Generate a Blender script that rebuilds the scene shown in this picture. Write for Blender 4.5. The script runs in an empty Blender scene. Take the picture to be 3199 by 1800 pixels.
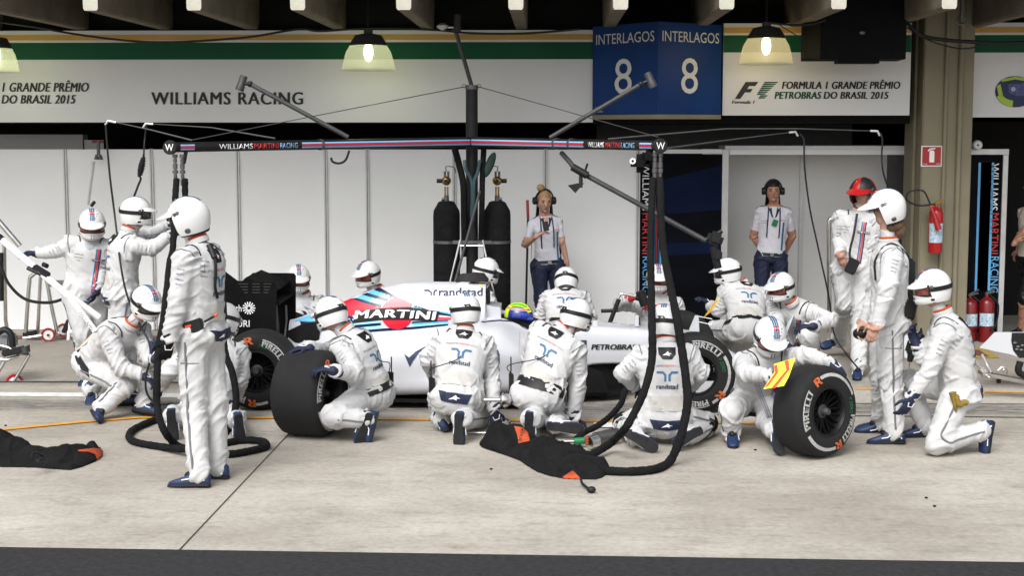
import bpy, bmesh, math, random
import numpy as np
from mathutils import Vector, Matrix, noise
from mathutils.bvhtree import BVHTree
from mathutils.geometry import tessellate_polygon
R = math.radians
random.seed(7)
SC = bpy.context.scene
COL = SC.collection
# ------------------------------------------------------------------ camera
F = 4700.0
CAM = Vector((0, 0, 2.35))
YAW, PIT = R(1.454), R(6.07)
fwd = Vector((-math.sin(YAW)*math.cos(PIT), math.cos(YAW)*math.cos(PIT), -math.sin(PIT)))
rgt = Vector((math.cos(YAW), math.sin(YAW), 0))
upv = rgt.cross(fwd)
cd = bpy.data.cameras.new('camera'); cam = bpy.data.objects.new('camera', cd); COL.objects.link(cam)
cd.sensor_width = 36; cd.sensor_fit = 'HORIZONTAL'; cd.lens = 36*F/3199; cd.clip_end = 1000; cd.clip_start = .1
cam.matrix_world = Matrix(((rgt.x, upv.x, -fwd.x, CAM.x), (rgt.y, upv.y, -fwd.y, CAM.y), (rgt.z, upv.z, -fwd.z, CAM.z), (0, 0, 0, 1)))
SC.camera = cam
# ------------------------------------------------------------------ world, sun, exposure
w = bpy.data.worlds.new('World'); SC.world = w; w.use_nodes = True
nt = w.node_tree; bg = nt.nodes['Background']
sk = nt.nodes.new('ShaderNodeTexSky'); sk.sky_type = 'NISHITA'; sk.sun_disc = False
SUN_EL, SUN_AZ = R(47), R(200)
sk.sun_elevation = SUN_EL; sk.sun_rotation = SUN_AZ; sk.air_density = 1.0; sk.dust_density = 3.0; sk.ozone_density = 1.0
hs = nt.nodes.new('ShaderNodeHueSaturation'); hs.inputs['Saturation'].default_value = .25
nt.links.new(sk.outputs[0], hs.inputs['Color']); nt.links.new(hs.outputs[0], bg.inputs[0]); bg.inputs[1].default_value = .11
sd = bpy.data.lights.new('sun', 'SUN'); so = bpy.data.objects.new('sun', sd); COL.objects.link(so)
sd.energy = 1.5; sd.angle = R(35); sd.color = (1, .985, .965)
sv = Vector((math.sin(SUN_AZ)*math.cos(SUN_EL), math.cos(SUN_AZ)*math.cos(SUN_EL), math.sin(SUN_EL)))
so.rotation_euler = (-sv).to_track_quat('-Z', 'Y').to_euler(); so.location = (0, -20, 30)
SC.view_settings.view_transform = 'Standard'; SC.view_settings.look = 'None'; SC.view_settings.gamma = 1
SC.view_settings.exposure = 0.99
# ------------------------------------------------------------------ pixel helpers (photo pixels -> world points)
def ray(px, py):
    return rgt*((px-1600)/F) + upv*((900-py)/F) + fwd
def P(px, py, Y):
    r = ray(px, py); return CAM + r*(Y/r.y)
def PZ(px, py, z=0.0):
    r = ray(px, py); return CAM + r*((z-CAM.z)/r.z)
def px_of(p):
    d = p-CAM; k = d.dot(fwd); return (1600+F*d.dot(rgt)/k, 900-F*d.dot(upv)/k)
# ------------------------------------------------------------------ materials
def mat(name, col, rough=.6, metal=0., nz=(8., .08), bump=None, coat=0., emit=None, estr=0., alpha=None, trans=0., spec=.5, stretch=None, dist=0.):
    m = bpy.data.materials.new(name); m.use_nodes = True; n = m.node_tree; b = n.nodes['Principled BSDF']
    b.inputs['Roughness'].default_value = rough; b.inputs['Metallic'].default_value = metal
    b.inputs['Coat Weight'].default_value = coat; b.inputs['Specular IOR Level'].default_value = spec
    tc = n.nodes.new('ShaderNodeTexCoord'); mp = n.nodes.new('ShaderNodeMapping'); n.links.new(tc.outputs['Object'], mp.inputs[0])
    if stretch: mp.inputs['Scale'].default_value = stretch
    if nz:
        t = n.nodes.new('ShaderNodeTexNoise'); t.inputs['Scale'].default_value = nz[0]; t.inputs['Detail'].default_value = 5
        n.links.new(mp.outputs[0], t.inputs['Vector'])
        cr = n.nodes.new('ShaderNodeValToRGB'); lo, hi = 1-nz[1], 1+nz[1]*.6
        cr.color_ramp.elements[0].position = .3; cr.color_ramp.elements[1].position = .7
        cr.color_ramp.elements[0].color = (*[c*lo for c in col], 1); cr.color_ramp.elements[1].color = (*[min(1, c*hi) for c in col], 1)
        n.links.new(t.outputs['Fac'], cr.inputs[0]); n.links.new(cr.outputs[0], b.inputs['Base Color'])
    else:
        b.inputs['Base Color'].default_value = (*col, 1)
    if bump:
        t2 = n.nodes.new('ShaderNodeTexNoise'); t2.inputs['Scale'].default_value = bump[0]; t2.inputs['Detail'].default_value = 4 if not dist else 2.5; t2.inputs['Distortion'].default_value = dist
        n.links.new(mp.outputs[0], t2.inputs['Vector'])
        bp = n.nodes.new('ShaderNodeBump'); bp.inputs['Strength'].default_value = bump[1]; bp.inputs['Distance'].default_value = bump[2] if len(bump) > 2 else .01
        n.links.new(t2.outputs['Fac'], bp.inputs['Height']); n.links.new(bp.outputs[0], b.inputs['Normal'])
    if emit: b.inputs['Emission Color'].default_value = (*emit, 1); b.inputs['Emission Strength'].default_value = estr
    if alpha is not None: b.inputs['Alpha'].default_value = alpha
    if trans: b.inputs['Transmission Weight'].default_value = trans
    return m
M = {}
M['suit'] = mat('suit_fabric', (.50, .50, .50), .9, nz=(5, .10), bump=(8, .34, .035), dist=1.1, spec=.2)
def ridged(m, sc, st, di):
    n = m.node_tree; t = [q for q in n.nodes if q.type == 'TEX_NOISE' and q.outputs['Fac'].links and q.outputs['Fac'].links[0].to_node.type == 'BUMP'][0]; b = t.outputs['Fac'].links[0].to_node
    t.noise_type = 'RIDGED_MULTIFRACTAL'; t.inputs['Scale'].default_value = sc; t.inputs['Detail'].default_value = 2; t.inputs['Roughness'].default_value = .45; t.inputs['Distortion'].default_value = .6
    b.inputs['Strength'].default_value = st; b.inputs['Distance'].default_value = di
ridged(M['suit'], 4.2, .42, .022)
M['suit_pad'] = mat('suit_pad', (.45, .44, .41), .85, nz=(20, .05), bump=(120, .3, .004))
M['helmet'] = mat('helmet_white', (.64, .64, .635), .28, nz=(5, .03), coat=.3)
M['visor'] = mat('visor_dark', (.018, .010, .010), .08, nz=(6, .5), coat=1)
M['visor_red'] = mat('visor_red', (.16, .035, .025), .12, nz=(9, .7), coat=1)
M['black'] = mat('black_plastic', (.010, .010, .011), .5, nz=(12, .3), spec=.3)
M['blackm'] = mat('black_fabric', (.0065, .0065, .007), .92, nz=(10, .35), bump=(16, .7, .02), dist=1.2, spec=.2)
M['navy'] = mat('navy_fabric', (.006, .011, .040), .7, nz=(18, .3), bump=(60, .4, .004))
M['blue'] = mat('shoe_blue', (.008, .024, .078), .55, nz=(18, .25))
M['sole'] = mat('sole_grey', (.022, .022, .024), .8, nz=(20, .3), spec=.2)
M['white'] = mat('white_paint', (.82, .82, .82), .5, nz=(6, .03))
M['whiteg'] = mat('white_gloss', (.52, .53, .56), .2, nz=(3, .03), coat=.5)
M['skin'] = mat('skin', (.45, .25, .18), .5, nz=(14, .12))
M['skin2'] = mat('skin_tan', (.40, .20, .13), .5, nz=(14, .12))
M['swoosh'] = mat('banner_blue', (.003, .009, .034), .6, nz=(2, .4), spec=.08)
M['hair'] = mat('hair_blonde', (.34, .21, .09), .6, nz=(60, .4), bump=(80, .8, .004))
M['hairb'] = mat('hair_brown', (.10, .05, .025), .6, nz=(60, .4), bump=(80, .8, .004))
M['hairk'] = mat('hair_black', (.012, .009, .008), .6, nz=(60, .3))
M['red'] = mat('red_paint', (.36, .008, .010), .35, nz=(6, .1), coat=.2)
M['redf'] = mat('red_fabric', (.42, .018, .018), .8, nz=(14, .25), bump=(60, .4, .004))
M['redtxt'] = mat('red_print', (.55, .03, .03), .6, nz=None)
M['red_shaded'] = mat('red_shaded', (.17, .005, .007), .35, nz=(6, .1), coat=.2)  # darker copy of the red paint, shade under the roof put into its colour
M['orange'] = mat('orange_print', (.50, .11, .025), .65, nz=(30, .25))
M['oranger'] = mat('orange_fabric', (.42, .06, .012), .85, nz=(12, .25))
M['chrome'] = mat('steel', (.62, .61, .59), .22, 1., nz=(9, .15))
M['grey'] = mat('grey_metal', (.13, .13, .13), .4, .7, nz=(9, .2))
M['dgrey'] = mat('dark_grey', (.035, .035, .036), .55, nz=(9, .25))
M['carbon'] = mat('carbon', (.007, .007, .0075), .5, nz=(9, .3), spec=.25)
M['brass'] = mat('brass', (.40, .24, .06), .35, 1., nz=(14, .3))
M['wing'] = mat('wing_black', (.005, .005, .0055), .7, nz=(9, .3), spec=.08)
M['rubber'] = mat('tyre_rubber', (.012, .012, .0125), .8, nz=(5, .3), bump=(90, .25, .003), spec=.3)
M['sidew'] = mat('tyre_sidewall', (.010, .010, .0105), .6, nz=(12, .3))
M['txt_n'] = mat('navy_print', (.012, .022, .075), .6, nz=None)
M['txt_b'] = mat('blue_print', (.03, .12, .24), .6, nz=None)
M['txt_k'] = mat('black_print', (.008, .008, .008), .6, nz=None)
M['txt_w'] = mat('white_print', (.80, .80, .80), .6, nz=None)
M['seam'] = mat('seam_grey', (.13, .13, .14), .7, nz=None)
M['txt_g'] = mat('grey_print', (.35, .37, .40), .6, nz=None)
M['green'] = mat('green_print', (.004, .075, .032), .6, nz=(3, .1), spec=.2)
M['greenp'] = mat('green_enamel', (.01, .16, .06), .4, nz=(9, .2))
M['yellow'] = mat('yellow_band', (.50, .285, .045), .5, nz=(3, .08))
M['ylw'] = mat('fluo_yellow', (.95, .85, .02), .5, nz=(8, .04))
M['orf'] = mat('fluo_orange', (.70, .045, .01), .5, nz=(8, .04))
M['cyan'] = mat('cyan_print', (.30, .72, .86), .35, nz=None, coat=.4)
M['sky'] = mat('skyblue_print', (.10, .40, .72), .35, nz=None, coat=.4)
M['crd'] = mat('car_red', (.55, .012, .03), .3, nz=None, coat=.4)
M['cnv'] = mat('car_navy', (.006, .010, .045), .3, nz=None, coat=.4)
M['signb'] = mat('sign_blue', (.003, .035, .16), .5, nz=(2, .2), spec=.2)
M['board'] = mat('fascia_white', (.63, .63, .635), .5, nz=(1.2, .05))
M['panel'] = mat('panel_white', (.82, .83, .83), .6, nz=(1.3, .04)); M['panel_shaded'] = mat('panel_shaded', (.74, .74, .735), .6, nz=(1.3, .05))  # second one is the white panel with the cubicle's shade in its colour
M['alu'] = mat('aluminium', (.55, .55, .55), .4, .4, nz=(10, .1))
M['dark'] = mat('dark_interior', (.004, .004, .004), .95, nz=(2, .3))
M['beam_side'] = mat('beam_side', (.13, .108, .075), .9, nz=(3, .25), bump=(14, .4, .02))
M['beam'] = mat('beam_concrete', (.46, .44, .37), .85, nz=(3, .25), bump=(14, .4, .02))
M['pillar'] = mat('pillar_paint', (.205, .18, .118), .6, nz=(2, .14), bump=(9, .2, .01))
M['banner'] = mat('banner_dark', (.0018, .0026, .006), .6, nz=(1.1, .9), stretch=(1, 1, 3), spec=.08)
M['shirt'] = mat('shirt_white', (.60, .60, .66), .8, nz=(9, .05), bump=(20, .6, .01))
M['cream'] = mat('tee_cream', (.55, .50, .42), .8, nz=(9, .05), bump=(20, .6, .01))
# ------------------------------------------------------------------ mesh accumulator
def frame(d, up=Vector((0, 0, 1))):
    d = d.normalized(); x = up.cross(d)
    if x.length < 1e-4: x = Vector((1, 0, 0)).cross(d)
    x.normalize(); return x, d.cross(x), d
class MB:
    def __init__(s): s.v = []; s.f = []; s.m = []; s.cur = 0
    def add(s, vs, fs):
        o = len(s.v); s.v += [Vector(v) for v in vs]; s.f += [tuple(i+o for i in f) for f in fs]; s.m += [s.cur]*len(fs); return s
    def box(s, c, sz, rot=None, bev=0.):
        bm = bmesh.new(); bmesh.ops.create_cube(bm, size=1)
        for v in bm.verts: v.co = Vector((v.co.x*sz[0], v.co.y*sz[1], v.co.z*sz[2]))
        if bev: bmesh.ops.bevel(bm, geom=bm.edges[:], offset=bev, segments=2, affect='EDGES')
        rm = rot if rot is not None else Matrix.Identity(3)
        bm.verts.index_update()
        s.add([Vector(c)+rm @ v.co for v in bm.verts], [[v.index for v in f.verts] for f in bm.faces]); bm.free(); return s
    def tube(s, pts, r, n=10, cap=True, flat=None):
        pts = [Vector(p) for p in pts]; k = len(pts); rr = r if isinstance(r, (list, tuple)) else [r]*k
        vs = []; fs = []; x = None
        for i in range(k):
            d = (pts[min(i+1, k-1)]-pts[max(i-1, 0)])
            if d.length < 1e-9: d = Vector((0, 0, 1))
            d.normalize()
            if x is None: x = frame(d)[0]
            x = x-d*x.dot(d)
            if x.length < 1e-5: x = frame(d)[0]
            x.normalize(); y = d.cross(x)
            for j in range(n):
                a = 2*math.pi*j/n; vs.append(pts[i]+(x*math.cos(a)+y*math.sin(a)*(flat or 1))*rr[i])
        for i in range(k-1):
            for j in range(n): fs.append((i*n+j, i*n+(j+1) % n, (i+1)*n+(j+1) % n, (i+1)*n+j))
        if cap: fs += [tuple(range(n-1, -1, -1)), tuple((k-1)*n+j for j in range(n))]
        return s.add(vs, fs)
    def cap(s, a, b, r0, r1, n=12, h=3):
        a, b = Vector(a), Vector(b); d = b-a
        if d.length < 1e-6: d = Vector((0, 0, 1e-4)); b = a+d
        dn = d.normalized(); P_ = []; Rr = []
        for i in range(h): t = math.pi/2*(i+.35)/h; P_.append(a-dn*r0*math.cos(t)); Rr.append(r0*math.sin(t))
        P_ += [a, b]; Rr += [r0, r1]
        for i in range(h-1, -1, -1): t = math.pi/2*(i+.35)/h; P_.append(b+dn*r1*math.cos(t)); Rr.append(r1*math.sin(t))
        return s.tube(P_, Rr, n)
    def ell(s, c, rad, rot=None, nu=16, nv=10):
        c = Vector(c); rm = rot if rot is not None else Matrix.Identity(3); vs = []; fs = []
        for i in range(1, nv):
            t = math.pi*i/nv
            for j in range(nu):
                a = 2*math.pi*j/nu; vs.append(c+rm @ Vector((rad[0]*math.sin(t)*math.cos(a), rad[1]*math.sin(t)*math.sin(a), rad[2]*math.cos(t))))
        for i in range(nv-2):
            for j in range(nu): fs.append((i*nu+j, (i+1)*nu+j, (i+1)*nu+(j+1) % nu, i*nu+(j+1) % nu))
        t0 = len(vs); vs += [c+rm @ Vector((0, 0, rad[2])), c+rm @ Vector((0, 0, -rad[2]))]
        for j in range(nu): fs += [(t0, j, (j+1) % nu), (t0+1, (nv-2)*nu+(j+1) % nu, (nv-2)*nu+j)]
        return s.add(vs, fs)
    def lathe(s, prof, o, axis, n=32, up=Vector((0, 0, 1))):
        x, y, d = frame(Vector(axis), up); o = Vector(o); vs = []; fs = []
        for (r, h) in prof:
            for j in range(n):
                a = 2*math.pi*j/n; vs.append(o+d*h+(x*math.cos(a)+y*math.sin(a))*r)
        for i in range(len(prof)-1):
            for j in range(n): fs.append((i*n+j, i*n+(j+1) % n, (i+1)*n+(j+1) % n, (i+1)*n+j))
        return s.add(vs, fs)
    def disc(s, o, axis, r, n=24, r0=0.):
        x, y, d = frame(Vector(axis)); o = Vector(o)
        c = [o+(x*math.cos(2*math.pi*j/n)+y*math.sin(2*math.pi*j/n))*r for j in range(n)]
        if not r0: return s.add(c, [tuple(range(n))])
        c2 = [o+(x*math.cos(2*math.pi*j/n)+y*math.sin(2*math.pi*j/n))*r0 for j in range(n)]
        return s.add(c+c2, [(j, (j+1) % n, n+(j+1) % n, n+j) for j in range(n)])
    def prism(s, poly, dvec):
        poly = [Vector(p) for p in poly]; n = len(poly); d = Vector(dvec)
        return s.add(poly+[p+d for p in poly], [tuple(range(n-1, -1, -1)), tuple(range(n, 2*n))]+[(i, (i+1) % n, n+(i+1) % n, n+i) for i in range(n)])
    def quad(s, a, b, c, d): return s.add([a, b, c, d], [(0, 1, 2, 3)])
    def loft(s, rings, cap=True):
        n = len(rings[0]); vs = [v for r in rings for v in r]; fs = []
        for i in range(len(rings)-1):
            for j in range(n): fs.append((i*n+j, i*n+(j+1) % n, (i+1)*n+(j+1) % n, (i+1)*n+j))
        if cap: fs += [tuple(range(n-1, -1, -1)), tuple((len(rings)-1)*n+j for j in range(n))]
        return s.add(vs, fs)
OFF = {}
def tag(o, label=None, cat=None, group=None, kind=None):
    if label: o['label'] = label
    if cat: o['category'] = cat
    if group: o['group'] = group
    if kind: o['kind'] = kind
    return o
def thing(name, loc, label, cat, group=None):
    o = bpy.data.objects.new(name, None); COL.objects.link(o); o.location = loc; o.empty_display_size = .1
    OFF[o.name] = Vector(loc); return tag(o, label, cat, group)
def build(name, mb, m, parent=None, smooth=40, label=None):
    me = bpy.data.meshes.new(name); off = OFF[parent.name] if parent else Vector((0, 0, 0))
    if parent is None and mb.v:
        c = sum((v for v in mb.v), Vector())/len(mb.v); off = Vector((c.x, c.y, min(v.z for v in mb.v)))
    me.from_pydata([v-off for v in mb.v], [], mb.f)
    ms = m if isinstance(m, (list, tuple)) else [m]
    for q in ms: me.materials.append(M[q] if isinstance(q, str) else q)
    if len(ms) > 1: me.polygons.foreach_set('material_index', mb.m)
    me.update()
    if smooth:
        me.polygons.foreach_set('use_smooth', [True]*len(me.polygons))
        try: me.set_sharp_from_angle(angle=R(smooth))
        except Exception: pass
    o = bpy.data.objects.new(name, me); COL.objects.link(o)
    if parent: o.parent = parent; OFF[o.name] = OFF[parent.name]
    else: o.location = off; OFF[o.name] = off
    if label: o['label'] = label
    return o
def crom(pts, k=6):
    pts = [Vector(p) for p in pts]; q = [pts[0]*2-pts[1]]+pts+[pts[-1]*2-pts[-2]]; out = []
    for i in range(1, len(q)-2):
        a, b, c, d = q[i-1:i+3]
        for j in range(k):
            t = j/k; out.append(.5*((2*b)+(c-a)*t+(2*a-5*b+4*c-d)*t*t+(3*b-a-3*c+d)*t**3))
    out.append(pts[-1]); return out
# ------------------------------------------------------------------ writing
_tc = {}
def text2d(s, shear=0., bold=0., sx=1., space=1.):
    key = (s, shear, bold, space)
    if key not in _tc:
        cu = bpy.data.curves.new('t', 'FONT'); cu.body = s; cu.size = 1; cu.shear = shear; cu.offset = bold; cu.space_character = space; cu.resolution_u = 3; cu.fill_mode = 'FRONT'
        ob = bpy.data.objects.new('t', cu); COL.objects.link(ob); bpy.context.view_layer.update()
        me = ob.evaluated_get(bpy.context.evaluated_depsgraph_get()).to_mesh()
        v = [(p.co.x, p.co.y) for p in me.vertices]; f = [tuple(p.vertices) for p in me.polygons]
        ob.evaluated_get(bpy.context.evaluated_depsgraph_get()).to_mesh_clear()
        bpy.data.objects.remove(ob); bpy.data.curves.remove(cu); _tc[key] = (v, f)
    v, f = _tc[key]; x0 = min(p[0] for p in v); x1 = max(p[0] for p in v)
    y0 = min(p[1] for p in v); y1 = max(p[1] for p in v)
    return [((p[0]-x0)/(x1-x0), (p[1]-y0)/(y1-y0)) for p in v], f, (x1-x0)/(y1-y0)
def put_text(mb, s, fn, **k):
    v, f, asp = text2d(s, **k); return mb.add([fn(a, b) for a, b in v], f)
def rect_fn(o, ux, uy):
    o, ux, uy = Vector(o), Vector(ux), Vector(uy); return lambda a, b: o+ux*a+uy*b
def px_rect(x0, y0, x1, y1, Y, dy=0.):
    """text rectangle on the plane at depth Y: left-top to right-bottom in photo pixels"""
    a, b, c = P(x0, y1, Y), P(x1, y1, Y), P(x0, y0, Y); return rect_fn(a, b-a, c-a)
# ================================================================== ground
def ground_mat():
    m = bpy.data.materials.new('pit_concrete'); m.use_nodes = True; n = m.node_tree; b = n.nodes['Principled BSDF']; L = n.links.new
    tc = n.nodes.new('ShaderNodeTexCoord')
    def noi(scale, det, st=(1, 1, 1), rough=.6):
        mp = n.nodes.new('ShaderNodeMapping'); mp.inputs['Scale'].default_value = st; L(tc.outputs['Object'], mp.inputs[0])
        t = n.nodes.new('ShaderNodeTexNoise'); t.inputs['Scale'].default_value = scale; t.inputs['Detail'].default_value = det; t.inputs['Roughness'].default_value = rough
        L(mp.outputs[0], t.inputs['Vector']); return t.outputs['Fac']
    def ramp(f, p0, c0, p1, c1):
        r = n.nodes.new('ShaderNodeValToRGB'); r.color_ramp.elements[0].position = p0; r.color_ramp.elements[1].position = p1
        r.color_ramp.elements[0].color = (*c0, 1); r.color_ramp.elements[1].color = (*c1, 1); L(f, r.inputs[0]); return r.outputs[0]
    def mul(a, c, fac=1., mode='MULTIPLY'):
        x = n.nodes.new('ShaderNodeMix'); x.data_type = 'RGBA'; x.blend_type = mode; x.inputs[0].default_value = fac
        L(a, x.inputs[6]); L(c, x.inputs[7]); return x.outputs[2]
    base = ramp(noi(.7, 6), .3, (.385, .355, .305), .7, (.475, .445, .395))
    c = mul(base, ramp(noi(1.0, 5, (1.2, 2.6, 1)), .35, (.87, .86, .85), .62, (1.03, 1.025, 1.02)))
    c = mul(c, ramp(noi(2.6, 6, (1.2, 3.0, 1), .75), .36, (.66, .65, .64), .47, (1, 1, 1)), .6)
    c = mul(c, ramp(noi(.42, 4), .40, (.80, .785, .77), .6, (1.03, 1.03, 1.03))); c = mul(c, ramp(noi(1.7, 3, (1, 1.6, 1)), .62, (1, 1, 1), .74, (.78, .76, .74)))
    c = mul(c, ramp(noi(22, 4), .25, (.80, .80, .80), .6, (1.05, 1.05, 1.05)))
    # band of worn tyre rubber where cars pull in (y about 11.9 to 12.8)
    sp = n.nodes.new('ShaderNodeSeparateXYZ'); L(tc.outputs['Object'], sp.inputs[0])
    def band(y0, wd):
        s1 = n.nodes.new('ShaderNodeMath'); s1.operation = 'SUBTRACT'; L(sp.outputs['Y'], s1.inputs[0]); s1.inputs[1].default_value = y0
        s2 = n.nodes.new('ShaderNodeMath'); s2.operation = 'ABSOLUTE'; L(s1.outputs[0], s2.inputs[0])
        s3 = n.nodes.new('ShaderNodeMapRange'); L(s2.outputs[0], s3.inputs[0]); s3.inputs[1].default_value = wd; s3.inputs[2].default_value = wd*.4; s3.inputs[3].default_value = 0; s3.inputs[4].default_value = 1
        return s3.outputs[0]
    def blend(c, fac_a, fac_b, colr, k):
        t = n.nodes.new('ShaderNodeMath'); t.operation = 'MULTIPLY'; L(fac_a, t.inputs[0]); L(fac_b, t.inputs[1])
        t2 = n.nodes.new('ShaderNodeMath'); t2.operation = 'MULTIPLY'; L(t.outputs[0], t2.inputs[0]); t2.inputs[1].default_value = k
        x = n.nodes.new('ShaderNodeMix'); x.data_type = 'RGBA'; L(t2.outputs[0], x.inputs[0]); L(c, x.inputs[6]); x.inputs[7].default_value = (*colr, 1); return x.outputs[2]
    rb = ramp(noi(5, 5, (.8, 7, 1), .75), .40, (0, 0, 0), .54, (1, 1, 1))
    c = blend(c, band(12.55, .34), rb, (.07, .068, .066), .85)
    c = blend(c, band(13.75, .3), rb, (.09, .085, .08), .5)
    c = blend(c, band(11.55, .25), ramp(noi(4, 4, (.7, 6, 1), .7), .52, (0, 0, 0), .62, (1, 1, 1)), (.12, .115, .11), .5)
    c = blend(c, band(15.6, 1.9), ramp(noi(.5, 2), .0, (.7, .7, .7), 1, (1, 1, 1)), (.225, .20, .17), .75)  # shade under the overhang, painted into the concrete towards the wall
    L(c, b.inputs['Base Color']); b.inputs['Roughness'].default_value = .82
    bp = n.nodes.new('ShaderNodeBump'); bp.inputs['Strength'].default_value = .35; bp.inputs['Distance'].default_value = .01
    L(noi(45, 4), bp.inputs['Height']); L(bp.outputs[0], b.inputs['Normal']); return m
g = MB(); g.add([(-150, -150, 0), (150, -150, 0), (150, 150, 0), (-150, 150, 0)], [(0, 1, 2, 3)])
o = bpy.data.objects.new('ground', bpy.data.meshes.new('ground')); COL.objects.link(o); o.data.from_pydata(g.v, [], g.f); o.data.materials.append(ground_mat()); tag(o, kind='structure')
def sheet(name, pts, z, m, kind='structure'):
    mb = MB(); mb.add([(p[0], p[1], z) for p in pts], [tuple(range(len(pts)))]); o = build(name, mb, m, None, 0); tag(o, kind=kind); return o
def strip(pxs, wd, z, sub=1):
    """a painted line on the ground through photo pixels"""
    q = [PZ(x, y) for x, y in pxs]; mb = MB(); vs = []
    for i, p in enumerate(q):
        d = (q[min(i+1, len(q)-1)]-q[max(i-1, 0)]).normalized(); nn = Vector((-d.y, d.x, 0))*wd/2
        vs += [Vector((p.x+nn.x, p.y+nn.y, z)), Vector((p.x-nn.x, p.y-nn.y, z))]
    mb.add(vs, [(2*i, 2*i+1, 2*i+3, 2*i+2) for i in range(len(q)-1)]); return mb
M['asphalt'] = mat('asphalt', (.016, .016, .0175), .95, nz=(26, .6), bump=(160, .7, .01))
a, b_ = PZ(-1500, 1690), PZ(4700, 1782)
sheet('asphalt_lane', [a, b_, (60, -60, 0), (-60, -60, 0)][::-1], .004, 'asphalt')
M['linew'] = mat('line_white', (.66, .66, .64), .7, nz=(9, .25)); M['liney'] = mat('line_yellow', (.66, .30, .02), .7, nz=(9, .22))
M['joint'] = mat('joint_dark', (.04, .037, .033), .9, nz=(20, .4))
def line(name, pxs, wd, m, z=.004): o = build(name, strip(pxs, wd, z), m, None, 0); tag(o, kind='structure'); return o
line('white_line', [(-400, 1230), (480, 1237), (1100, 1242)], .20, 'linew')
line('yellow_line', [(-300, 1385), (0, 1346), (250, 1322), (440, 1307), (900, 1309), (1700, 1317), (2400, 1326)], .075, 'liney', .008)
line('drain_channel', [(-400, 1193), (280, 1195), (1400, 1201)], .07, 'joint')
line('slab_joint', [(560, 1722), (890, 1371), (960, 1298)], .009, 'joint')
line('slab_joint', [(2240, 1298), (2900, 1303), (3600, 1310)], .03, 'joint')
line('slab_joint', [(2600, 1262), (3700, 1266)], .02, 'joint')
line('yellow_line', [(2850, 1222), (3600, 1236)], .07, 'liney')
line('yellow_line', [(2670, 1216), (2740, 1217)], .08, 'liney')
M['hatch'] = mat('hatch_worn_yellow', (.34, .24, .06), .8, nz=(8, .3)); M['hatchr'] = mat('hatch_worn_red', (.13, .05, .045), .8, nz=(8, .3))
sheet('floor_hatch', [PZ(3030, 1085), PZ(3075, 1085), PZ(3125, 1120), PZ(3050, 1120)], .004, 'hatch')
sheet('floor_hatch', [PZ(3040, 1095), PZ(3058, 1095), PZ(3090, 1116), PZ(3050, 1112)], .008, 'hatchr')
sheet('floor_hatch', [PZ(226, 1110), PZ(250, 1108), PZ(254, 1122), PZ(236, 1120)], .004, 'hatch')
sheet('floor_edge', [PZ(-300, 1061), PZ(2240, 1061), PZ(2240, 1050), PZ(-300, 1050)], .004, mat('kerb_red', (.16, .06, .055), .8, nz=(9, .3)))
# a small printed floor card
mb = MB(); A, B, Cc = PZ(1855, 1340), PZ(1930, 1340), PZ(1855, 1325); mb.quad(A+Vector((0, 0, .012)), B+Vector((0, 0, .012)), B+(Cc-A)+Vector((0, 0, .012)), Cc+Vector((0, 0, .012)))
fc = build('floor_card', mb, 'txt_w', None, 0); tag(fc, 'small white card lying flat on the concrete between the crouching men', 'card')
# rubber crumbs
crumbs = [(2360, 1406), (2894, 1556), (2920, 1582), (1535, 1466), (18, 1330)]
for i, (x, y) in enumerate(crumbs):
    p = PZ(x, y, .006); mb = MB(); mb.ell(p, (.012, .009, .007), None, 6, 4); o = build('rubber_crumb', mb, 'rubber')
    tag(o, ['crumb of black rubber on the concrete in front of the front tyre', 'crumb of black rubber in the open concrete at right, the rear one of a pair', 'crumb of black rubber in the open concrete at right, the nearer of a pair', 'crumb of black rubber beside the long black cover with the orange strap', 'crumb of black rubber beside the yellow line at far left'][i], 'rubber crumb', 'crumbs of rubber on the pit apron')
# ================================================================== garage building
YF, YW = 16.6, 17.3
def slab(name, x0, x1, y0, y1, z0, z1, m, kind='structure', bev=0):
    mb = MB(); mb.box(((x0+x1)/2, (y0+y1)/2, (z0+z1)/2), (x1-x0, y1-y0, z1-z0), None, bev); o = build(name, mb, m, None, 30 if bev else 0); tag(o, kind=kind); return o
XL, XR = -14., 14.
slab('roof_slab', XL, XR, 13.9, 24, 3.98, 4.3, 'dark')
slab('garage_back_wall', XL, XR, 23.5, 23.8, 0.0, 3.975, 'dark')
slab('garage_ceiling', XL, XR, 17.05, 23.45, 2.62, 2.72, 'dark')
slab('end_wall', XL-.3, XL-.003, 14.5, 24, 0, 3.97, 'dark'); slab('end_wall', XR+.003, XR+.3, 14.5, 24, 0, 3.97, 'dark')
slab('lintel', XL, P(2848, 0, 16.8).x, 16.75, 17.0, 2.40, 3.97, 'dark')
slab('lintel', P(3040, 0, 16.8).x, XR, 16.75, 17.0, 2.47, 3.97, 'dark')
# roof beams
fronts = [-30, 284, 607, 931, 1262, 1612, 1939, 2270, 2620, 2965, 3290]
for i, fx in enumerate([-674, -352]+fronts+[3620, 3950]):
    X = P(fx, 60, 13.95).x; zb = P(fx, 40, 13.95).z-.0+0*i
    mb = MB(); w2 = .068
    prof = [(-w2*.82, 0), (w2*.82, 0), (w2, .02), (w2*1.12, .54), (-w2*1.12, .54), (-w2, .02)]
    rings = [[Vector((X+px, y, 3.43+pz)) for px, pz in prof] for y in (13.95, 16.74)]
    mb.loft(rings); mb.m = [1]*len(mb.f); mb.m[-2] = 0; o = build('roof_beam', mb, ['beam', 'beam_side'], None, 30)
    tag(o, kind='structure')
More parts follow.
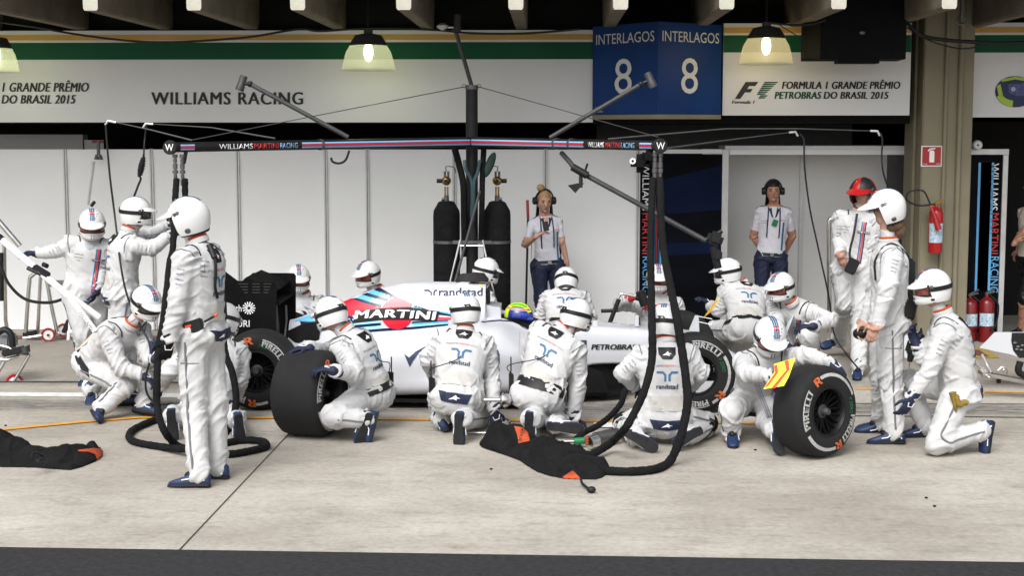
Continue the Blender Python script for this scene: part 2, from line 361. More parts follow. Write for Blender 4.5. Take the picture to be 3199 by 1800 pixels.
# fascia boards
def fascia(x0, x1, ytop, ybot, Y, label):
    """white board with yellow and green bands, top pixel and bottom pixel given"""
    a, b = P(x0, 300, Y), P(x1, 300, Y); zt = P(x0, ytop, Y).z; zb = P(x0, ybot, Y).z
    r = thing('fascia_board', (a.x, Y, zb), label, 'sign')
    mb = MB(); mb.box(((a.x+b.x)/2, Y+.05, (zt+zb)/2), (b.x-a.x, .1, zt-zb)); build('board', mb, 'board', r, 0)
    H = zt-zb
    for nm, f0, f1, m in (('yellow_band', .045, .105, 'yellow'), ('green_band', .13, .315, 'green')):
        mb = MB(); mb.quad((a.x+.002, Y-.003, zt-f1*H), (b.x-.002, Y-.003, zt-f1*H), (b.x-.002, Y-.003, zt-f0*H), (a.x+.002, Y-.003, zt-f0*H)); build(nm, mb, m, r, 0)
    return r
f1 = fascia(-900, 1853, 97, 382, YF, 'long white fascia board with green and yellow bands, reading WILLIAMS RACING')
def lettering(parent, items, m, name='lettering'):
    for s, rect, k in items:
        mb = MB(); hv = k.get('heavy', 0); kk = {a: b for a, b in k.items() if a != 'heavy'}
        for i, d in enumerate((-hv, 0, hv) if hv else (0,)): put_text(mb, s, px_rect(rect[0]+d, rect[1], rect[2]+d, rect[3], rect[4]-.0015*i), **kk)
        build(name, mb, m, parent, 0)
it = dict(shear=.2, heavy=1.3, space=1.06)
lettering(f1, [('1 GRANDE PRÊMIO', (8, 250, 277, 286, YF-.005), it), ('DO BRASIL 2015', (6, 296, 236, 323, YF-.005), it), ('WILLIAMS RACING', (474, 287, 946, 326, YF-.005), dict(heavy=1.7, space=1.12))], 'txt_k')
YB = 16.35
f2 = fascia(2258, 2843, 72, 360, YB, 'white fascia board with a black racing emblem and green PETROBRAS lettering')
lettering(f2, [('FORMULA 1 GRANDE PRÊMIO', (2444, 248, 2812, 277, YB-.005), it), ('DO BRASIL 2015', (2574, 286, 2776, 308, YB-.005), it), ('Formula 1', (2287, 313, 2358, 323, YB-.005), dict(shear=.25, bold=0., heavy=.7))], 'txt_k')
lettering(f2, [('PETROBRAS', (2421, 286, 2566, 308, YB-.005), it)], 'green', 'green_lettering')
def px_poly(mb, pts, Y): mb.add([P(x, y, Y) for x, y in pts], [tuple(range(len(pts)))])
mb = MB(); px_poly(mb, [(2330, 255), (2370, 255), (2360, 268), (2341, 268), (2335, 277), (2352, 277), (2345, 288), (2328, 288), (2313, 308), (2296, 308)], YB-.006); build('emblem_black', mb, 'txt_k', f2, 0)
mb = MB()
for i in range(9):
    y0 = 255+i*6; xs = 2389-i*3.7+(12 if i > 6 else 0); px_poly(mb, [(xs, y0), (xs+42-i*2.6, y0), (xs+40-i*2.6, y0+3.2), (xs-2, y0+4.6)], YB-.006)
build('emblem_green', mb, 'green', f2, 0)
f3 = fascia(3032, 3900, 70, 366, YF, 'white fascia board at far right with a painted racing helmet on it')
# helmet picture (flat print)
mb = MB(); YP = YF-.006
def ellpts(cx, cy, rx, ry, a0=0, a1=360, n=28): return [(cx+rx*math.cos(R(a0+(a1-a0)*i/n)), cy-ry*math.sin(R(a0+(a1-a0)*i/n))) for i in range(n+1)]
px_poly(mb, ellpts(3172, 286, 63, 49), YP); build('helmet_print', mb, 'txt_n', f3, 0)
mb = MB(); px_poly(mb, ellpts(3172, 286, 62, 48, 200, 262)+ellpts(3172, 280, 46, 34, 262, 200), YP-.003); px_poly(mb, [(3130, 248), (3172, 238), (3216, 246), (3216, 254), (3172, 247), (3130, 255)], YP-.003)
px_poly(mb, [(3114, 268), (3126, 262), (3134, 300), (3122, 304)], YP-.003)
build('helmet_print_yellow', mb, mat('print_lime', (.35, .48, .03), .5, nz=None), f3, 0)
mb = MB(); px_poly(mb, [(3150, 262), (3230, 258), (3230, 294), (3180, 300), (3152, 290)], YP-.003); build('helmet_print_visor', mb, mat('print_violet', (.06, .07, .22), .5, nz=(60, .5)), f3, 0)
mb = MB(); mb.disc(P(3166, 278, YP-.006), (0, -1, 0), .025); build('helmet_print_pivot', mb, 'txt_g', f3, 0)
# blue angled garage number
zt, zb = P(2050, 78, 15.9).z, P(2050, 356, 15.9).z
C0, C1, C2 = P(1853, 78, 16.55), P(2057, 78, 15.75), P(2256, 78, 16.3)
C0.z = C1.z = C2.z = zb
H = Vector((0, 0, P(1853, 100, 16.55).z-zb+.06))
sg = thing('garage_number_sign', C1, 'blue angled sign reading INTERLAGOS 8 on both faces above the garage', 'sign')
mb = MB(); mb.prism([C0, C1, C2, Vector((C2.x, 16.7, zb)), Vector((C0.x, 16.7, zb))], H); build('sign_box', mb, 'signb', sg, 0)
mb = MB(); mb.prism([C0+Vector((0, -.03, -.05)), C1+Vector((0, -.03, -.05)), C2+Vector((0, -.03, -.05)), Vector((C2.x, 16.69, zb-.05)), Vector((C0.x, 16.69, zb-.05))], (0, 0, .046)); build('sill_trim', mb, 'pillar', sg, 0)
mb = MB()
for A, B in ((C0, C1), (C1, C2)):
    d = B-A; nrm = Vector((d.y, -d.x, 0)).normalized()*.006
    for s, u0, u1, v0, v1, k in (('INTERLAGOS', .06, .95, .79, .905, dict(bold=0.)), ('8', .355, .62, .225, .62, dict(bold=0.))):
        put_text(mb, s, rect_fn(A+d*u0+H*v0+nrm, d*(u1-u0), H*(v1-v0)), **k)
    if A is C0:
        put_text(mb, 'LET', rect_fn(A+d*.06+H*.055+nrm, d*.11, H*.03)); put_text(mb, 'GUARD', rect_fn(A+d*.06+H*.025+nrm, d*.11, H*.018))
build('lettering', mb, mat('sign_letter', (.62, .62, .60), .5, nz=None), sg, 0)
# ---- partition wall of white panels
zp = P(1000, 466, YW).z
seams = [-333, -63, 207, 476, 745, 1019, 1149, 1420, 1705, 1994]
pw = thing('partition_wall', (P(900, 900, YW).x, YW, 0), 'long partition of white panels behind the crew', 'partition')
for i in range(len(seams)-1):
    x0, x1 = P(seams[i], 600, YW).x, P(seams[i+1], 600, YW).x
    mb = MB(); mb.box(((x0+x1)/2, YW+.02, zp/2), (x1-x0-.044, .03, zp-.01)); mb.cur = 0
    build('panel', mb, 'panel', pw, 0)
    mb = MB(); mb.box(((x0+x1)/2, YW+.005, zp-.055), (x1-x0-.048, .03, .105)); build('head_rail', mb, 'panel', pw, 0)
for s in seams:
    x = P(s, 600, YW).x; mb = MB()
    for dx in (-.012, .0125): mb.box((x+dx, YW, zp/2+.005), (.018, .04, zp), None, .004)
    build('panel_post', mb, 'alu', pw, 30)
# overhead strip behind the gap, left
slab('rear_duct', XL, P(258, 400, 18).x, 18.0, 18.2, P(0, 480, 18).z, P(0, 420, 18).z, 'board')
sl = MB(); a, b = P(264, 437, 17.9), P(325, 470, 17.9); sl.box(((a.x+b.x)/2, 17.9, a.z-.11), (b.x-a.x, .01, .22)); ws = build('warning_sign', sl, 'board', None, 0); tag(ws, 'small warning sign with red header above the left partition', 'sign')
mb = MB(); mb.box(((a.x+b.x)/2+.05, 17.892, a.z-.02), ((b.x-a.x)*.6, .004, .035)); build('red_header', mb, 'red', ws, 0)
# ---- dark banner and recessed grey cubicle
def banner(x0, x1, ytop, ybot, Y, txtx0, txtx1, ty0, ty1, sx0, sx1, sy0, sy1, label, flip=False):
    a, b = P(x0, ytop, Y), P(x1, ytop, Y); zt = a.z; zb = max(0, P(x0, ybot, Y).z)
    r = thing('banner_panel', ((a.x+b.x)/2, Y, zb), label, 'banner')
    mb = MB(); mb.box(((a.x+b.x)/2, Y+.02, (zt+zb)/2), (b.x-a.x, .04, zt-zb)); build('panel', mb, 'banner', r, 0)
    for nm, s0, s1, m in (('WILLIAMS', 0, .365, 'txt_w'), ('MARTINI', .385, .70, 'redtxt'), ('RACING', .72, 1, 'sky')):
        A, B, D = P(txtx1, ty0+(ty1-ty0)*s0, Y-.004), P(txtx1, ty0+(ty1-ty0)*s1, Y-.004), P(txtx0, ty0+(ty1-ty0)*s0, Y-.004)
        B.x = A.x; D.z = A.z; mb = MB(); put_text(mb, nm, rect_fn(D, B-A, A-D), bold=0.); build('lettering', mb, m, r, 0)
    for k, m in ((0, 'sky'), (.5, 'redtxt'), (1., 'sky'), (.25, 'txt_b'), (.75, 'txt_b')):
        xa = sx0+(sx1-sx0)*(k*.8); A, B = P(xa, sy0, Y-.004), P(xa+(sx1-sx0)*.17, sy1, Y-.004)
        mb = MB(); mb.quad((A.x, Y-.004, B.z), (B.x if k else B.x, Y-.004, B.z), (B.x, Y-.004, A.z), (A.x, Y-.004, A.z)); build('stripe', mb, m, r, 0)
    return r
bn = banner(1999, 2258, 482, 1046, YW, 2008, 2029, 510, 915, 2040, 2066, 505, 900, 'dark banner panel with upright letters, behind the pair of hanging hoses')
mb = MB()
for pl_ in ([(2075, 560), (2258, 515), (2258, 655), (2075, 670)], [(2075, 760), (2258, 755), (2258, 790), (2075, 800)]): mb = MB(); mb.add([P(x_, y_, YW-.003) for x_, y_ in pl_][::-1], [(0, 1, 2, 3)]); build('swoosh', mb, 'swoosh', bn, 0)
slab('banner_rail', P(1997, 470, YW).x, P(2262, 470, YW).x, YW-.02, YW+.03, P(2000, 480, YW).z+.003, zp, 'panel')
for s in (2265,):
    x = P(s, 600, YW).x; slab('cubicle_post', x-.035, x+.035, YW-.03, YW+.04, 0, zp, 'alu')
YC = 18.1; zc = P(2500, 466, YC).z
x0, x1 = P(2272, 500, YC).x, P(2842, 500, YC).x
cw = thing('cubicle_wall', ((x0+x1)/2, YC, 0), 'recessed grey cubicle wall behind the man with the green badge', 'partition')
xs = [x0-.3, P(2506, 500, YC).x, x1+.1]
for i in range(2):
    mb = MB(); mb.box(((xs[i]+xs[i+1])/2, YC+.02, zc/2), (xs[i+1]-xs[i]-.05, .03, zc)); build('panel', mb, 'panel_shaded', cw, 0)
mb = MB(); mb.box((xs[1], YC, zc/2), (.05, .05, zc+.01), None, .008); build('panel_post', mb, 'alu', cw, 30)
mb = MB(); mb.box(((xs[0]+xs[2])/2, YC-.03, zc-.03), (xs[2]-xs[0], .05, .07)); build('head_rail', mb, 'panel', cw, 0)
# cubicle cover so it sits in shade, its right screen and post
slab('cubicle_top', P(2268, 466, YW).x, P(2838, 466, YW).x, 17.36, 18.06, zp-.002, zp+.04, 'panel')
a, b = P(2775, 482, YW+.02), P(2832, 482, YW+.02)
mb = MB(); mb.box(((a.x+b.x)/2, YW+.05, a.z/2), (b.x-a.x, .04, a.z)); sb = build('side_screen', mb, 'dgrey', None, 0); tag(sb, 'narrow dark screen at the right end of the grey cubicle', 'screen')
x = P(2836, 600, YW).x; slab('cubicle_post', x-.03, x+.03, YW-.03, YW+.04, 0, zp, 'alu')
x = P(2553, 466, YW); slab('cubicle_rail', P(2268, 466, YW).x+.04, P(2833, 466, YW).x, YW-.02, YW+.03, zp-.06, zp-.004, 'panel')
slab('upper_screen', P(1868, 400, 17.8).x, P(2690, 400, 17.8).x, 18.3, 18.35, P(2000, 470, 18.3).z, P(2000, 388, 18.3).z, 'dgrey')
# ---- pillar with pipes
YP_ = 16.35
a, b = P(2876, 600, YP_), P(3032, 600, YP_)
pl = thing('pillar', ((a.x+b.x)/2, YP_+.3, 0), 'beige concrete pillar carrying the red extinguisher', 'pillar')
mb = MB(); mb.box(((a.x+b.x)/2, YP_+.35, 1.985), (b.x-a.x, .7, 3.97), None, .012); build('shaft', mb, 'pillar', pl, 30)
xl = P(2850, 600, YP_+.25).x
mb = MB(); mb.box(((xl+a.x)/2-.005, YP_+.45, 1.98), (a.x-xl, .4, 3.96)); build('side_pier', mb, 'pillar', pl, 0)
for s, rr in ((2945, .022), (2990, .03)):
    q = P(s, 600, YP_); mb = MB(); mb.tube([(q.x, YP_-.02, .0), (q.x, YP_-.02, 3.9)], rr, 10); build('pipe', mb, 'pillar', pl)
# ---- right banner in white frame
YB2 = 16.9
bn2 = banner(3026, 3136, 483, 1040, YB2, 3096, 3122, 510, 915, 3058, 3094, 508, 908, 'dark banner with upright letters in a white frame, right of the pillar')
mb = MB()
a, b = P(3015, 466, YB2), P(3150, 466, YB2); zt = a.z
mb.box(((a.x+b.x)/2, YB2-.005, zt-.028), (b.x-a.x, .06, .06)); mb.box((b.x-.03, YB2, (zt-.06)/2), (.055, .06, zt-.064)); mb.box((a.x+.012, YB2, (zt-.06)/2), (.024, .06, zt-.064))
build('frame', mb, 'alu', bn2, 0)
slab('interior_screen', P(3030, 400, 19).x, XR, 19.0, 19.1, .0, P(3100, 380, 19).z, 'dark')
# wall bell
q = P(3052, 453, 16.8); mb = MB(); mb.lathe([(0, -.05), (.04, -.05), (.055, -.03), (.055, .0), (.05, .02), (0, .02)], q, (0, 1, 0), 20); o = build('alarm_bell', mb, 'board'); tag(o, 'small round white bell above the framed banner', 'bell')
mb = MB(); mb.disc(q+Vector((0, -.054, 0)), (0, -1, 0), .012, 12); build('bell_hub', mb, 'dgrey', o, 0)
# extinguisher sign
q0, q1 = P(2879, 455, YP_-.01), P(2942, 520, YP_-.01)
es = MB(); es.box(((q0.x+q1.x)/2, YP_-.008, (q0.z+q1.z)/2), (q1.x-q0.x, .008, q0.z-q1.z)); es = build('extinguisher_sign', es, 'txt_w', None, 0); tag(es, 'square red sign showing an extinguisher, high on the beige pillar', 'sign')
def inset(mb, f, y): mb.add([(q0.x+(q1.x-q0.x)*u, y, q0.z+(q1.z-q0.z)*v) for u, v in f], [tuple(range(len(f)))])
mb = MB(); inset(mb, [(.05, .95), (.95, .95), (.95, .05), (.05, .05)], YP_-.015); build('red_field', mb, 'red', es, 0)
mb = MB(); inset(mb, [(.39, .8), (.63, .8), (.63, .3), (.58, .22), (.44, .22), (.39, .3)], YP_-.018); inset(mb, [(.34, .28), (.30, .22), (.42, .12), (.66, .1), (.66, .16), (.46, .17)], YP_-.019)
put_text(mb, 'CO2', rect_fn((q0.x+.02, YP_-.019, q1.z+.02), (.045, 0, 0), (0, 0, .014))); put_text(mb, 'TIPO', rect_fn((q1.x-.065, YP_-.019, q1.z+.02), (.045, 0, 0), (0, 0, .014))); build('symbol', mb, 'txt_w', es, 0)
# ---- extinguishers
def extinguisher(base, h, r, label, group, wall=False):
    t = thing('fire_extinguisher', base, label, 'fire extinguisher', group); B = Vector(base)
    mb = MB(); mb.lathe([(0, 0), (r*.9, 0), (r, .02), (r, h*.82), (r*.85, h*.89), (r*.45, h*.94), (.022, h*.96), (.02, h), (0, h)], B, (0, 0, 1), 24); build('cylinder', mb, 'red' if wall else 'red_shaded', t)
    mb = MB(); mb.tube([B+Vector((0, 0, h*.98)), B+Vector((0, 0, h*1.06))], .018, 10); mb.box(B+Vector((.03, -.01, h*1.05)), (.11, .02, .015), Matrix.Rotation(R(-14), 3, 'Y')); mb.box(B+Vector((.035, -.01, h*1.10)), (.12, .02, .012), Matrix.Rotation(R(-28), 3, 'Y')); build('valve', mb, 'brass' if wall else 'grey', t)
    mb = MB(); c0 = 200; c1 = 330; vs = []
    z0, z1 = (h*.22, h*.62) if wall else (h*.35, h*.62)
    for i in range(13):
        a = R(c0+(c1-c0)*i/12); d = Vector((math.cos(a), math.sin(a), 0))*(r+.002); vs += [B+d+Vector((0, 0, z0)), B+d+Vector((0, 0, z1))]
    mb.add(vs, [(2*i, 2*i+2, 2*i+3, 2*i+1) for i in range(12)]); lb = build('label_sticker', mb, mat('sticker', (.45, .58, .68), .5, nz=(45, .5)), t)
    if wall:
        mb = MB(); mb.tube([B+Vector((-.03, -.03, h*1.02)), B+Vector((-.18, -.03, h*1.0)), B+Vector((-.30, -.03, h*1.12)), B+Vector((-.27, -.03, h*1.30)), B+Vector((-.12, -.04, h*1.28)), B+Vector((-.09, -.06, h*1.05))], .009, 8); build('hose', MB().tube(crom([B+Vector((-.02, -.03, h*1.02)), B+Vector((-.19, -.03, h*.99)), B+Vector((-.32, -.03, h*1.10)), B+Vector((-.30, -.03, h*1.27)), B+Vector((-.16, -.04, h*1.30)), B+Vector((-.105, -.07, h*1.12)), B+Vector((-.085, -.10, h*.98))]), .009, 8), 'black', t)
        mb = MB(); mb.tube([B+Vector((-.087, -.10, h*1.0)), B+Vector((-.045, -.13, h*.78)), B+Vector((.0, -.13, h*.5))], [.016, .022, .036], 14); build('horn', mb, 'red', t)
        mb = MB(); mb.box(B+Vector((0, .09, h*.5)), (.05, .10, .3)); build('bracket', mb, 'dgrey', t, 0)
    else:
        mb = MB(); mb.tube(crom([B+Vector((.02, -.02, h*1.02)), B+Vector((r+.03, -.05, h*.8)), B+Vector((r+.01, -.06, h*.4)), B+Vector((.02, -r-.02, h*.25))]), .009, 8); build('hose', mb, 'black', t)
    return t
q = P(2921, 790, 16.2); extinguisher(q, P(2921, 640, 16.2).z-q.z, .075, 'red extinguisher with long black horn hung on the beige pillar', 'fire extinguishers', True)
q = PZ(3027, 1066); extinguisher(q, .50, .085, 'red floor extinguisher, the left of the pair under the framed banner', 'fire extinguishers')
q = PZ(3079, 1068); extinguisher(q, .52, .082, 'red floor extinguisher, the right of the pair under the framed banner', 'fire extinguishers')
# ---- hanging lamps
def lamp(px, ytop, ybot, wd, Y, label, colr, estr):
    c = P(px, ybot, Y); top = P(px, ytop, Y); s = wd/2*Y/F; h = top.z-c.z
    t = thing('hanging_lamp', top, label, 'lamp', 'hanging garage lamps'); 
    mb = MB(); mb.lathe([(.08*s/.3, h), (.24*s/.3*.62, h*.96), (s*.72, h*.70), (s*.74, h*.68), (s*.70, h*.67)], c, (0, 0, 1), 32); mb.lathe([(0, h*1.12), (s*.17, h*1.12), (s*.17, h), (0, h)], c, (0, 0, 1), 20); build('housing', mb, 'dgrey', t)
    mb = MB(); mb.tube([c+Vector((0, 0, h*1.1)), c+Vector((0, 0, 3.97-c.z))], .012, 8); build('stem', mb, 'black', t)
    gm = bpy.data.materials.new('lamp_shade'); gm.use_nodes = True; n = gm.node_tree; n.nodes.clear()
    out = n.nodes.new('ShaderNodeOutputMaterial'); mx = n.nodes.new('ShaderNodeMixShader'); tr = n.nodes.new('ShaderNodeBsdfTransparent'); tl = n.nodes.new('ShaderNodeBsdfTranslucent'); df = n.nodes.new('ShaderNodeBsdfGlossy'); mx2 = n.nodes.new('ShaderNodeMixShader')
    em = n.nodes.new('ShaderNodeEmission'); em.inputs[0].default_value = (*colr, 1); em.inputs[1].default_value = .02; ad = n.nodes.new('ShaderNodeAddShader')
    tl.inputs[0].default_value = (.55, .55, .48, 1); df.inputs['Roughness'].default_value = .3; df.inputs[0].default_value = (.6, .6, .55, 1)
    tr.inputs[0].default_value = (.9, .9, .8, 1); mx2.inputs[0].default_value = .12; n.links.new(tl.outputs[0], mx2.inputs[1]); n.links.new(df.outputs[0], mx2.inputs[2])
    n.links.new(mx2.outputs[0], ad.inputs[0]); n.links.new(em.outputs[0], ad.inputs[1])
    mx.inputs[0].default_value = .34; n.links.new(tr.outputs[0], mx.inputs[1]); n.links.new(ad.outputs[0], mx.inputs[2]); n.links.new(mx.outputs[0], out.inputs[0])
    mb = MB(); mb.lathe([(s*.70, h*.67), (s*.84, h*.5), (s*.94, h*.25), (s*.99, h*.02), (s*1.04, 0), (s*1.0, -.006)], c, (0, 0, 1), 40); build('shade', mb, gm, t)
    mb = MB(); mb.ell(c+Vector((0, 0, h*.5)), (s*.17, s*.17, h*.26)); build('bulb', mb, mat('bulb', (1, 1, 1), .5, nz=None, emit=colr, estr=estr), t)
    ld = bpy.data.lights.new('lamp_light', 'POINT'); ld.energy = 2.5; ld.color = colr; ld.shadow_soft_size = .06; lo = bpy.data.objects.new('lamp_light', ld); COL.objects.link(lo); lo.location = c+Vector((0, 0, h*.1)); 
lamp(1152, 105, 218, 165, 15.9, 'lit hanging lamp over the WILLIAMS RACING board', (.95, 1.0, .62), 7)
lamp(2393, 82, 199, 165, 15.75, 'lit hanging lamp right of the blue number sign', (1.0, .82, .45), 7)
lamp(-8, 115, 224, 132, 15.9, 'lit hanging lamp cut by the left edge of the photo', (.93, 1.0, .6), 7)
# ---- black loudspeaker under the roof
a, b = P(2565, 40, 15.4), P(2830, 184, 15.4)
sp = thing('loudspeaker', ((a.x+b.x)/2, 15.4, b.z), 'large black loudspeaker hanging under the roof beams', 'loudspeaker')
mb = MB(); zt = 3.95; mb.prism([(a.x-.11, 15.7, b.z+.03), (a.x, 15.4, b.z), (b.x, 15.4, b.z), (b.x+.02, 15.9, b.z), (a.x-.11, 15.9, b.z)], (0, 0, zt-b.z)); build('cabinet', mb, 'wing', sp, 0)
a2, b2 = P(2618, 184, 15.4), P(2748, 196, 15.4); mb = MB(); mb.box(((a2.x+b2.x)/2, 15.5, (a2.z+b2.z)/2-.003), (b2.x-a2.x, .2, a2.z-b2.z)); build('bracket', mb, 'wing', sp, 0)
mb = MB(); mb.ell(P(2694, 101, 15.395), (.03, .01, .02)); build('badge', mb, 'grey', sp)
# ---- cables along the fascia
def cable(name, pts, r, m, label, cat='cable', group=None, n=7):
    mb = MB(); mb.tube(crom(pts, 6), r, n); o = build(name, mb, m); tag(o, label, cat, group); return o
cable('overhead_cable', [P(x, y, 15.6) for x, y in ((-60, 60), (100, 82), (250, 108), (420, 128), (560, 130), (700, 122), (800, 112), (935, 90), (1000, 96), (1150, 88), (1350, 92), (1480, 103), (1650, 103), (1810, 90))], .012, 'black', 'thick black cable sagging along the top of the long fascia board', 'cable', 'cables under the roof')
cable('overhead_cable', [P(x, y, 15.3) for x, y in ((2400, 70), (2440, 74), (2490, 78), (2540, 74), (2580, 62))], .012, 'black', 'black cable looping from the right lamp to the loudspeaker', 'cable', 'cables under the roof')
cable('overhead_cable', [P(x, y, 15.6) for x, y in ((2832, 70), (2880, 110), (2960, 125), (3040, 130), (3120, 135), (3260, 130))], .02, 'black', 'thick black cable bundle crossing the top of the pillar', 'cable', 'cables under the roof')
cable('overhead_cable', [P(x, y, 15.6) for x, y in ((2832, 84), (2900, 124), (2980, 148), (3030, 150), (3060, 140))], .008, 'black', 'thin black cable drooping below the bundle at the pillar', 'cable', 'cables under the roof')
cable('overhead_cable', [P(x, y, 15.7) for x, y in ((2420, 68), (2460, 92), (2500, 114), (2550, 118))], .005, 'black', 'thin wire drooping beside the right lamp', 'cable', 'cables under the roof')
q = P(3004, 62, 15.0); mb = MB(); mb.tube([q, P(3009, 0, 15.0), P(3010, -60, 15)], .012, 8); mb.lathe([(.04, -.01), (.05, 0), (.04, .01), (.03, 0), (.04, -.01)], q, (0, 1, 0), 16); o = build('hook_rod', mb, 'grey'); tag(o, 'steel rod with a ring end hanging above the pillar', 'hook')
# ================================================================== people
UP = Vector((0, 0, 1))
def remesh(mb, vox, sm=4):
    me = bpy.data.meshes.new('r'); me.from_pydata(mb.v, [], mb.f); ob = bpy.data.objects.new('r', me); COL.objects.link(ob)
    md = ob.modifiers.new('r', 'REMESH'); md.mode = 'VOXEL'; md.voxel_size = vox
    if sm: ms = ob.modifiers.new('s', 'SMOOTH'); ms.factor = .5; ms.iterations = sm
    bpy.context.view_layer.update(); dg = bpy.context.evaluated_depsgraph_get(); em = bpy.data.meshes.new_from_object(ob.evaluated_get(dg), depsgraph=dg)
    bpy.data.objects.remove(ob); bpy.data.meshes.remove(me); return em
def resolve(s, par, L):
    px, py, md = s
    if isinstance(md, tuple): return P(px, py, md[1]) if md[0] == 'y' else PZ(px, py, md[1])
    if md == 0: return P(px, py, par.y)
    r = ray(px, py); a = r.dot(r); b = 2*r.dot(CAM-par); c = (CAM-par).length_squared-L*L; D = b*b-4*a*c
    t = -b/(2*a) if D < 0 else (-b+math.copysign(math.sqrt(D), md))/(2*a)
    return CAM+r*t
def fdir(yaw, pit=0): return Vector((math.sin(R(yaw))*math.cos(R(pit)), -math.cos(R(yaw))*math.cos(R(pit)), -math.sin(R(pit))))
def np_noise(co, ax, seed):
    return [noise.noise(Vector((c[0]+seed, c[1], c[2]))) for c in co]
def to_obj(name, me, ms, parent, smooth=True):
    off = OFF[parent.name]; me.name = name
    n = len(me.vertices); a = np.empty(n*3, 'f'); me.vertices.foreach_get('co', a); a = a.reshape(-1, 3)-np.array(off, 'f'); me.vertices.foreach_set('co', a.ravel())
    me.materials.clear()
    for q in ms: me.materials.append(M[q])
    me.polygons.foreach_set('use_smooth', [True]*len(me.polygons)); me.update()
    o = bpy.data.objects.new(name, me); COL.objects.link(o); o.parent = parent; OFF[o.name] = off; return o
def hand_geo(mb, wr, d, n, side, sc=1., curl=.6):
    d = d.normalized(); n = (n-d*n.dot(d)).normalized(); s = d.cross(n)*side
    rot = Matrix((s, d, n)).transposed()
    mb.cap(wr-d*.02, wr+d*.03*sc, .026*sc, .030*sc, 10, 2)
    mb.ell(wr+d*.055*sc, (.041*sc, .052*sc, .018*sc), rot, 12, 8)
    for k, (o, L) in enumerate(((.031, .072), (.0105, .082), (-.0105, .077), (-.031, .06))):
        b = wr+d*(.088-.004*abs(k-1.3))*sc+s*o*sc; c = curl*(.8+.14*k); r = .0098*sc
        d1 = d*math.cos(c*.6)+n*math.sin(c*.6)+s*(.10-.07*k); d2 = d*math.cos(c*1.7)+n*math.sin(c*1.7)
        p1 = b+d1.normalized()*L*.55*sc; mb.cap(b-d*.012*sc, p1, r*1.05, r, 8, 2); mb.cap(p1, p1+d2.normalized()*L*.5*sc, r, r*.8, 8, 2)
    b = wr+d*.03*sc+s*.032*sc; t1 = (d*.6+s*.75+n*.3).normalized(); p1 = b+t1*.042*sc; mb.cap(b, p1, .013*sc, .011*sc, 8, 2); mb.cap(p1, p1+(d*.9+s*.2+n*.35).normalized()*.034*sc, .011*sc, .009*sc, 8, 2)
def shoe(parent, ank, knee, fd, mu='navy', ms='sole', stripe=True):
    fd = fd.normalized(); dn = (ank-knee).normalized(); dn = dn-fd*dn.dot(fd)
    if dn.length < .2: dn = Vector((0, 0, -1))-fd*fd.dot(Vector((0, 0, -1)))
    dn.normalize(); sd = fd.cross(dn); base = ank+dn*.088
    secs = [(-.078, .016, .028, .055), (-.072, .030, .012, .085), (-.045, .036, .008, .118), (.0, .037, .008, .120), (.045, .039, .008, .098), (.09, .044, .008, .070), (.135, .047, .009, .056), (.172, .041, .012, .046), (.196, .026, .016, .036), (.204, .010, .022, .030)]
    def ring(x, w_, lo, hi, n=12):
        out = []
        for j in range(n):
            a = 2*math.pi*j/n; c, s_ = math.cos(a), math.sin(a); y = w_*math.copysign(abs(c)**.6, c); z = (lo+hi)/2+(hi-lo)/2*math.copysign(abs(s_)**.7, s_)
            out.append(base+fd*x+sd*y-dn*z)
        return out
    mb = MB(); mb.loft([ring(*q) for q in secs]); mb.cap(ank+dn*.03, ank-dn*.045, .042, .043, 12, 2); sh = build('shoe', mb, 'blue' if mu == 'navy' else mu, parent, 60)
    mb = MB(); mb.loft([[base+fd*x+sd*w_*.84*c-dn*z for c, z in ((-1, .0), (1, .0), (1, .018), (-1, .018))] for x, w_ in ((-.080, .018), (-.07, .034), (-.02, .036), (.03, .036), (.09, .046), (.14, .05), (.18, .042), (.208, .016))]); build('sole', mb, ms, sh, 60)
    if stripe:
        for q in (-1, 1):
            mb = MB(); pts = [base+fd*x+sd*q*w_-dn*z for x, w_, z in ((.10, .0485, .042), (.055, .045, .048), (.02, .043, .075), (-.005, .041, .10))]; mb.tube(pts, .004, 6)
            pts = [base+fd*x+sd*q*.0405-dn*z for x, z in ((-.05, .035), (-.025, .09), (-.005, .035), (-.058, .068), (.004, .068), (-.05, .035))]; mb.tube(pts, .003, 5)
            build('shoe_stripe', mb, 'txt_w', sh)
        mb = MB(); mb.ell(ank+fd*.05-dn*.002+dn*.015, (.03, .05, .032), Matrix((sd, fd, dn)).transposed(), 12, 8); build('tongue', mb, 'black', sh)
    return sh
HA, HB, HC = .136, .118, .132
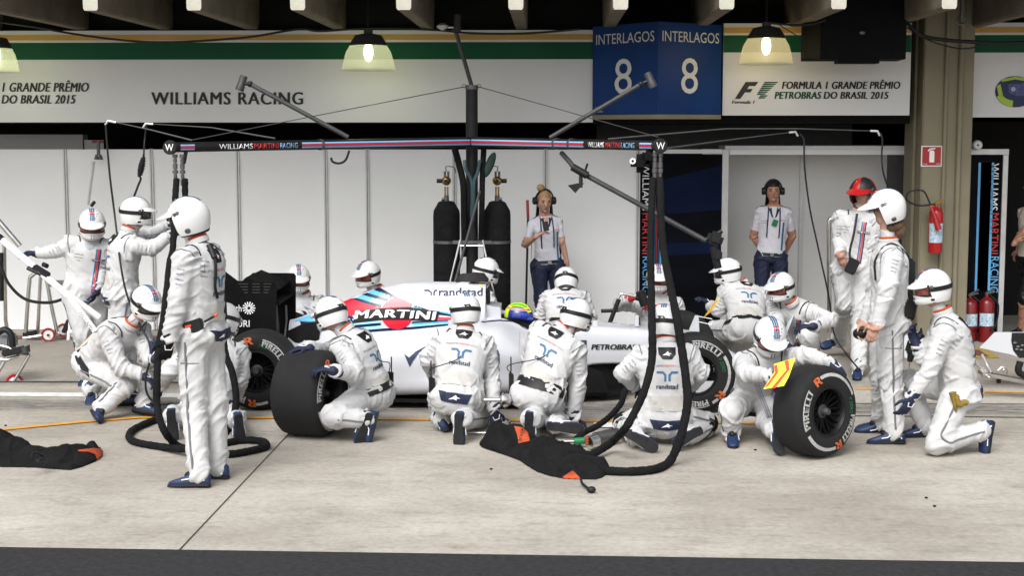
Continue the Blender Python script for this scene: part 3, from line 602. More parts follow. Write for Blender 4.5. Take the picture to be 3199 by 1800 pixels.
class Helm:
    def __init__(s, C, f, u):
        s.k = 1.; s.C = C; s.f = f.normalized(); s.u = (u-s.f*u.dot(s.f)).normalized(); s.l = s.u.cross(s.f)
    def pt(s, az, el, k=1., fw=0.):
        e = R(el); c = math.cos(e) if el > 0 else math.cos(e*.62); a = R(az)
        return s.C+(s.f*(HA*c*math.cos(a)+fw)+s.l*HB*c*math.sin(a)+s.u*HC*math.sin(e))*1.0+((s.f*math.cos(a)*HA+s.l*math.sin(a)*HB)*c+s.u*HC*math.sin(e))*(k-1)
    def patch(s, mb, azs, lo, hi, k1, k0, ne=8, closed=False, fw=None):
        na = len(azs); vo = []; vi = []
        for a in azs:
            for j in range(ne+1):
                e = lo(a)+(hi(a)-lo(a))*j/ne; f_ = fw(a, e) if fw else 0
                vo.append(s.pt(a, e, k1, f_)); vi.append(s.pt(a, e, k0, f_))
        st = ne+1; fs = []; o = len(vo); rg = range(na) if closed else range(na-1)
        for i in rg:
            i2 = (i+1) % na
            for j in range(ne):
                a, b, c, d = i*st+j, i2*st+j, i2*st+j+1, i*st+j+1; fs += [(a, b, c, d), (o+d, o+c, o+b, o+a)]
            fs += [(i*st, o+i*st, o+i2*st, i2*st), (i2*st+ne, o+i2*st+ne, o+i*st+ne, i*st+ne)]
        if not closed: fs += [tuple(range(st-1, -1, -1)) and (j, j+1, o+j+1, o+j) for j in range(ne)]+[((na-1)*st+j+1, (na-1)*st+j, o+(na-1)*st+j, o+(na-1)*st+j+1) for j in range(ne)]
        mb.add(vo+vi, fs)
    def sag(s, mb, t0, t1, w0, w1, k=1.012, n=14):
        vs = []
        for i in range(n+1):
            t = R(t0+(t1-t0)*i/n)
            for w_ in (w0, w1):
                q = math.sqrt(max(0, 1-(w_/HB)**2)); vs.append(s.C+s.f*HA*k*q*math.cos(t)+s.u*HC*k*q*math.sin(t)+s.l*w_*k)
        mb.add(vs, [(2*i, 2*i+1, 2*i+3, 2*i+2) for i in range(n)])
def helmet(parent, C, f, u, style='goggle', visor='visor', shell='helmet'):
    global HA, HB, HC
    HA, HB, HC = (.146, .126, .140) if style == 'open' else (.136, .118, .132)
    H = Helm(C, f, u); az = [i*7.5 for i in range(48)]
    def sgn(a): a = a % 360; return a-360 if a > 180 else a
    def low(a):
        a = abs(sgn(a))
        if style == 'open':
            return 8 if a < 55 else (8-(a-55)/20*70 if a < 75 else -62+(a-75)/105*30)
        return 7 if a < 60 else (7-(a-60)/18*63 if a < 78 else -56+(a-78)/102*12)
    mb = MB(); H.patch(mb, az, low, lambda a: 90, 1., .91, 12, True); sh = build('helmet', mb, shell, parent, 50)
    # peak
    mb = MB(); aa = [-58+116*i/14 for i in range(15)]
    def bl(a): return (.055 if style != 'open' else .075)*math.cos(R(a*90/60))**.7
    vs = []
    for a in aa:
        d = (H.f*math.cos(R(a))*HA+H.l*math.sin(R(a))*HB).normalized(); p = H.pt(a, 9, 1.); p2 = H.pt(a, 16, 1.)
        vs += [p, p2, p+d*bl(a)-H.u*bl(a)*.35, p+d*bl(a)-H.u*(bl(a)*.35+.008)]
    mb.add(vs, [(4*i+x, 4*i+4+x, 4*i+4+(x+1) % 4, 4*i+(x+1) % 4) for i in range(14) for x in range(4)]); build('peak', mb, shell, sh, 50)
    if style == 'goggle':
        mb = MB(); H.patch(mb, [-60+8*i for i in range(16)], lambda a: -27+4*abs(a)/60, lambda a: 8, 1.05, .93, 4, False); build('goggles', mb, visor, sh, 60)
        mb = MB(); H.patch(mb, [-61+8*i for i in range(16)]+[63], lambda a: 4, lambda a: 10, 1.065, .98, 2, False); H.patch(mb, [-61+8*i for i in range(16)]+[63], lambda a: -29+4*abs(a)/60, lambda a: -24+4*abs(a)/60, 1.065, .95, 2, False); build('goggle_frame', mb, 'black', sh, 50)
        mb = MB(); H.patch(mb, [57+6*i for i in range(42)], lambda a: -12+10*(abs(sgn(a))-57)/123, lambda a: 2+10*(abs(sgn(a))-57)/123, 1.03, .99, 3); build('strap', mb, 'black', sh, 60)
        mb = MB(); H.patch(mb, [160+5*i for i in range(6)], lambda a: 15, lambda a: 19, 1.035, .99, 2); H.patch(mb, [164, 168, 171], lambda a: 2, lambda a: 15, 1.05, .99, 2); H.patch(mb, [180, 184, 187], lambda a: 2, lambda a: 15, 1.05, .99, 2); build('buckle', mb, 'black', sh, 50)
        mb = MB()
        for q in (-1, 1): pp_ = H.pt(q*70, 3, 1.03); mb = MB(); mb.lathe([(0, .007), (.012, .006), (.015, 0)], pp_, H.pt(q*70, 3, 1.3)-pp_, 12); build('hinge', mb, 'grey', sh)
        def fw(a, e): return .022*math.cos(R(a))**2*(1 if e < -40 else .5)
        mb = MB(); H.patch(mb, [-84+8*i for i in range(22)], lambda a: -66+.0026*a*a, lambda a: -26-.0012*a*a, 1.035, .95, 6, False, fw); ch = build('chin_guard', mb, shell, sh, 50)
        mb = MB()
        for q in (-1, 1):
            H.patch(mb, [q*(7-2), q*7], lambda a: -52, lambda a: -34, 1.06, .98, 3, False, fw); H.patch(mb, [q*66, q*72, q*78][::q], lambda a: -42, lambda a: -34, 1.05, .98, 2)
        build('chin_vent', mb, 'black', ch, 0)
    else:
        mb = MB()
        for q in (-1, 1):
            for a, e in ((66, 10), (74, 14)): p = H.pt(q*a, e, 1.0); mb.lathe([(.0, .008), (.010, .008), (.013, .0)], p, (H.pt(q*a, e, 1.2)-p), 12)
            p = H.pt(q*100, -38, 1.0); mb.lathe([(0, .006), (.018, .005), (.02, -.004)], p, (H.pt(q*100, -38, 1.2)-p), 14)
        build('snap', mb, 'grey', sh)
        mb = MB(); H.patch(mb, az, lambda a: low(a)-5, lambda a: low(a)+.5, 1.006, .92, 1, True); build('trim', mb, 'black', sh, 50)
        mb = MB(); H.patch(mb, [-50+100*i/10 for i in range(11)], lambda a: -8, lambda a: 9, 1.01, .96, 3); build('goggles', mb, visor, sh, 60)
    if shell == 'helmet':
        for m, a, b in (('txt_b', -.022, -.009), ('txt_n', -.005, .005), ('txt_b', .009, .022)):
            mb = MB(); H.sag(mb, 26, 128, a, b); build('stripe', mb, m, sh)
        mb = MB()
        for t, hw in ((34, .032), (46, .042), (74, .042), (94, .03)): H.sag(mb, t, t+3.2, -hw, hw, 1.016, 2)
        build('crest_bar', mb, 'txt_k', sh)
        mb = MB(); H.sag(mb, 52, 67, -.018, .018, 1.02, 4); build('crest_red', mb, 'redtxt', sh)
        mb = MB(); H.sag(mb, 56.5, 62.5, -.048, .048, 1.024, 3); build('crest_name', mb, 'txt_k', sh)
        mb = MB()
        v, f_, asp = text2d('MARTINI', bold=0.)
        for x, y in v: pass
        def tf(x, y):
            t = R(57.4+y*4.2); w_ = (.5-x)*-.088; q = math.sqrt(max(0, 1-(w_/HB)**2)); return H.C+H.f*HA*1.03*q*math.cos(t)+H.u*HC*1.03*q*math.sin(t)+H.l*w_*1.03
        put_text(mb, 'MARTINI', tf, bold=0.); build('lettering', mb, 'txt_w', sh)
    return sh
PEOPLE = {}
def person(key, label, pel, neck, yaw, head, arms, legs, outfit='suit', hunch=.05, hyaw=None, hel='goggle', visor='visor', group='pit crew', back=True, front=False, belt=True, glove='navy', shoes='navy', sc=1., radio=None, head_fw=.05, seed=0, footing=None, shell='helmet', lean=None):
    pelv = P(*pel); nk = resolve(neck, pelv, .53*sc); fr0 = fdir(yaw); frh = fdir(hyaw if hyaw is not None else yaw)
    root = thing('person', Vector((pelv.x, pelv.y, 0)), label, 'person', group)
    ax = (nk-pelv).normalized()
    lat_n = UP.cross(fr0); lat_n = (lat_n-ax*lat_n.dot(ax)).normalized(); lat_h = UP.cross(frh).normalized()
    if lean: lat_n = (lat_n+ax*lean).normalized()
    fr = lat_n.cross(ax); bk = -fr
    mid = (pelv+nk)/2+bk*hunch
    def sp(t): return pelv*(1-t)**2+mid*2*t*(1-t)+nk*t*t
    def tg(t): return ((mid-pelv)*(1-t)+(nk-mid)*t).normalized()
    suit = outfit == 'suit'; g = 1. if suit else .9
    if outfit == 'woman': g = .82
    secs = [(-.10, .10, .085), (-.04, .155, .115), (.05, .18, .128), (.2, .172, .122), (.38, .168, .118), (.55, .182, .126), (.7, .20, .13), (.82, .205, .122), (.92, .175, .10), (.98, .12, .08), (1.04, .068, .068)]
    if outfit == 'woman': secs = [(-.10, .10, .085), (-.04, .17, .12), (.05, .19, .13), (.2, .17, .115), (.38, .155, .105), (.55, .172, .118), (.7, .195, .14), (.82, .195, .115), (.92, .175, .09), (.98, .12, .07), (1.04, .06, .06)]
    if suit: secs = [(t, a*1.10, b*1.12) for t, a, b in secs[:-2]]+[(.985, .115, .085), (1.04, .07, .07)]
    rings = []
    for t, a, b in secs:
        c = sp(t) if 0 <= t <= 1 else (sp(0)+tg(0)*t*.53 if t < 0 else sp(1)+tg(1)*(t-1)*.53)
        tt = min(1, max(0, t)); k = tg(tt); la = lat_h.lerp(lat_n, tt); la = (la-k*la.dot(k)).normalized(); de = la.cross(k)
        rings.append([c+la*a*g*sc*math.cos(2*math.pi*j/20)+de*b*g*sc*math.sin(2*math.pi*j/20) for j in range(20)])
    mb = MB(); mb.loft(rings); bones = [('torso', pelv, nk, .13)]
    if suit: ra, rl = (.086, .068, .050), (.115, .088, .070)
    elif outfit == 'woman': ra, rl = (.046, .038, .026), (.098, .066, .045)
    else: ra, rl = (.058, .046, .032), (.098, .075, .055)
    shs = {}
    for s_, sg in (('L', 1), ('R', -1)):
        s0 = nk-ax*.075*sc+lat_n*.165*g*sg*sc; shs[s_] = s0
        mb.cap(nk-ax*.05+lat_n*.03*sg, s0, .07*g, ra[0], 12)
        if s_ in arms:
            e = resolve(arms[s_][0], s0, .30*sc); wv = resolve(arms[s_][1], e, .27*sc)
            mb.cap(s0, e, ra[0], ra[1]); mb.cap(e, wv, ra[1], ra[2])
            bones += [('uarm'+s_, s0, e, ra[1]), ('farm'+s_, e, wv, ra[2])]
            hp = arms[s_][2] if len(arms[s_]) > 2 else None
            hd = (P(hp[0], hp[1], wv.y+(hp[2] if len(hp) > 2 else 0))-wv).normalized() if hp else (wv-e).normalized()
            shs['h'+s_] = (wv, hd, sg, e)
        h0 = pelv+lat_h*.095*sg*sc
        if s_ in legs:
            kn = resolve(legs[s_][0], h0, .45*sc); an = resolve(legs[s_][1], kn, .43*sc)
            mb.cap(h0, kn, rl[0], rl[1], 14); mb.cap(kn, an, rl[1], rl[2], 14)
            bt = (h0+bk*.05*sc-ax*.02); mb.ell(bt, (.105*sc*g, .105*sc*g, .11*sc*g), None, 12, 8)
            if suit and s_ == 'L': mb.ell(pelv+bk*.04*sc-ax*.02, (.165, .125, .14), Matrix((lat_h, UP.cross(lat_h), UP)).transposed(), 16, 10)
            bones += [('thigh'+s_, h0, kn, rl[0]), ('shin'+s_, kn, an, rl[1])]
            shs['k'+s_] = (kn, an)
            ll = ((kn-h0).length, (an-kn).length)
            if max(ll) > .56 or min(ll) < .3: print('LEG', key, s_, 'thigh %.2f shin %.2f' % ll)
        if s_ in arms:
            ll = ((e-s0).length, (wv-e).length)
            if max(ll) > .40 or min(ll) < .18: print('ARM', key, s_, 'upper %.2f fore %.2f' % ll)
    tl = (nk-pelv).length
    if not .42 < tl < .64: print('TORSO', key, '%.2f' % tl)
    hx, hy, hyw, hpt = head[:4]; hf = fdir(hyw, hpt); hc0 = resolve((hx, hy, 0), nk, .2); hc = P(hx, hy, nk.y+fr0.y*head_fw)
    hu = UP
    if abs(hpt) > 1: hu = (UP-hf*hf.dot(UP)).normalized()
    if len(head) > 4: hu = Matrix.Rotation(R(head[4]), 3, hf) @ hu
    hl = hu.cross(hf)
    mb.cap(nk-ax*.04, hc-hu*.06, .06 if suit else .05, .052, 12); rot = Matrix((hl, hf, hu)).transposed()
    hs = 1. if suit else 1.06
    mb.ell(hc+hf*.0, (.073*hs, .09*hs, .108*hs), rot, 18, 14); mb.ell(hc+hf*.025-hu*.06, (.05*hs, .06*hs, .06*hs), rot, 14, 10)
    bones += [('neck', nk+ax*.02, hc-hu*.08, .05), ('head', hc-hu*.05, hc+hu*.05, .09)]
    bare = outfit != 'suit' or glove == 'skin'
    if not suit:
        mb.cap(hc+hf*.085+hu*.015, hc+hf*.108-hu*.022, .009, .014, 8, 2); mb.ell(hc+hf*.085-hu*.055, (.022, .014, .012), rot, 10, 8); mb.ell(hc+hf*.078+hu*.035, (.05, .015, .012), rot, 10, 8); mb.ell(hc+hf*.075-hu*.09, (.022, .02, .018), rot, 10, 8)
        for q in (-1, 1): mb.ell(hc+hl*.077*q-hf*.01, (.012, .02, .03), rot, 8, 6)
    if bare:
        for s_ in 'LR':
            if 'h'+s_ in shs:
                wv, hd, sg, e = shs['h'+s_]; hn = -UP if abs(hd.z) < .8 else (pelv-wv); hand_geo(mb, wv, hd, hn+Vector((0, .001, 0)), -sg, .98 if outfit != 'woman' else .9, .7); bones.append(('hand'+s_, wv+hd*.02, wv+hd*.17, .03))
    me = remesh(mb, .0105 if suit and not bare else .0075, 3 if bare else 5)
    # wrinkles + zones
    n = len(me.vertices); co = np.empty(n*3, 'f'); me.vertices.foreach_get('co', co); co = co.reshape(-1, 3).astype('d')
    no = np.empty(n*3, 'f'); me.vertices.foreach_get('normal', no); no = no.reshape(-1, 3).astype('d')
    D = []; T = []
    for nm, a, b, r in bones:
        a_, b_ = np.array(a), np.array(b); d = b_-a_; L2 = d@d; t = np.clip(((co-a_)@d)/L2, 0, 1); D.append(np.linalg.norm(co-(a_+t[:, None]*d), axis=1)-r); T.append(((co-a_)@d)/L2)
    D = np.array(D); T = np.array(T); bi = D.argmin(0); tt = T[bi, np.arange(n)]
    names = [b[0] for b in bones]; disp = np.zeros(n)
    for i in range(n):
        nm = names[bi[i]]; k = nm[:4]
        if k in ('neck', 'head', 'hand') or (not suit and k == 'farm'): continue
        a, b = bones[bi[i]][1], bones[bi[i]][2]; L = (b-a).length; t = tt[i]; p = co[i]; q = a+(b-a)*t; rx, ry, rz = p[0]-q.x, p[1]-q.y, p[2]-q.z
        if k == 'tors': amp, fa, fr_ = .010, 8, 4.0
        elif k in ('uarm', 'farm'): amp, fa, fr_ = .013, 10, 5.
        else: amp, fa, fr_ = .014, 7.5, 5.
        if not suit: amp *= .7
        e = min(abs(t), abs(1-t)); jt = .55+1.0*math.exp(-(e/.2)**2)
        if k == 'tors': jt = .5+.8*math.exp(-((t-.18)/.2)**2)
        v1 = noise.noise(Vector((t*L*fa+rx*7, rx*fr_*1.6+seed+t*2, ry*fr_*1.6+rz*fr_)))
        v2 = noise.noise(Vector((p[0]*9+seed, p[1]*9, p[2]*9)))
        v3 = noise.noise(Vector((t*L*fa*2.1+rx*9, rx*9+seed, ry*9+rz*6)))
        rg_ = max(0., 1-4.2*abs(v1)); r3_ = max(0., 1-4.5*abs(v3)); disp[i] = amp*jt*(rg_*1.05+r3_*.35-.3)+v2*.004
    co += no*disp[:, None]; me.vertices.foreach_set('co', co.astype('f').ravel()); me.update()
    ctr = np.empty(len(me.polygons)*3, 'f'); me.polygons.foreach_get('center', ctr); ctr = ctr.reshape(-1, 3).astype('d')
    fi = np.zeros(len(me.polygons), 'i')
    lv = np.array([p.vertices[0] for p in me.polygons]); fb = bi[lv]; ft = tt[lv]
    if suit: mats = ['suit', 'skin']; zone = lambda nm, t: 1 if nm in ('head',) or nm[:4] == 'hand' or (nm == 'neck' and t > .25) or (glove == 'skin' and nm[:4] == 'farm' and t > .97) else 0
    elif outfit == 'shorts': mats = ['cream', 'skin2', 'black']; zone = lambda nm, t: 1 if nm in ('head', 'neck') or nm[:4] in ('hand', 'farm', 'shin') or (nm[:4] == 'uarm' and t > .6) else (2 if nm[:5] == 'thigh' or (nm == 'torso' and t < .08) else 0)
    else: mats = ['shirt', 'skin' if outfit == 'woman' else 'skin2', 'navy']; zone = lambda nm, t: 1 if nm in ('head', 'neck') or nm[:4] in ('hand', 'farm') or (nm[:4] == 'uarm' and t > .72) or (nm == 'torso' and t > .985) else (2 if nm[:4] in ('shin', 'thig') or (nm == 'torso' and t < .06) else 0)
    for i in range(len(fi)): fi[i] = zone(names[fb[i]], ft[i])
    body = to_obj('body', me, mats, root)
    me.polygons.foreach_set('material_index', fi)
    vw = [Vector(c) for c in co]; bvh = BVHTree.FromPolygons(vw, [tuple(p.vertices) for p in me.polygons])
    def proj(o, d, far=1.2, lift=.004):
        h = bvh.ray_cast(o, d, far); return (h[0]+h[1]*lift) if h[0] else None
    def band(name, c, axis, h, m, xd=None, lift=.006, mx=.26, n=28, th=None, par=None):
        x, y, z = frame(axis, xd or UP if abs(axis.normalized().dot(UP)) < .95 else Vector((0, 1, 0))); vs = []
        for j in range(n):
            a = 2*math.pi*j/n; d = x*math.cos(a)+y*math.sin(a)
            for q in (-h/2, 0, h/2):
                o = c+z*q; hh = bvh.ray_cast(o, d, mx); vs.append(o+d*((hh[0]-o).length+lift) if hh[0] else o+d*mx*.72)
        if n:
            ds = [[(vs[3*j+q]-(c+z*((q-1)*h/2))).length for j in range(n)] for q in range(3)]
            for q in range(3):
                md_ = sorted(ds[q])[n//2]
                for j in range(n):
                    if ds[q][j] > md_*1.42: o = c+z*((q-1)*h/2); vs[3*j+q] = o+(vs[3*j+q]-o)*(md_*1.3/ds[q][j])
        for _ in range(3):
            vs = [(vs[i]*2+vs[(i-3) % len(vs)]+vs[(i+3) % len(vs)])/4 for i in range(len(vs))]
        b = MB(); b.add(vs, [(3*j+q, 3*((j+1) % n)+q, 3*((j+1) % n)+q+1, 3*j+q+1) for j in range(n) for q in (0, 1)]); return build(name, b, m, par or body, 60)
    def decal(name, geo, m, par=None, dirv=None, org=None, lift=.004):
        """geo: list of (pts2d, faces) in metres: u right as seen, v up from the spine point; laid on the back (or front)"""
        b = MB()
        for pts, fs in geo:
            vs = [];
            for u, v in pts:
                q = proj(org(u, v), dirv, 1.2, lift); vs.append(q)
            if any(q is None for q in vs): fs = [f for f in fs if all(vs[i] is not None for i in f)]
            vs = [q if q is not None else pelv for q in vs]; b.add(vs, fs)
        b2 = MB(); used = sorted({i for f in b.f for i in f}); mp = {i: k for k, i in enumerate(used)}; b2.add([b.v[i] for i in used], [tuple(mp[i] for i in f) for f in b.f])
        if b2.f: return build(name, b2, m, par or body, 60)
    def grid_poly(poly, st=.02):
        """triangulate a 2d polygon finely"""
        bm = bmesh.new(); vs = [bm.verts.new((p[0], p[1], 0)) for p in poly]; bm.faces.new(vs); bmesh.ops.triangulate(bm, faces=bm.faces[:])
        for _ in range(4):
            es = [e for e in bm.edges if e.calc_length() > st]
            if not es: break
            bmesh.ops.subdivide_edges(bm, edges=es, cuts=1); bmesh.ops.triangulate(bm, faces=bm.faces[:])
        bm.verts.index_update(); out = ([(v.co.x, v.co.y) for v in bm.verts], [[v.index for v in f.verts] for f in bm.faces]); bm.free(); return out
    def tx(s, cx, cy, wd, ht, **k):
        v, f, asp = text2d(s, **k); return ([(cx+(a-.5)*wd, cy+(b-.5)*ht) for a, b in v], f)
    top = nk-ax*.02
    if suit and back:
        # as seen from behind, the person's left is on the left
        rt = -lat_n; orgb = lambda u, v: top+rt*u+ax*v+bk*.45
        dk = dict(dirv=-bk, org=orgb)
        decal('collar_patch', [grid_poly([(-.065, -.0), (.065, .0), (.062, -.05), (.035, -.088), (-.035, -.088), (-.062, -.05)])], 'black', **dk)
        decal('collar_mark', [grid_poly([(-.035, -.06), (-.01, -.045), (.005, -.03), (.015, -.045), (.035, -.047), (.012, -.056), (.02, -.066), (-.002, -.058)], .03)], 'txt_w', lift=.0065, **dk)
        decal('team_lettering', [tx('WILLIAMS', -.078, -.135, .095, .014)], 'txt_n', **dk)
        decal('team_lettering', [tx('MARTINI', .012, -.135, .075, .016)], 'redtxt', **dk)
        decal('team_lettering', [tx('RACING', .088, -.135, .065, .013)], 'txt_g', **dk)
        for q in (-1, 1):
            decal('sponsor_mark', [grid_poly([(q*.078, -.175), (q*.03, -.175), (q*.007, -.20), (q*.007, -.25), (q*.024, -.25), (q*.024, -.208), (q*.036, -.192), (q*.078, -.192)], .03)], 'txt_b', **dk)
        [decal('sponsor_lettering', [tx('randstad', q_, -.287, .155, .036)], 'txt_n', lift=.004+.0012*i_, **dk) for i_, q_ in enumerate((-.0014, .0014))]
        decal('lumbar_pad', [grid_poly([(-.12, -.36), (.12, -.36), (.135, -.40), (.11, -.47), (-.11, -.47), (-.135, -.40)], .03)], 'suit_pad', lift=.006, **dk)
        if not belt:
            decal('lumbar_patch', [grid_poly([(-.13, -.53), (-.065, -.538), (0, -.541), (.065, -.538), (.13, -.53), (.10, -.60), (0, -.612), (-.10, -.60)])], 'navy', lift=.007, **dk)
            decal('lumbar_mark', [grid_poly([(-.045, -.588), (-.015, -.573), (.005, -.558), (.015, -.571), (.04, -.573), (.012, -.58), (.02, -.59), (-.004, -.583)], .03)], 'txt_w', lift=.0095, **dk)
    if suit and front:
        rt = lat_n; orgf = lambda u, v: top+rt*u+ax*v+fr*.45; dk = dict(dirv=-fr, org=orgf)
        for m, u0 in (('txt_b', .06), ('redtxt', .076), ('txt_n', .092)):
            decal('stripe', [grid_poly([(u0, -.06), (u0+.013, -.06), (u0+.005, -.46), (u0-.008, -.46)], .03)], m, **dk)
        decal('badge', [grid_poly([(.03, -.15), (.14, -.15), (.14, -.168), (.03, -.168)], .03)], 'txt_k', lift=.007, **dk)
        decal('badge_lettering', [tx('MARTINI', .085, -.159, .095, .011, bold=0.)], 'txt_w', lift=.010, **dk)
        decal('chest_lettering', [tx('randstad', -.085, -.12, .075, .013, bold=0.)], 'txt_n', **dk); decal('chest_lettering', [tx('PETROBRAS', -.085, -.15, .075, .01, bold=0.)], 'txt_n', **dk); decal('chest_lettering', [tx('ORIS', -.085, -.178, .035, .01, bold=0.)], 'txt_n', **dk)
        decal('collar_line', [grid_poly([(-.05, -.02), (-.035, -.05), (0, -.075), (.035, -.05), (.05, -.02), (.04, -.02), (.025, -.045), (0, -.064), (-.025, -.045), (-.04, -.02)], .02)], 'txt_g', **dk)
    if suit:
        # shoulder seams, piping and sleeve lettering
        for s_, sg in (('L', 1), ('R', -1)):
            if s_ not in arms: continue
            s0 = shs[s_]; e = shs['h'+s_][3]; d = (e-s0).normalized(); x, y, z = frame((d*.55+lat_n*sg*.8), ax); c = s0+lat_n*sg*.012; pts = []
            for j in range(25):
                a = 2*math.pi*j/24; dd = x*math.cos(a)+y*math.sin(a); hh = bvh.ray_cast(c, dd, .13)
                if hh[0]: pts.append(hh[0]+dd*.001)
                else:
                    if len(pts) > 3: build('arm_seam', MB().tube(pts, .0045, 5), 'seam', body)
                    pts = []
            if len(pts) > 3: build('arm_seam', MB().tube(pts, .0045, 5), 'seam', body)
            pts = []
            for k in range(7):
                a = k/6; o = nk-ax*(.03+.03*a)+lat_n*sg*(.085+.05*a)+(fr*(.07-.16*a) if True else fr)+ax*.3; q = proj(o, -ax, .6, .002)
                if q: pts.append(q)
            if len(pts) > 3: build('shoulder_piping', MB().tube(crom(pts, 3), .006, 6), 'txt_k', body)
            # lettering down the outer sleeve, facing the lens side of the arm
            vdir = Vector((0, -1, 0))-d*(-d.y); vdir = (vdir+lat_n*sg*.3).normalized()
            ur = d.cross(vdir).normalized(); ur = ur if ur.dot(rgt) > 0 else -ur; ud = -d if d.z < .3 else d
            oo = lambda u, v: s0+d*.12+ur*u+ud*v+vdir*.4
            for g_ in (tx('Avanade', 0, .05, .05, .010, bold=0.), tx('HACKETT', 0, .018, .05, .010), tx('PIRELLI', 0, -.018, .05, .012, bold=0.), tx('BENQ', 0, -.05, .04, .011, bold=0.)): decal('sleeve_lettering', [g_], 'txt_n', dirv=-vdir, org=oo, lift=.003)
    if suit:
        for s_, sg in (('L', 1), ('R', -1)):
            if 'k'+s_ not in shs: continue
            h0 = pelv+lat_h*.095*sg*sc; kn, an = shs['k'+s_]; pts = []
            for a_, b_, ts in ((h0, kn, (.12, .3, .5, .7, .9)), (kn, an, (.15, .35, .55, .75, .95))):
                d = (b_-a_).normalized(); o_ = lat_h*sg; o_ = o_-d*o_.dot(d)
                if o_.length < .3: continue
                o_.normalize()
                for t_ in ts:
                    c = a_+(b_-a_)*t_; hh = bvh.ray_cast(c, o_, .2)
                    if hh[0]: pts.append(hh[0]+o_*.001)
            if len(pts) > 4: build('leg_stripe', MB().tube(crom(pts, 3), .0075, 6), 'seam', body)
            kd = (an-kn).normalized(); hd_ = (kn-h0).normalized(); fdv = fr0-hd_*fr0.dot(hd_)
            if key in ('p4', 'p16', 'p17'):
                ln = []
                for u_ in (-.8, -.4, 0, .4, .8):
                    dd = (lat_h*sg*math.cos(u_)+frh*math.sin(u_)).normalized(); hh = bvh.ray_cast(h0+(kn-h0)*.42, dd, .2)
                    if hh[0]: ln.append(hh[0]+dd*.001)
                if len(ln) > 3: build('pocket_seam', MB().tube(ln, .004, 5), 'seam', body)
    if suit and belt:
        bl = band('belt', pelv+tg(.1)*.055, tg(.1), .085 if key == 'p10' else .055, 'black', lift=.013, mx=.34, par=root)
    cl = None
    if suit:
        c = nk+ax*.035; cl = MB(); x, y, z = frame(hc-nk)
        cl.lathe([(.072, -.02), (.074, .01), (.064, .018), (.06, .0)], c, hc-nk, 20); build('collar', cl, 'suit', root)
        cl = MB(); cl.lathe([(.066, .012), (.069, .026), (.062, .034), (.058, .02)], c, hc-nk, 20); build('neck_band', cl, 'oranger', root)
        helmet(root, hc+hu*.02, hf, hu, hel, visor, shell)
    if not bare:
        for s_ in 'LR':
            if 'h'+s_ in shs:
                wv, hd, sg, e = shs['h'+s_]; hm = MB(); fa = (wv-e).normalized(); hn = -UP if abs(hd.z) < .8 else (nk-wv)+fr*.2
                hand_geo(hm, wv+fa*.01, hd, hn+Vector((.01, .02, 0)), -sg, 1.14, .75); hm.cap(wv-fa*.05, wv+fa*.015, .05, .042, 12, 2)
                gl = to_obj('glove', remesh(hm, .0065, 2), [glove], root)
                hm = MB(); n_ = (hn-hd*hn.dot(hd)).normalized(); s2 = hd.cross(n_); b0 = wv+hd*.05-n_*.025
                hm.tube([b0-s2*.03, b0+hd*.03-s2*.02, b0+hd*.025+s2*.02, b0-hd*.01+s2*.03], .0035, 5); build('glove_piping', hm, 'txt_w', gl)
    for s_ in 'LR':
        if 'k'+s_ in shs and len(legs[s_]) > 2:
            kn, an = shs['k'+s_]; fs = legs[s_][2]; fd = fdir(*fs) if len(fs) < 3 else (PZ(fs[0], fs[1], fs[2])-an)
            shoe(root, an, kn, fd, shoes)
    if radio:
        t, side = radio; la = lat_h*side; c0 = pelv+tg(.1)*.06; dd = (la*.95+bk*.4).normalized()
        hh = bvh.ray_cast(c0, dd, .3); q = (hh[0] if hh[0] else c0+dd*.17)+dd*.022; x = dd.cross(UP).normalized(); rm = Matrix((x, dd, UP)).transposed()
        b = MB(); b.box(q, (.06, .035, .13), rm, .005); rd = build('radio', b, 'black', root, 30)
        b = MB(); b.tube([q+UP*.06+x*.02, q+UP*.19+x*.02], .006, 6); build('antenna', b, 'black', rd)
        b = MB(); b.tube(crom([q+UP*.06-x*.01, q+UP*.13-x*.03+dd*.02, sp(.5)+bk*.14, nk-ax*.03+bk*.09], 6), .004, 5); build('wire', b, 'black', rd)
    PEOPLE[key] = dict(root=root, body=body, pelv=pelv, nk=nk, ax=ax, fr=fr, bk=bk, lat=lat_n, hc=hc, hf=hf, hu=hu, hl=hl, bvh=bvh, sh=shs, decal=decal, grid=grid_poly, tx=tx, proj=proj, top=top, band=band, sp=sp, tg=tg)
    return PEOPLE[key]
z = lambda h: ('z', h)
y = lambda d: ('y', d)
person('p1', 'mechanic facing us in a white suit, one arm stretched left to a steel pole', (266, 915, 13.5), (284, 745, 0), 15, (288, 703, 18, 14), dict(R=[(182, 783, 0), (122, 792, 0), (76, 787)], L=[(318, 838, 0), (305, 905, -1), (288, 940)]), dict(R=[(262, 1045, -1), (272, 1168, z(.09)), (5, 8)], L=[(300, 1070, -1), (284, 1222, z(.09)), (10, 8)]), back=False, front=True, visor='visor_red', seed=1, belt=False)
person('p2', 'mechanic turned away beside the hoses, reaching right past the tall foreground man', (383, 915, 12.9), (402, 730, 0), 118, (424, 668, 100, 0), dict(R=[(472, 778, 0), (530, 738, 0), (570, 725)], L=[(455, 742, 1), (522, 706, 0), (560, 700)]), dict(R=[(372, 1080, 0), (368, 1235, z(.09)), (100, 5)], L=[(396, 1085, 0), (396, 1225, z(.09)), (100, 5)]), seed=2, belt=False)
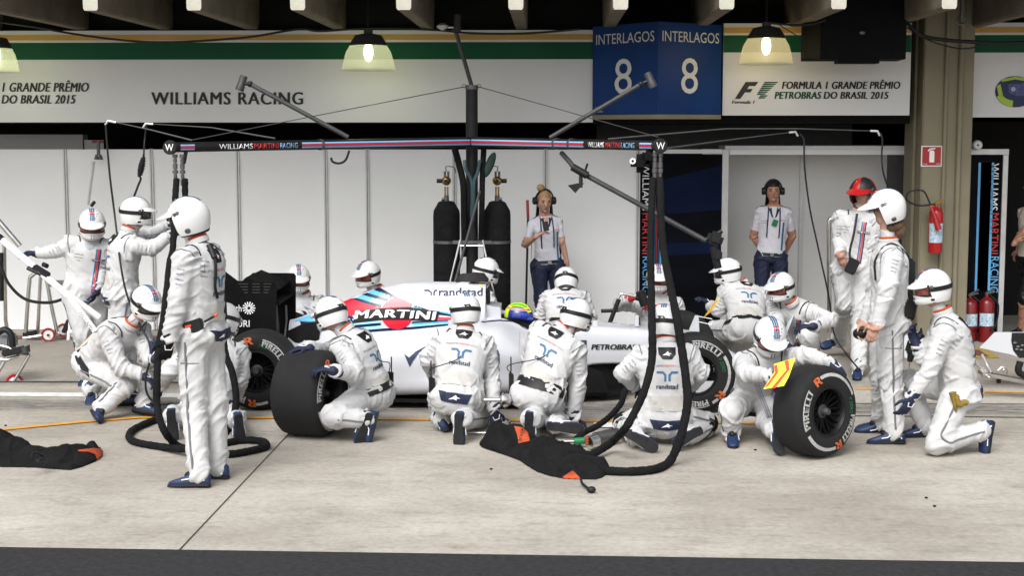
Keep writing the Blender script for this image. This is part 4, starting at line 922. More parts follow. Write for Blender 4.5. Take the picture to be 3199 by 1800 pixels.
person('p3', 'mechanic squatting at left, gripping the hanging black hose with dark gloves', (303, 1138, 12.3), (402, 1022, -1), 52, (457, 948, 50, 22), dict(R=[(378, 1150, -1), (440, 1172, 0), (472, 1190)], L=[(468, 1125, -1), (478, 1122, -1), (486, 1096)]), dict(R=[(392, 1205, -1), (318, 1275, z(.1)), (25, 5)], L=[(470, 1190, -1), (452, 1262, z(.1)), (70, 5)]), seed=3)
person('p4', 'tallest man, standing in the left foreground in profile with an open white helmet', (626, 1030, 9.9), (620, 768, 0), -105, (590, 688, -93, 2), dict(L=[(556, 955, -1), (530, 1055, 0), (522, 1090)], R=[(650, 950, 1), (610, 1050, 1), (600, 1080)]), dict(L=[(606, 1257, 0), (622, 1480, z(.09)), (-95, 3)], R=[(668, 1262, 1), (680, 1455, z(.09)), (-105, 3)]), hel='open', seed=4, belt=False, glove='blackm', head_fw=.04, hunch=.03)
person('p5', 'mechanic kneeling behind the tall foreground man, back to us at the rear wheel', (650, 1270, 11.65), (690, 1065, 1), 185, (700, 1003, 160, 15), dict(L=[(522, 1165, 0), (505, 1205, 1), (495, 1225)], R=[(752, 1190, 0), (735, 1240, 1), (720, 1260)]), dict(L=[(570, 1300, z(.1)), (540, 1300, z(.18)), (180, 78)], R=[(715, 1300, z(.1)), (742, 1312, z(.17)), (180, 75)]), seed=5)
person('p6', 'mechanic facing us behind the black rear wing, with a red neck cloth', (955, 1060, 15.2), (950, 930, 0), 20, (933, 872, 12, 12), dict(L=[(1000, 985, -1), (940, 985, -1), (910, 990)], R=[(905, 985, 0), (925, 1000, -1)]), dict(L=[(985, 1095, -1), (975, 1115, z(.1)), (10, 0)], R=[(925, 1095, -1), (930, 1115, z(.1)), (10, 0)]), back=False, front=True, visor='visor_red', seed=6)
person('p7', 'mechanic behind the engine cover, his helmet turned left above the striped bodywork', (1190, 1060, 15.0), (1180, 915, 0), -45, (1150, 860, -42, 8), dict(R=[(1135, 990, 0), (1120, 1030, -1)], L=[(1232, 990, 0), (1215, 1030, -1)]), dict(L=[(1215, 1095, -1), (1215, 1120, z(.1)), (10, 0)], R=[(1160, 1095, -1), (1160, 1120, z(.1)), (10, 0)]), back=False, front=True, visor='visor_red', seed=7)
person('p8', 'mechanic kneeling behind the upright rear tyre with both hands on its tread', (1160, 1232, 11.55), (1088, 1045, 0), -112, (1036, 985, -125, 16), dict(L=[(1114, 1172, -1), (1046, 1160, ('y', 11.02)), (985, 1150, -.01)], R=[(1012, 1100, 0), (968, 1089, ('y', 11.36)), (925, 1090, -.03)]), dict(L=[(1040, 1300, -1), (1142, 1312, z(.17)), (-90, 75)], R=[(1025, 1290, 1), (1135, 1310, z(.17)), (-100, 70)]), seed=8, radio=(0, -1))
person('p9', 'mechanic kneeling beside the sidepod, back to us, a radio on his left hip', (1424, 1240, 11.4), (1452, 1042, 1), 184, (1455, 975, -165, 6), dict(L=[(1338, 1125, 0), (1360, 1180, 1), (1380, 1190)], R=[(1538, 1180, 0), (1544, 1280, -1), (1550, 1320)]), dict(L=[(1378, 1262, 1), (1380, 1312, z(.09)), (176, 0)], R=[(1500, 1305, 1), (1440, 1312, z(.18)), (180, 80)]), seed=9, belt=False, radio=(0, 1))
person('p10', 'mechanic kneeling with a wide black belt, one arm straight down to a wheel gun', (1680, 1232, 11.4), (1752, 1040, 1), 168, (1800, 990, 135, 12), dict(L=[(1655, 1125, 1), (1690, 1165, 1)], R=[(1808, 1188, 0), (1793, 1300, 0), (1800, 1345)]), dict(L=[(1702, 1300, 1), (1658, 1310, z(.18)), (180, 80)], R=[(1740, 1300, 1), (1738, 1330, z(.10)), (95, 5)]), seed=10, radio=(0, 1), lean=.24)
person('p11', 'mechanic sitting back on his heels behind the two hanging hoses, back to us', (2080, 1305, 11.1), (2080, 1078, 1), 180, (2075, 1012, 172, 6), dict(L=[(1945, 1165, 0), (1985, 1205, 1)], R=[(2190, 1165, 0), (2160, 1205, 1)]), dict(L=[(1952, 1325, z(.10)), (1990, 1366, z(.09)), (2050, 1398, .03)], R=[(2205, 1325, z(.10)), (2150, 1362, z(.09)), (2080, 1398, .03)]), seed=11, belt=False)
person('p12', 'mechanic with red gloves facing us behind the car nose, by the dark banner', (2060, 1060, 14.9), (2062, 930, 0), 0, (2056, 872, 0, 6), dict(R=[(1935, 950, 0), (1965, 932, -1), (1992, 930)], L=[(2125, 990, 0), (2068, 962, -1), (2040, 955)]), dict(L=[(2090, 1100, -1), (2090, 1120, z(.1)), (10, 0)], R=[(2030, 1100, -1), (2030, 1120, z(.1)), (10, 0)]), back=False, front=True, visor='visor_red', glove='redf', seed=12)
person('p13', 'mechanic crouching beyond the front tyre, back to us with a chevron paddle', (2335, 1030, 14.4), (2320, 898, 1), 195, (2275, 852, -105, 6), dict(L=[(2246, 972, 0), (2222, 958, 1), (2214, 950)], R=[(2402, 985, 0), (2375, 1020, 1)]), dict(L=[(2235, 1030, 1), (2245, 1125, z(.1)), (190, 0)], R=[(2292, 1070, 1), (2365, 1115, z(.1)), (180, 50)]), seed=13)
person('p14', 'mechanic squatting face down behind the loose front tyre with a chevron paddle', (2362, 1252, 11.5), (2400, 1108, -1), 14, (2404, 1050, 14, 34), dict(R=[(2332, 1165, -1), (2408, 1178, -1), (2470, 1172)], L=[(2522, 1110, -1), (2594, 1134, ('y', 10.85)), (2640, 1172, -.08)]), dict(R=[(2284, 1285, -1), (2287, 1345, z(.1)), (-5, 5)], L=[(2405, 1325, -1), (2425, 1345, z(.16)), (0, 60)]), back=False, front=True, visor='visor_red', glove='navy', seed=14)
person('p15', 'mechanic crouching with one dark glove on his knee, under the man with the badge', (2488, 1058, 14.2), (2474, 952, -1), -28, (2440, 900, -48, 8), dict(L=[(2595, 1000, -1), (2542, 1018, -1), (2498, 1020)], R=[(2430, 1030, -1), (2450, 1070, -1)]), dict(L=[(2528, 1052, -1), (2540, 1110, z(.1)), (-10, 5)], R=[(2440, 1085, -1), (2480, 1120, z(.1)), (-30, 5)]), back=False, front=True, visor='visor_red', seed=15)
person('p16', 'crew member standing at the grey cubicle in a red and black helmet', (2662, 842, 14.7), (2684, 665, 0), -22, (2697, 605, -35, 4), dict(R=[(2622, 752, 0), (2626, 796, -1), (2634, 822)], L=[(2728, 768, 0), (2732, 850, 0), (2730, 880)]), dict(R=[(2640, 950, 0), (2620, 1062, y(15.5)), (-55, 5)], L=[(2690, 990, -1), (2680, 1148, z(.1)), (-12, 5)]), back=False, front=True, hel='open', glove='skin', seed=16, shell='red', belt=False)
person('p17', 'man standing in profile at right with an open white helmet, long hair and a harness', (2772, 1000, 11.3), (2776, 766, 0), -92, (2770, 655, -88, 4), dict(L=[(2774, 905, -1), (2737, 1015, 0), (2720, 1060)], R=[(2738, 915, 1), (2702, 1005, 0), (2690, 1035)]), dict(L=[(2784, 1190, 0), (2794, 1350, z(.09)), (-95, 3)], R=[(2756, 1180, 1), (2756, 1318, z(.09)), (-88, 3)]), hel='open', glove='skin', seed=17, belt=False, head_fw=.03, hunch=.03)
person('p18', 'mechanic on one knee at far right holding a drill, in profile facing left', (2995, 1225, 10.95), (2948, 990, 0), -105, (2915, 903, -85, 4), dict(L=[(2902, 1160, -1), (2850, 1238, 0), (2832, 1275)], R=[(2885, 1120, 1), (2868, 1085, 0), (2856, 1060)]), dict(L=[(2925, 1388, z(.09)), (3065, 1345, z(.17)), (-90, 80)], R=[(2842, 1195, 1), (2890, 1330, z(.09)), (-90, 3)]), seed=18, belt=False, visor='visor_red')
person('p19', 'blonde woman in a white polo shirt with headset, looking at her phone', (1712, 832, 16.3), (1703, 672, 0), 10, (1701, 627, 12, 16), dict(R=[(1642, 765, -1), (1677, 738, -1), (1700, 724)], L=[(1757, 757, 0), (1770, 812, 0), (1778, 838)]), dict(R=[(1690, 950, 0), (1690, 1058, z(.09)), (-10, 3)], L=[(1742, 950, 0), (1752, 1058, z(.09)), (20, 3)]), outfit='woman', group='garage staff', shoes='black', seed=19, hunch=.01)
person('p20', 'man in a white polo shirt and headset, hands behind his back, with a green badge', (2408, 808, 17.0), (2418, 642, 0), -3, (2416, 597, -6, 4), dict(R=[(2354, 738, 1), (2392, 797, 1)], L=[(2476, 738, 1), (2446, 797, 1)]), dict(R=[(2380, 930, 0), (2372, 1030, z(.09)), (-20, 3)], L=[(2438, 930, 0), (2448, 1030, z(.09)), (15, 3)]), outfit='man', group='garage staff', shoes='black', seed=20, hunch=.01)
person('p22', 'mechanic behind the engine air intake with his helmet turned right', (1530, 1040, 15.0), (1508, 905, 0), 100, (1517, 850, 112, 10), dict(R=[(1550, 985, 0), (1580, 1010, -1)], L=[(1540, 985, 1), (1570, 1010, 0)]), dict(L=[(1550, 1080, 1), (1530, 1110, z(.1)), (90, 0)], R=[(1560, 1080, -1), (1530, 1115, z(.1)), (90, 0)]), seed=22)
person('p23', 'mechanic bent forward beyond the cockpit, back to us, in front of the blonde woman', (1765, 1045, 14.4), (1766, 915, 1), 180, (1769, 880, 180, 26), dict(L=[(1690, 990, 0), (1705, 1030, 1)], R=[(1845, 990, 0), (1830, 1030, 1)]), dict(L=[(1735, 1090, 1), (1735, 1120, z(.1)), (180, 0)], R=[(1795, 1090, 1), (1795, 1120, z(.1)), (180, 0)]), seed=23, belt=False)
person('p24', 'person in a cream T-shirt and black shorts cut by the right edge of the photo', (3218, 812, 17.0), (3224, 645, 0), -70, (3227, 580, -70, 0), dict(L=[(3190, 735, 0), (3170, 760, -1), (3184, 745)], R=[(3197, 735, 1), (3182, 780, 0)]), dict(L=[(3204, 930, 0), (3197, 1025, z(.09)), (-60, 3)], R=[(3227, 930, 1), (3227, 1020, z(.09)), (-60, 3)]), outfit='shorts', group='garage staff', shoes='black', seed=24, hunch=.01)
# ---- headsets, hair, faces, trims for the staff
def headset(p, hairm, bun=False):
    hc, hf, hu, hl, root = p['hc'], p['hf'], p['hu'], p['hl'], p['root']; rot = Matrix((hl, hf, hu)).transposed()
    mb = MB(); n = 22; vs = []
    for i in range(9):
        for j in range(n):
            a = 2*math.pi*j/n; e = R(90-i*15+ (0)); lo = math.cos(a)
            el = math.pi/2-(i/8)*(math.pi/2-(R(28) if lo > .55 else R(-42) if lo < .2 else R(28)-(R(70))*(.55-lo)/.35))
            vs.append(hc+rot @ Vector((.084*math.cos(el)*math.sin(a), .101*math.cos(el)*lo-.004, .122*math.sin(el))))
    mb.add(vs, [(i*n+j, i*n+(j+1) % n, (i+1)*n+(j+1) % n, (i+1)*n+j) for i in range(8) for j in range(n)]); hr = build('hair', mb, hairm, root, 80)
    if bun: mb = MB(); mb.ell(hc+hu*.135-hf*.03-hl*.04, (.045, .04, .042)); mb.ell(hc+hu*.115-hf*.03-hl*.03, (.03, .03, .03)); build('bun', mb, hairm, hr)
    mb = MB(); mb.tube([hc+hl*.098*math.cos(R(a))+hu*(.128*math.sin(R(a))+.0) for a in range(0, 181, 12)], .009, 8, flat=1.6); hb = build('headset', mb, 'black', root)
    for q in (-1, 1):
        mb = MB(); mb.lathe([(0, .03), (.032, .03), (.042, .02), (.042, -.015), (.03, -.02), (0, -.02)], hc+hl*.098*q, hl*q, 18); build('ear_cup', mb, 'black', hb)
    mb = MB()
    for q in (-1, 1):
        mb.ell(hc+hl*.03*q+hf*.088+hu*.012, (.013, .006, .006), rot, 8, 6); mb.ell(hc+hl*.03*q+hf*.090+hu*.032, (.019, .005, .004), rot, 8, 6)
    build('eyes', mb, 'hairb', root)
    mb = MB(); mb.ell(hc+hf*.099-hu*.055, (.02, .005, .005), rot, 8, 6); build('lips', mb, mat('lips', (.25, .06, .05), .5, nz=None), root)
headset(PEOPLE['p19'], 'hair', True); headset(PEOPLE['p20'], 'hairk')
for k in ('p19', 'p20'):
    p = PEOPLE[k]; G_ = p['grid']; of = lambda u, v, p=p: p['top']+p['lat']*u+p['ax']*v+p['fr']*.4; dk = dict(dirv=-p['fr'], org=of)
    for q in (-1, 1):
        p['decal']('collar', [G_([(q*.03, -.0), (q*.06, -.02), (q*.03, -.10), (q*.005, -.12), (q*.02, -.07)], .02)], 'navy', **dk)
        p['decal']('lanyard', [G_([(q*.055, .0), (q*.068, .0), (q*.075, -.2), (q*.07, -.34), (q*.058, -.34), (q*.06, -.2)], .03)], 'navy', lift=.008, **dk)
    p['decal']('neckline_skin', [G_([(-.03, -.0), (.03, .0), (.004, -.10), (-.004, -.10)], .02)], 'skin' if k == 'p19' else 'shirt', lift=.002, **dk)
    p['decal']('chest_lettering', [p['tx']('randstad', -.105, -.15, .06, .012)], 'txt_n', **dk); p['decal']('chest_lettering', [p['tx']('PETROBRAS', -.105, -.175, .06, .01)], 'txt_n', **dk)
    p['decal']('badge_lettering', [p['tx']('MARTINI', .10, -.14, .07, .014, bold=0.)], 'redtxt', **dk)
    p['decal']('stripe', [G_([(.10, -.16), (.12, -.16), (.115, -.48), (.095, -.48)], .03)], 'txt_b', **dk)
    b = p['band']('belt', p['pelv']+p['tg'](.1)*.05, p['tg'](.1), .035, 'black', lift=.006, par=p['root'])
    mb = MB(); mb.box(p['pelv']+p['tg'](.1)*.05+p['fr']*.135, (.04, .02, .035)); build('buckle', mb, 'chrome', b, 0)
    for s_ in 'LR':
        pass
    for sg in (-1, 1):
        o = lambda u, v, p=p, sg=sg: p['nk']+p['lat']*sg*u+p['fr']*v+Vector((0, 0, .3)); p['decal']('shoulder_yoke', [p['grid']([(.05, -.06), (.05, .03), (.19, .02), (.19, -.05)], .03)], 'navy', dirv=Vector((0, 0, -1)), org=o)
p = PEOPLE['p20']; mb = MB(); q = p['proj'](p['top']+p['lat']*.01-p['ax']*.17+p['fr']*.4, -p['fr'], 1, .012); mb.box(q, (.06, .008, .075), Matrix.Rotation(R(20), 3, 'Y'), .003); o = build('badge', mb, 'greenp', p['root'])
p = PEOPLE['p19']; wv, hd, sg, e = p['sh']['hR']; mb = MB(); mb.box(wv+hd*.10+Vector((.01, -.02, .055)), (.062, .012, .115), Matrix.Rotation(R(-35), 3, 'X') @ Matrix.Rotation(R(-8), 3, 'Y'), .004); o = build('phone', mb, 'black'); tag(o, 'black phone held up by the blonde woman', 'phone')
M['tyre_ink'] = mat('tyre_ink', (.40, .40, .39), .7, nz=(60, .35))
# ================================================================== tyres
def tyre(parent, c, axis, Rr, w, rim_r, name='tyre', face=1, marks=True, roll=0., lean=None):
    """wheel centred at c; axis points to the outer face"""
    ax = Vector(axis).normalized(); x, y_, d = frame(ax, lean or UP); h = w/2; out = {}
    prof = [(rim_r, -h*.93), (rim_r+.02, -h*.99), (Rr-.075, -h), (Rr-.035, -h*.93), (Rr-.012, -h*.80), (Rr-.003, -h*.62), (Rr, -h*.3), (Rr+.001, 0), (Rr, h*.3), (Rr-.003, h*.62), (Rr-.012, h*.80), (Rr-.035, h*.93), (Rr-.075, h), (rim_r+.02, h*.99), (rim_r, h*.93)]
    mb = MB(); mb.lathe(prof, c, ax, 64, lean or UP); ty = build(name, mb, 'rubber', parent, 60)
    mb = MB(); mb.lathe([(rim_r+.002, -h*.9), (rim_r-.004, -h*.5), (rim_r-.012, h*.2), (rim_r-.004, h*.86), (rim_r+.006, h*.965), (rim_r-.006, h*.975), (rim_r-.016, h*.85)], c, ax, 48); rm = build('rim', mb, 'carbon', parent, 60)
    mb = MB(); mb.disc(c-ax*h*.2, ax, rim_r-.012, 32); build('brake_drum', mb, 'black', rm)
    mb = MB()
    for k in range(10):
        a = 2*math.pi*k/10+.2; dr = x*math.cos(a)+y_*math.sin(a); t = x*-math.sin(a)+y_*math.cos(a)
        for q in (-1, 1):
            mb.tube([c+ax*h*.45+dr*.035+t*q*.006, c+ax*h*.52+dr*rim_r*.55+t*q*.010, c+ax*h*.62+dr*(rim_r-.012)+t*q*.028], [.010, .008, .008], 6)
    build('spokes', mb, 'wing', rm)
    mb = MB(); mb.lathe([(.0, .075), (.02, .075), (.028, .06), (.034, .03), (.05, .02), (.055, 0)], c+ax*h*.4, ax, 20); build('wheel_nut', mb, 'dgrey', rm)
    if marks:
        def rp(rad, a, lift=.003):
            e = max(0, (rad-(Rr-.075)))/.04; hh = h*(1-.07*e) if rad > Rr-.075 else h*(1-.01*(Rr-.075-rad)/.05)
            return c+ax*(hh+lift)+(x*math.cos(a)+y_*math.sin(a))*rad
        # x is horizontal and y_ vertical in the wheel plane, angles run as seen on the face
        def arc(mb, a0, a1, r0, r1, n=14, lift=.003):
            vs = []
            for i in range(n+1):
                a = R(a0+(a1-a0)*i/n); vs += [rp(r0, a, lift), rp(r1, a, lift)]
            mb.add(vs, [(2*i, 2*i+2, 2*i+3, 2*i+1) for i in range(n)])
        ra, rb = rim_r+.045, Rr-.048
        mk = roll if isinstance(roll, dict) else dict(b=((20, 112), (200, 292)), r=(117, 297), p=((128, 190), (308, 370)))
        for a0, a1 in mk['b']: mb = MB(); arc(mb, a0, a1, rb-.024, rb); build('white_band', mb, 'tyre_ink', ty, 0)
        for a0, a1 in mk['p']:
            mb = MB(); arc(mb, a0, a1, rb-.008, rb); v, f, asp = text2d('PIRELLI', space=1.1); am = (a0+a1)/2; wd_ = a1-a0
            for i_, q_ in enumerate((-.8, 0, .8)): mb.add([rp(ra+.008+b*.046, R(am+q_-(u-.5)*(wd_-3)), .003+.001*i_) for u, b in v], f)
            build('lettering', mb, 'tyre_ink', ty, 0)
        for a0 in mk['r']:
            mb = MB(); v, f, asp = text2d('R')
            for i_, q_ in enumerate((-1.3, 0, 1.3)): mb.add([rp(rb-.050+b*.062, R(a0+q_-(u-.5)*14), .006+.001*i_) for u, b in v], f)
            build('orange_mark', mb, 'orange', ty, 0)
        roll = mk.get('z', 0)
        mb = MB(); v, f, asp = text2d('P ZERO', shear=.2); mb.add([rp(ra-.002+b*.028, R(roll+66-(u-.5)*30)) for u, b in v], f); build('side_mark', mb, 'greenp', ty, 0)
    return ty
def wheel_thing(px, py_ground, Y, axis, Rr, w, rim, label, roll=0., tilt=0.):
    """loose wheel standing on the concrete"""
    g = PZ(px, py_ground, 0); g = Vector((P(px, py_ground, Y).x, Y, 0)); ax = Vector(axis).normalized()
    sdv = UP.cross(ax).normalized(); axl = (ax*math.cos(R(tilt))+UP*math.sin(R(tilt))).normalized(); upw = sdv.cross(axl); upw = upw if upw.z > 0 else -upw
    low = Rr*abs(upw.z)+w*.42*abs(axl.z); c = Vector((g.x, g.y, low))
    t = thing('wheel', Vector((g.x, g.y, 0)), label, 'wheel', 'loose wheels held by the crew'); tyre(t, c, axl, Rr, w, rim, roll=roll); return t
wheel_thing(971, 1372, 11.34, (.958, -.285, 0), .332, .40, .172, 'upright wide wheel held by the kneeling mechanic, its tread facing us', dict(b=((20, 75), (200, 290)), r=(110,), p=((125, 185), (300, 350))))
wheel_thing(2542, 1441, 10.70, (.63, -.777, 0), .328, .285, .175, 'upright wheel held by the mechanic with the chevron paddle, its face turned to us', dict(b=((22, 110), (213, 282)), r=(117, 288), p=((140, 204), (302, 350)), z=-60), 3)
# ================================================================== racing car
YC_ = 13.1
def cx(px, Y=YC_): return P(px, 900, Y).x
car = thing('racing_car', (cx(1500), YC_, 0), 'white racing car with red, blue and black striped engine cover, stopped in the pit box', 'racing car')
ST = [ # px station (on the centreline), half outline bottom to top (y, z)
 (905, [(0, .30), (.10, .30), (.13, .36), (.13, .46), (.11, .54), (.08, .60), (.04, .65), (0, .67)]),
 (965, [(0, .22), (.18, .22), (.22, .32), (.20, .45), (.16, .56), (.10, .65), (.05, .70), (0, .725)]),
 (1040, [(0, .10), (.34, .10), (.40, .25), (.37, .43), (.28, .57), (.15, .69), (.05, .77), (0, .80)]),
 (1110, [(0, .08), (.46, .09), (.52, .26), (.48, .45), (.36, .60), (.18, .72), (.06, .85), (0, .885)]),
 (1190, [(0, .08), (.58, .10), (.63, .28), (.60, .48), (.44, .63), (.21, .74), (.08, .92), (0, .962)]),
 (1300, [(0, .08), (.65, .12), (.70, .3), (.67, .5), (.5, .66), (.24, .76), (.10, .95), (0, 1.006)]),
 (1430, [(0, .08), (.68, .14), (.72, .32), (.7, .52), (.54, .67), (.24, .77), (.115, .96), (0, 1.010)]),
 (1519, [(0, .08), (.68, .14), (.72, .32), (.7, .52), (.55, .665), (.26, .775), (.12, .955), (0, 1.000)]),
 (1524, [(0, .08), (.68, .14), (.72, .32), (.7, .52), (.56, .66), (.34, .71), (.22, .73), (0, .70)]),
 (1575, [(0, .08), (.67, .14), (.71, .32), (.69, .50), (.55, .64), (.35, .70), (.24, .715), (0, .58)]),
 (1625, [(0, .08), (.63, .14), (.67, .32), (.65, .48), (.49, .58), (.33, .645), (.25, .66), (0, .50)]),
 (1668, [(0, .09), (.52, .14), (.55, .30), (.53, .44), (.41, .53), (.31, .595), (.24, .605), (0, .50)]),
 (1700, [(0, .12), (.30, .15), (.33, .26), (.33, .40), (.31, .52), (.28, .60), (.21, .625), (0, .60)]),
 (1760, [(0, .20), (.25, .22), (.28, .30), (.285, .42), (.275, .53), (.255, .615), (.19, .655), (0, .668)]),
 (1850, [(0, .30), (.21, .31), (.24, .36), (.245, .45), (.24, .54), (.22, .61), (.17, .645), (0, .658)]),
 (2000, [(0, .31), (.18, .32), (.21, .36), (.215, .44), (.21, .52), (.19, .585), (.14, .615), (0, .630)]),
 (2120, [(0, .33), (.15, .34), (.175, .37), (.18, .43), (.17, .50), (.15, .56), (.11, .59), (0, .605)]),
 (2220, [(0, .33), (.11, .335), (.13, .36), (.135, .41), (.13, .46), (.11, .505), (.08, .525), (0, .54)]),
 (2300, [(0, .29), (.07, .292), (.085, .305), (.09, .33), (.085, .352), (.07, .37), (.05, .38), (0, .385)]),
 (2316, [(0, .30), (.03, .302), (.04, .307), (.04, .313), (.04, .32), (.03, .325), (.02, .328), (0, .33)])]
rings = []
def ring_of(X, o):
    f = [Vector((0, q[0], q[1])) for q in o]; f = crom(f, 4); l = [Vector((X, YC_-v.y, v.z)) for v in f]; r_ = [Vector((X, YC_+v.y, v.z)) for v in f[-2:0:-1]]; return l+r_
for i in range(len(ST)-1):
    (x0, a), (x1, b) = ST[i], ST[i+1]; k = 1 if x1-x0 < 10 else 5
    p0, p1 = ST[max(0, i-1)][1], ST[min(len(ST)-1, i+2)][1]
    if ST[i][0] == 1524: p0 = a
    if ST[i+1][0] == 1519: p1 = b
    for j in range(k):
        t = j/k; o = []
        for q in range(8):
            v = []
            for c_ in (0, 1):
                A, B, C_, D_ = p0[q][c_], a[q][c_], b[q][c_], p1[q][c_]; v.append(.5*(2*B+(C_-A)*t+(2*A-5*B+4*C_-D_)*t*t+(3*B-A-3*C_+D_)*t**3))
            o.append(v)
        rings.append(ring_of(cx(x0+(x1-x0)*t), o))
rings.append(ring_of(cx(ST[-1][0]), ST[-1][1]))
mb = MB(); mb.loft(rings); body = build('bodywork', mb, 'whiteg', car, 50)
CB = BVHTree.FromPolygons(mb.v, mb.f)
def hit(px, py, lift=.004):
    r = ray(px, py).normalized(); h = CB.ray_cast(CAM, r, 40)
    if not h[0]: return None
    n_ = h[1] if h[1].dot(r) < 0 else -h[1]; return h[0]+n_*lift
def tri_px(poly, st=9):
    bm = bmesh.new(); vs = [bm.verts.new((p[0], p[1], 0)) for p in poly]; bm.faces.new(vs); bmesh.ops.triangulate(bm, faces=bm.faces[:])
    for _ in range(6):
        es = [e for e in bm.edges if e.calc_length() > st]
        if not es: break
        bmesh.ops.subdivide_edges(bm, edges=es, cuts=1); bmesh.ops.triangulate(bm, faces=bm.faces[:])
    bm.verts.index_update(); o = ([(v.co.x, v.co.y) for v in bm.verts], [[v.index for v in f.verts] for f in bm.faces]); bm.free(); return o
def car_decal(name, geos, m, lift=.004):
    if len(geos) > 1:
        for g_ in geos: car_decal(name, [g_], m, lift)
        return
    b = MB()
    for pts, fs in geos:
        h = [hit(u, v, lift) for u, v in pts]; fs = [f for f in fs if all(h[i] is not None for i in f)]; used = sorted({i for f in fs for i in f}); mp = {i: k for k, i in enumerate(used)}
        b.add([h[i] for i in used], [tuple(mp[i] for i in f) for f in fs])
    if b.f: return build(name, b, m, body, 60)
def ctext(s, x0, y0, x1, y1, skew=0., **k):
    v, f, asp = text2d(s, **k); return ([(x0+(x1-x0)*a, y1+(y0-y1)*b+skew*a) for a, b in v], f)
T = tri_px
car_decal('livery_red', [T([(1045, 957), (1069, 945), (1098, 933), (1140, 949), (1195, 963), (1118, 980), (1095, 990), (1060, 986)])], 'crd')
car_decal('livery_navy', [T([(1096, 934), (1115, 932), (1192, 953), (1190, 963), (1140, 949)]), T([(1131, 921), (1148, 916), (1216, 935), (1206, 942)]), T([(1168, 906), (1186, 899), (1234, 925), (1290, 951), (1340, 970), (1332, 975), (1280, 956), (1230, 937)]),
    T([(1040, 985), (1100, 988), (1110, 1000), (1100, 1014), (1060, 1012), (1036, 1006)]), T([(1106, 1017), (1190, 1010), (1190, 1018), (1109, 1025)]), T([(1120, 1034), (1192, 1028), (1290, 1023), (1400, 1013), (1400, 1018), (1290, 1030), (1190, 1036), (1127, 1041)]), T([(1290, 1006), (1400, 1001), (1400, 1004), (1285, 1012)]), T([(1365, 975), (1410, 985), (1410, 989), (1368, 984)]), T([(938, 1005), (985, 1008), (1035, 1010), (1035, 1022), (940, 1014)])], 'cnv')
car_decal('livery_skyblue', [T([(1115, 932), (1131, 922), (1165, 931), (1150, 942)]), T([(1148, 916), (1168, 907), (1202, 917), (1184, 926)]), T([(916, 1004), (972, 984), (986, 1007), (938, 1004)]), T([(1290, 1012), (1400, 1005), (1400, 1008), (1288, 1017)]), T([(1368, 971), (1410, 981), (1410, 985), (1366, 976)])], 'sky')
car_decal('livery_cyan', [T([(1165, 931), (1206, 942), (1194, 953), (1150, 942)]), T([(1202, 917), (1234, 932), (1216, 935), (1184, 926)]), T([(1108, 1012), (1190, 1004), (1190, 1010), (1106, 1017)]), T([(1110, 1026), (1190, 1019), (1192, 1028), (1120, 1034)]), T([(1288, 1017), (1400, 1009), (1400, 1013), (1286, 1023)]), T([(1080, 996), (1108, 998), (1098, 1012), (1085, 1008)]), T([(1288, 952), (1335, 972), (1325, 976), (1288, 962)])], 'cyan')
car_decal('livery_stripe', [T([(1366, 992), (1410, 994), (1410, 1000), (1364, 1003)])], 'crd')
car_decal('roundel', [T([(1241+50*math.cos(R(a)), 982-50*math.sin(R(a))) for a in range(0, 360, 12)])], 'crd', .007)
car_decal('name_bar', [T([(1100, 1013), (1123, 976), (1190, 965), (1280, 962), (1374, 976), (1365, 1006), (1290, 1003), (1190, 1002), (1140, 1008)])], 'txt_k', .010)
def bartext(s, m):
    v, f, asp = text2d(s, bold=0., shear=.12, space=1.08); pts = []
    for a, b in v:
        x = 1110+(1362-1110)*a; mid = 991-14*math.sin(math.pi*min(1, .15+a*.85))*.55+2*a; pts.append((x, mid+(.5-b)*26*(1 if a > .1 else 1.05)))
    for i_, q_ in enumerate((-2.6, -1.3, 0, 1.3, 2.6)): car_decal('lettering', [([(x+q_, y) for x, y in pts], f)], m, .014+.0012*i_)
bartext('MARTINI', 'txt_w')
for i_, q_ in enumerate((-1, 0, 1)): car_decal('lettering', [ctext('randstad', 1372+q_, 901, 1508+q_, 925)], 'txt_n', .006+.0012*i_)
car_decal('sponsor_mark', [T([(1326, 906), (1340, 906), (1350, 914), (1350, 924), (1345, 924), (1345, 915), (1339, 910), (1326, 910)]), T([(1366, 906), (1360, 906), (1354, 913), (1354, 924), (1359, 924), (1359, 914), (1362, 910), (1366, 910)])], 'txt_n', .006)
car_decal('tick_mark', [T([(1263, 1106), (1279, 1118), (1300, 1098), (1334, 1081), (1310, 1103), (1290, 1130), (1281, 1147)])], 'txt_n', .006)
car_decal('arch_mark', [T([(1545, 1094), (1556, 1094), (1561, 1108), (1561, 1136), (1553, 1136), (1553, 1108), (1545, 1104)])], 'txt_n', .006)
for i_, q_ in enumerate((-1.2, 0, 1.2)): car_decal('lettering', [ctext('PETROBRAS', 1848+q_, 1076, 1988+q_, 1092, shear=.2)], 'txt_k', .006+.0012*i_)
car_decal('sponsor_mark', [T([(1815, 1063), (1833, 1063), (1833, 1084), (1826, 1084), (1826, 1070), (1815, 1070)])], 'txt_n', .006)
car_decal('cockpit_line', [T([(1504, 1006), (1560, 1001), (1612, 1004), (1640, 1022), (1680, 1036), (1680, 1039), (1636, 1026), (1610, 1007), (1560, 1004), (1504, 1009)], 6)], 'txt_n', .006)
pts = []
b = MB()
for x0, y0, x1, y1 in ((1622, 1036, 1621, 1100), (1350, 935, 1510, 938), (1348, 935, 1347, 962)):
    hs_ = [hit(x0+(x1-x0)*i/12, y0+(y1-y0)*i/12, .001) for i in range(13)]; hs_ = [h for h in hs_ if h]
    if len(hs_) > 2: b.tube(hs_, .003, 5)
build('panel_gap', b, 'txt_g', body)
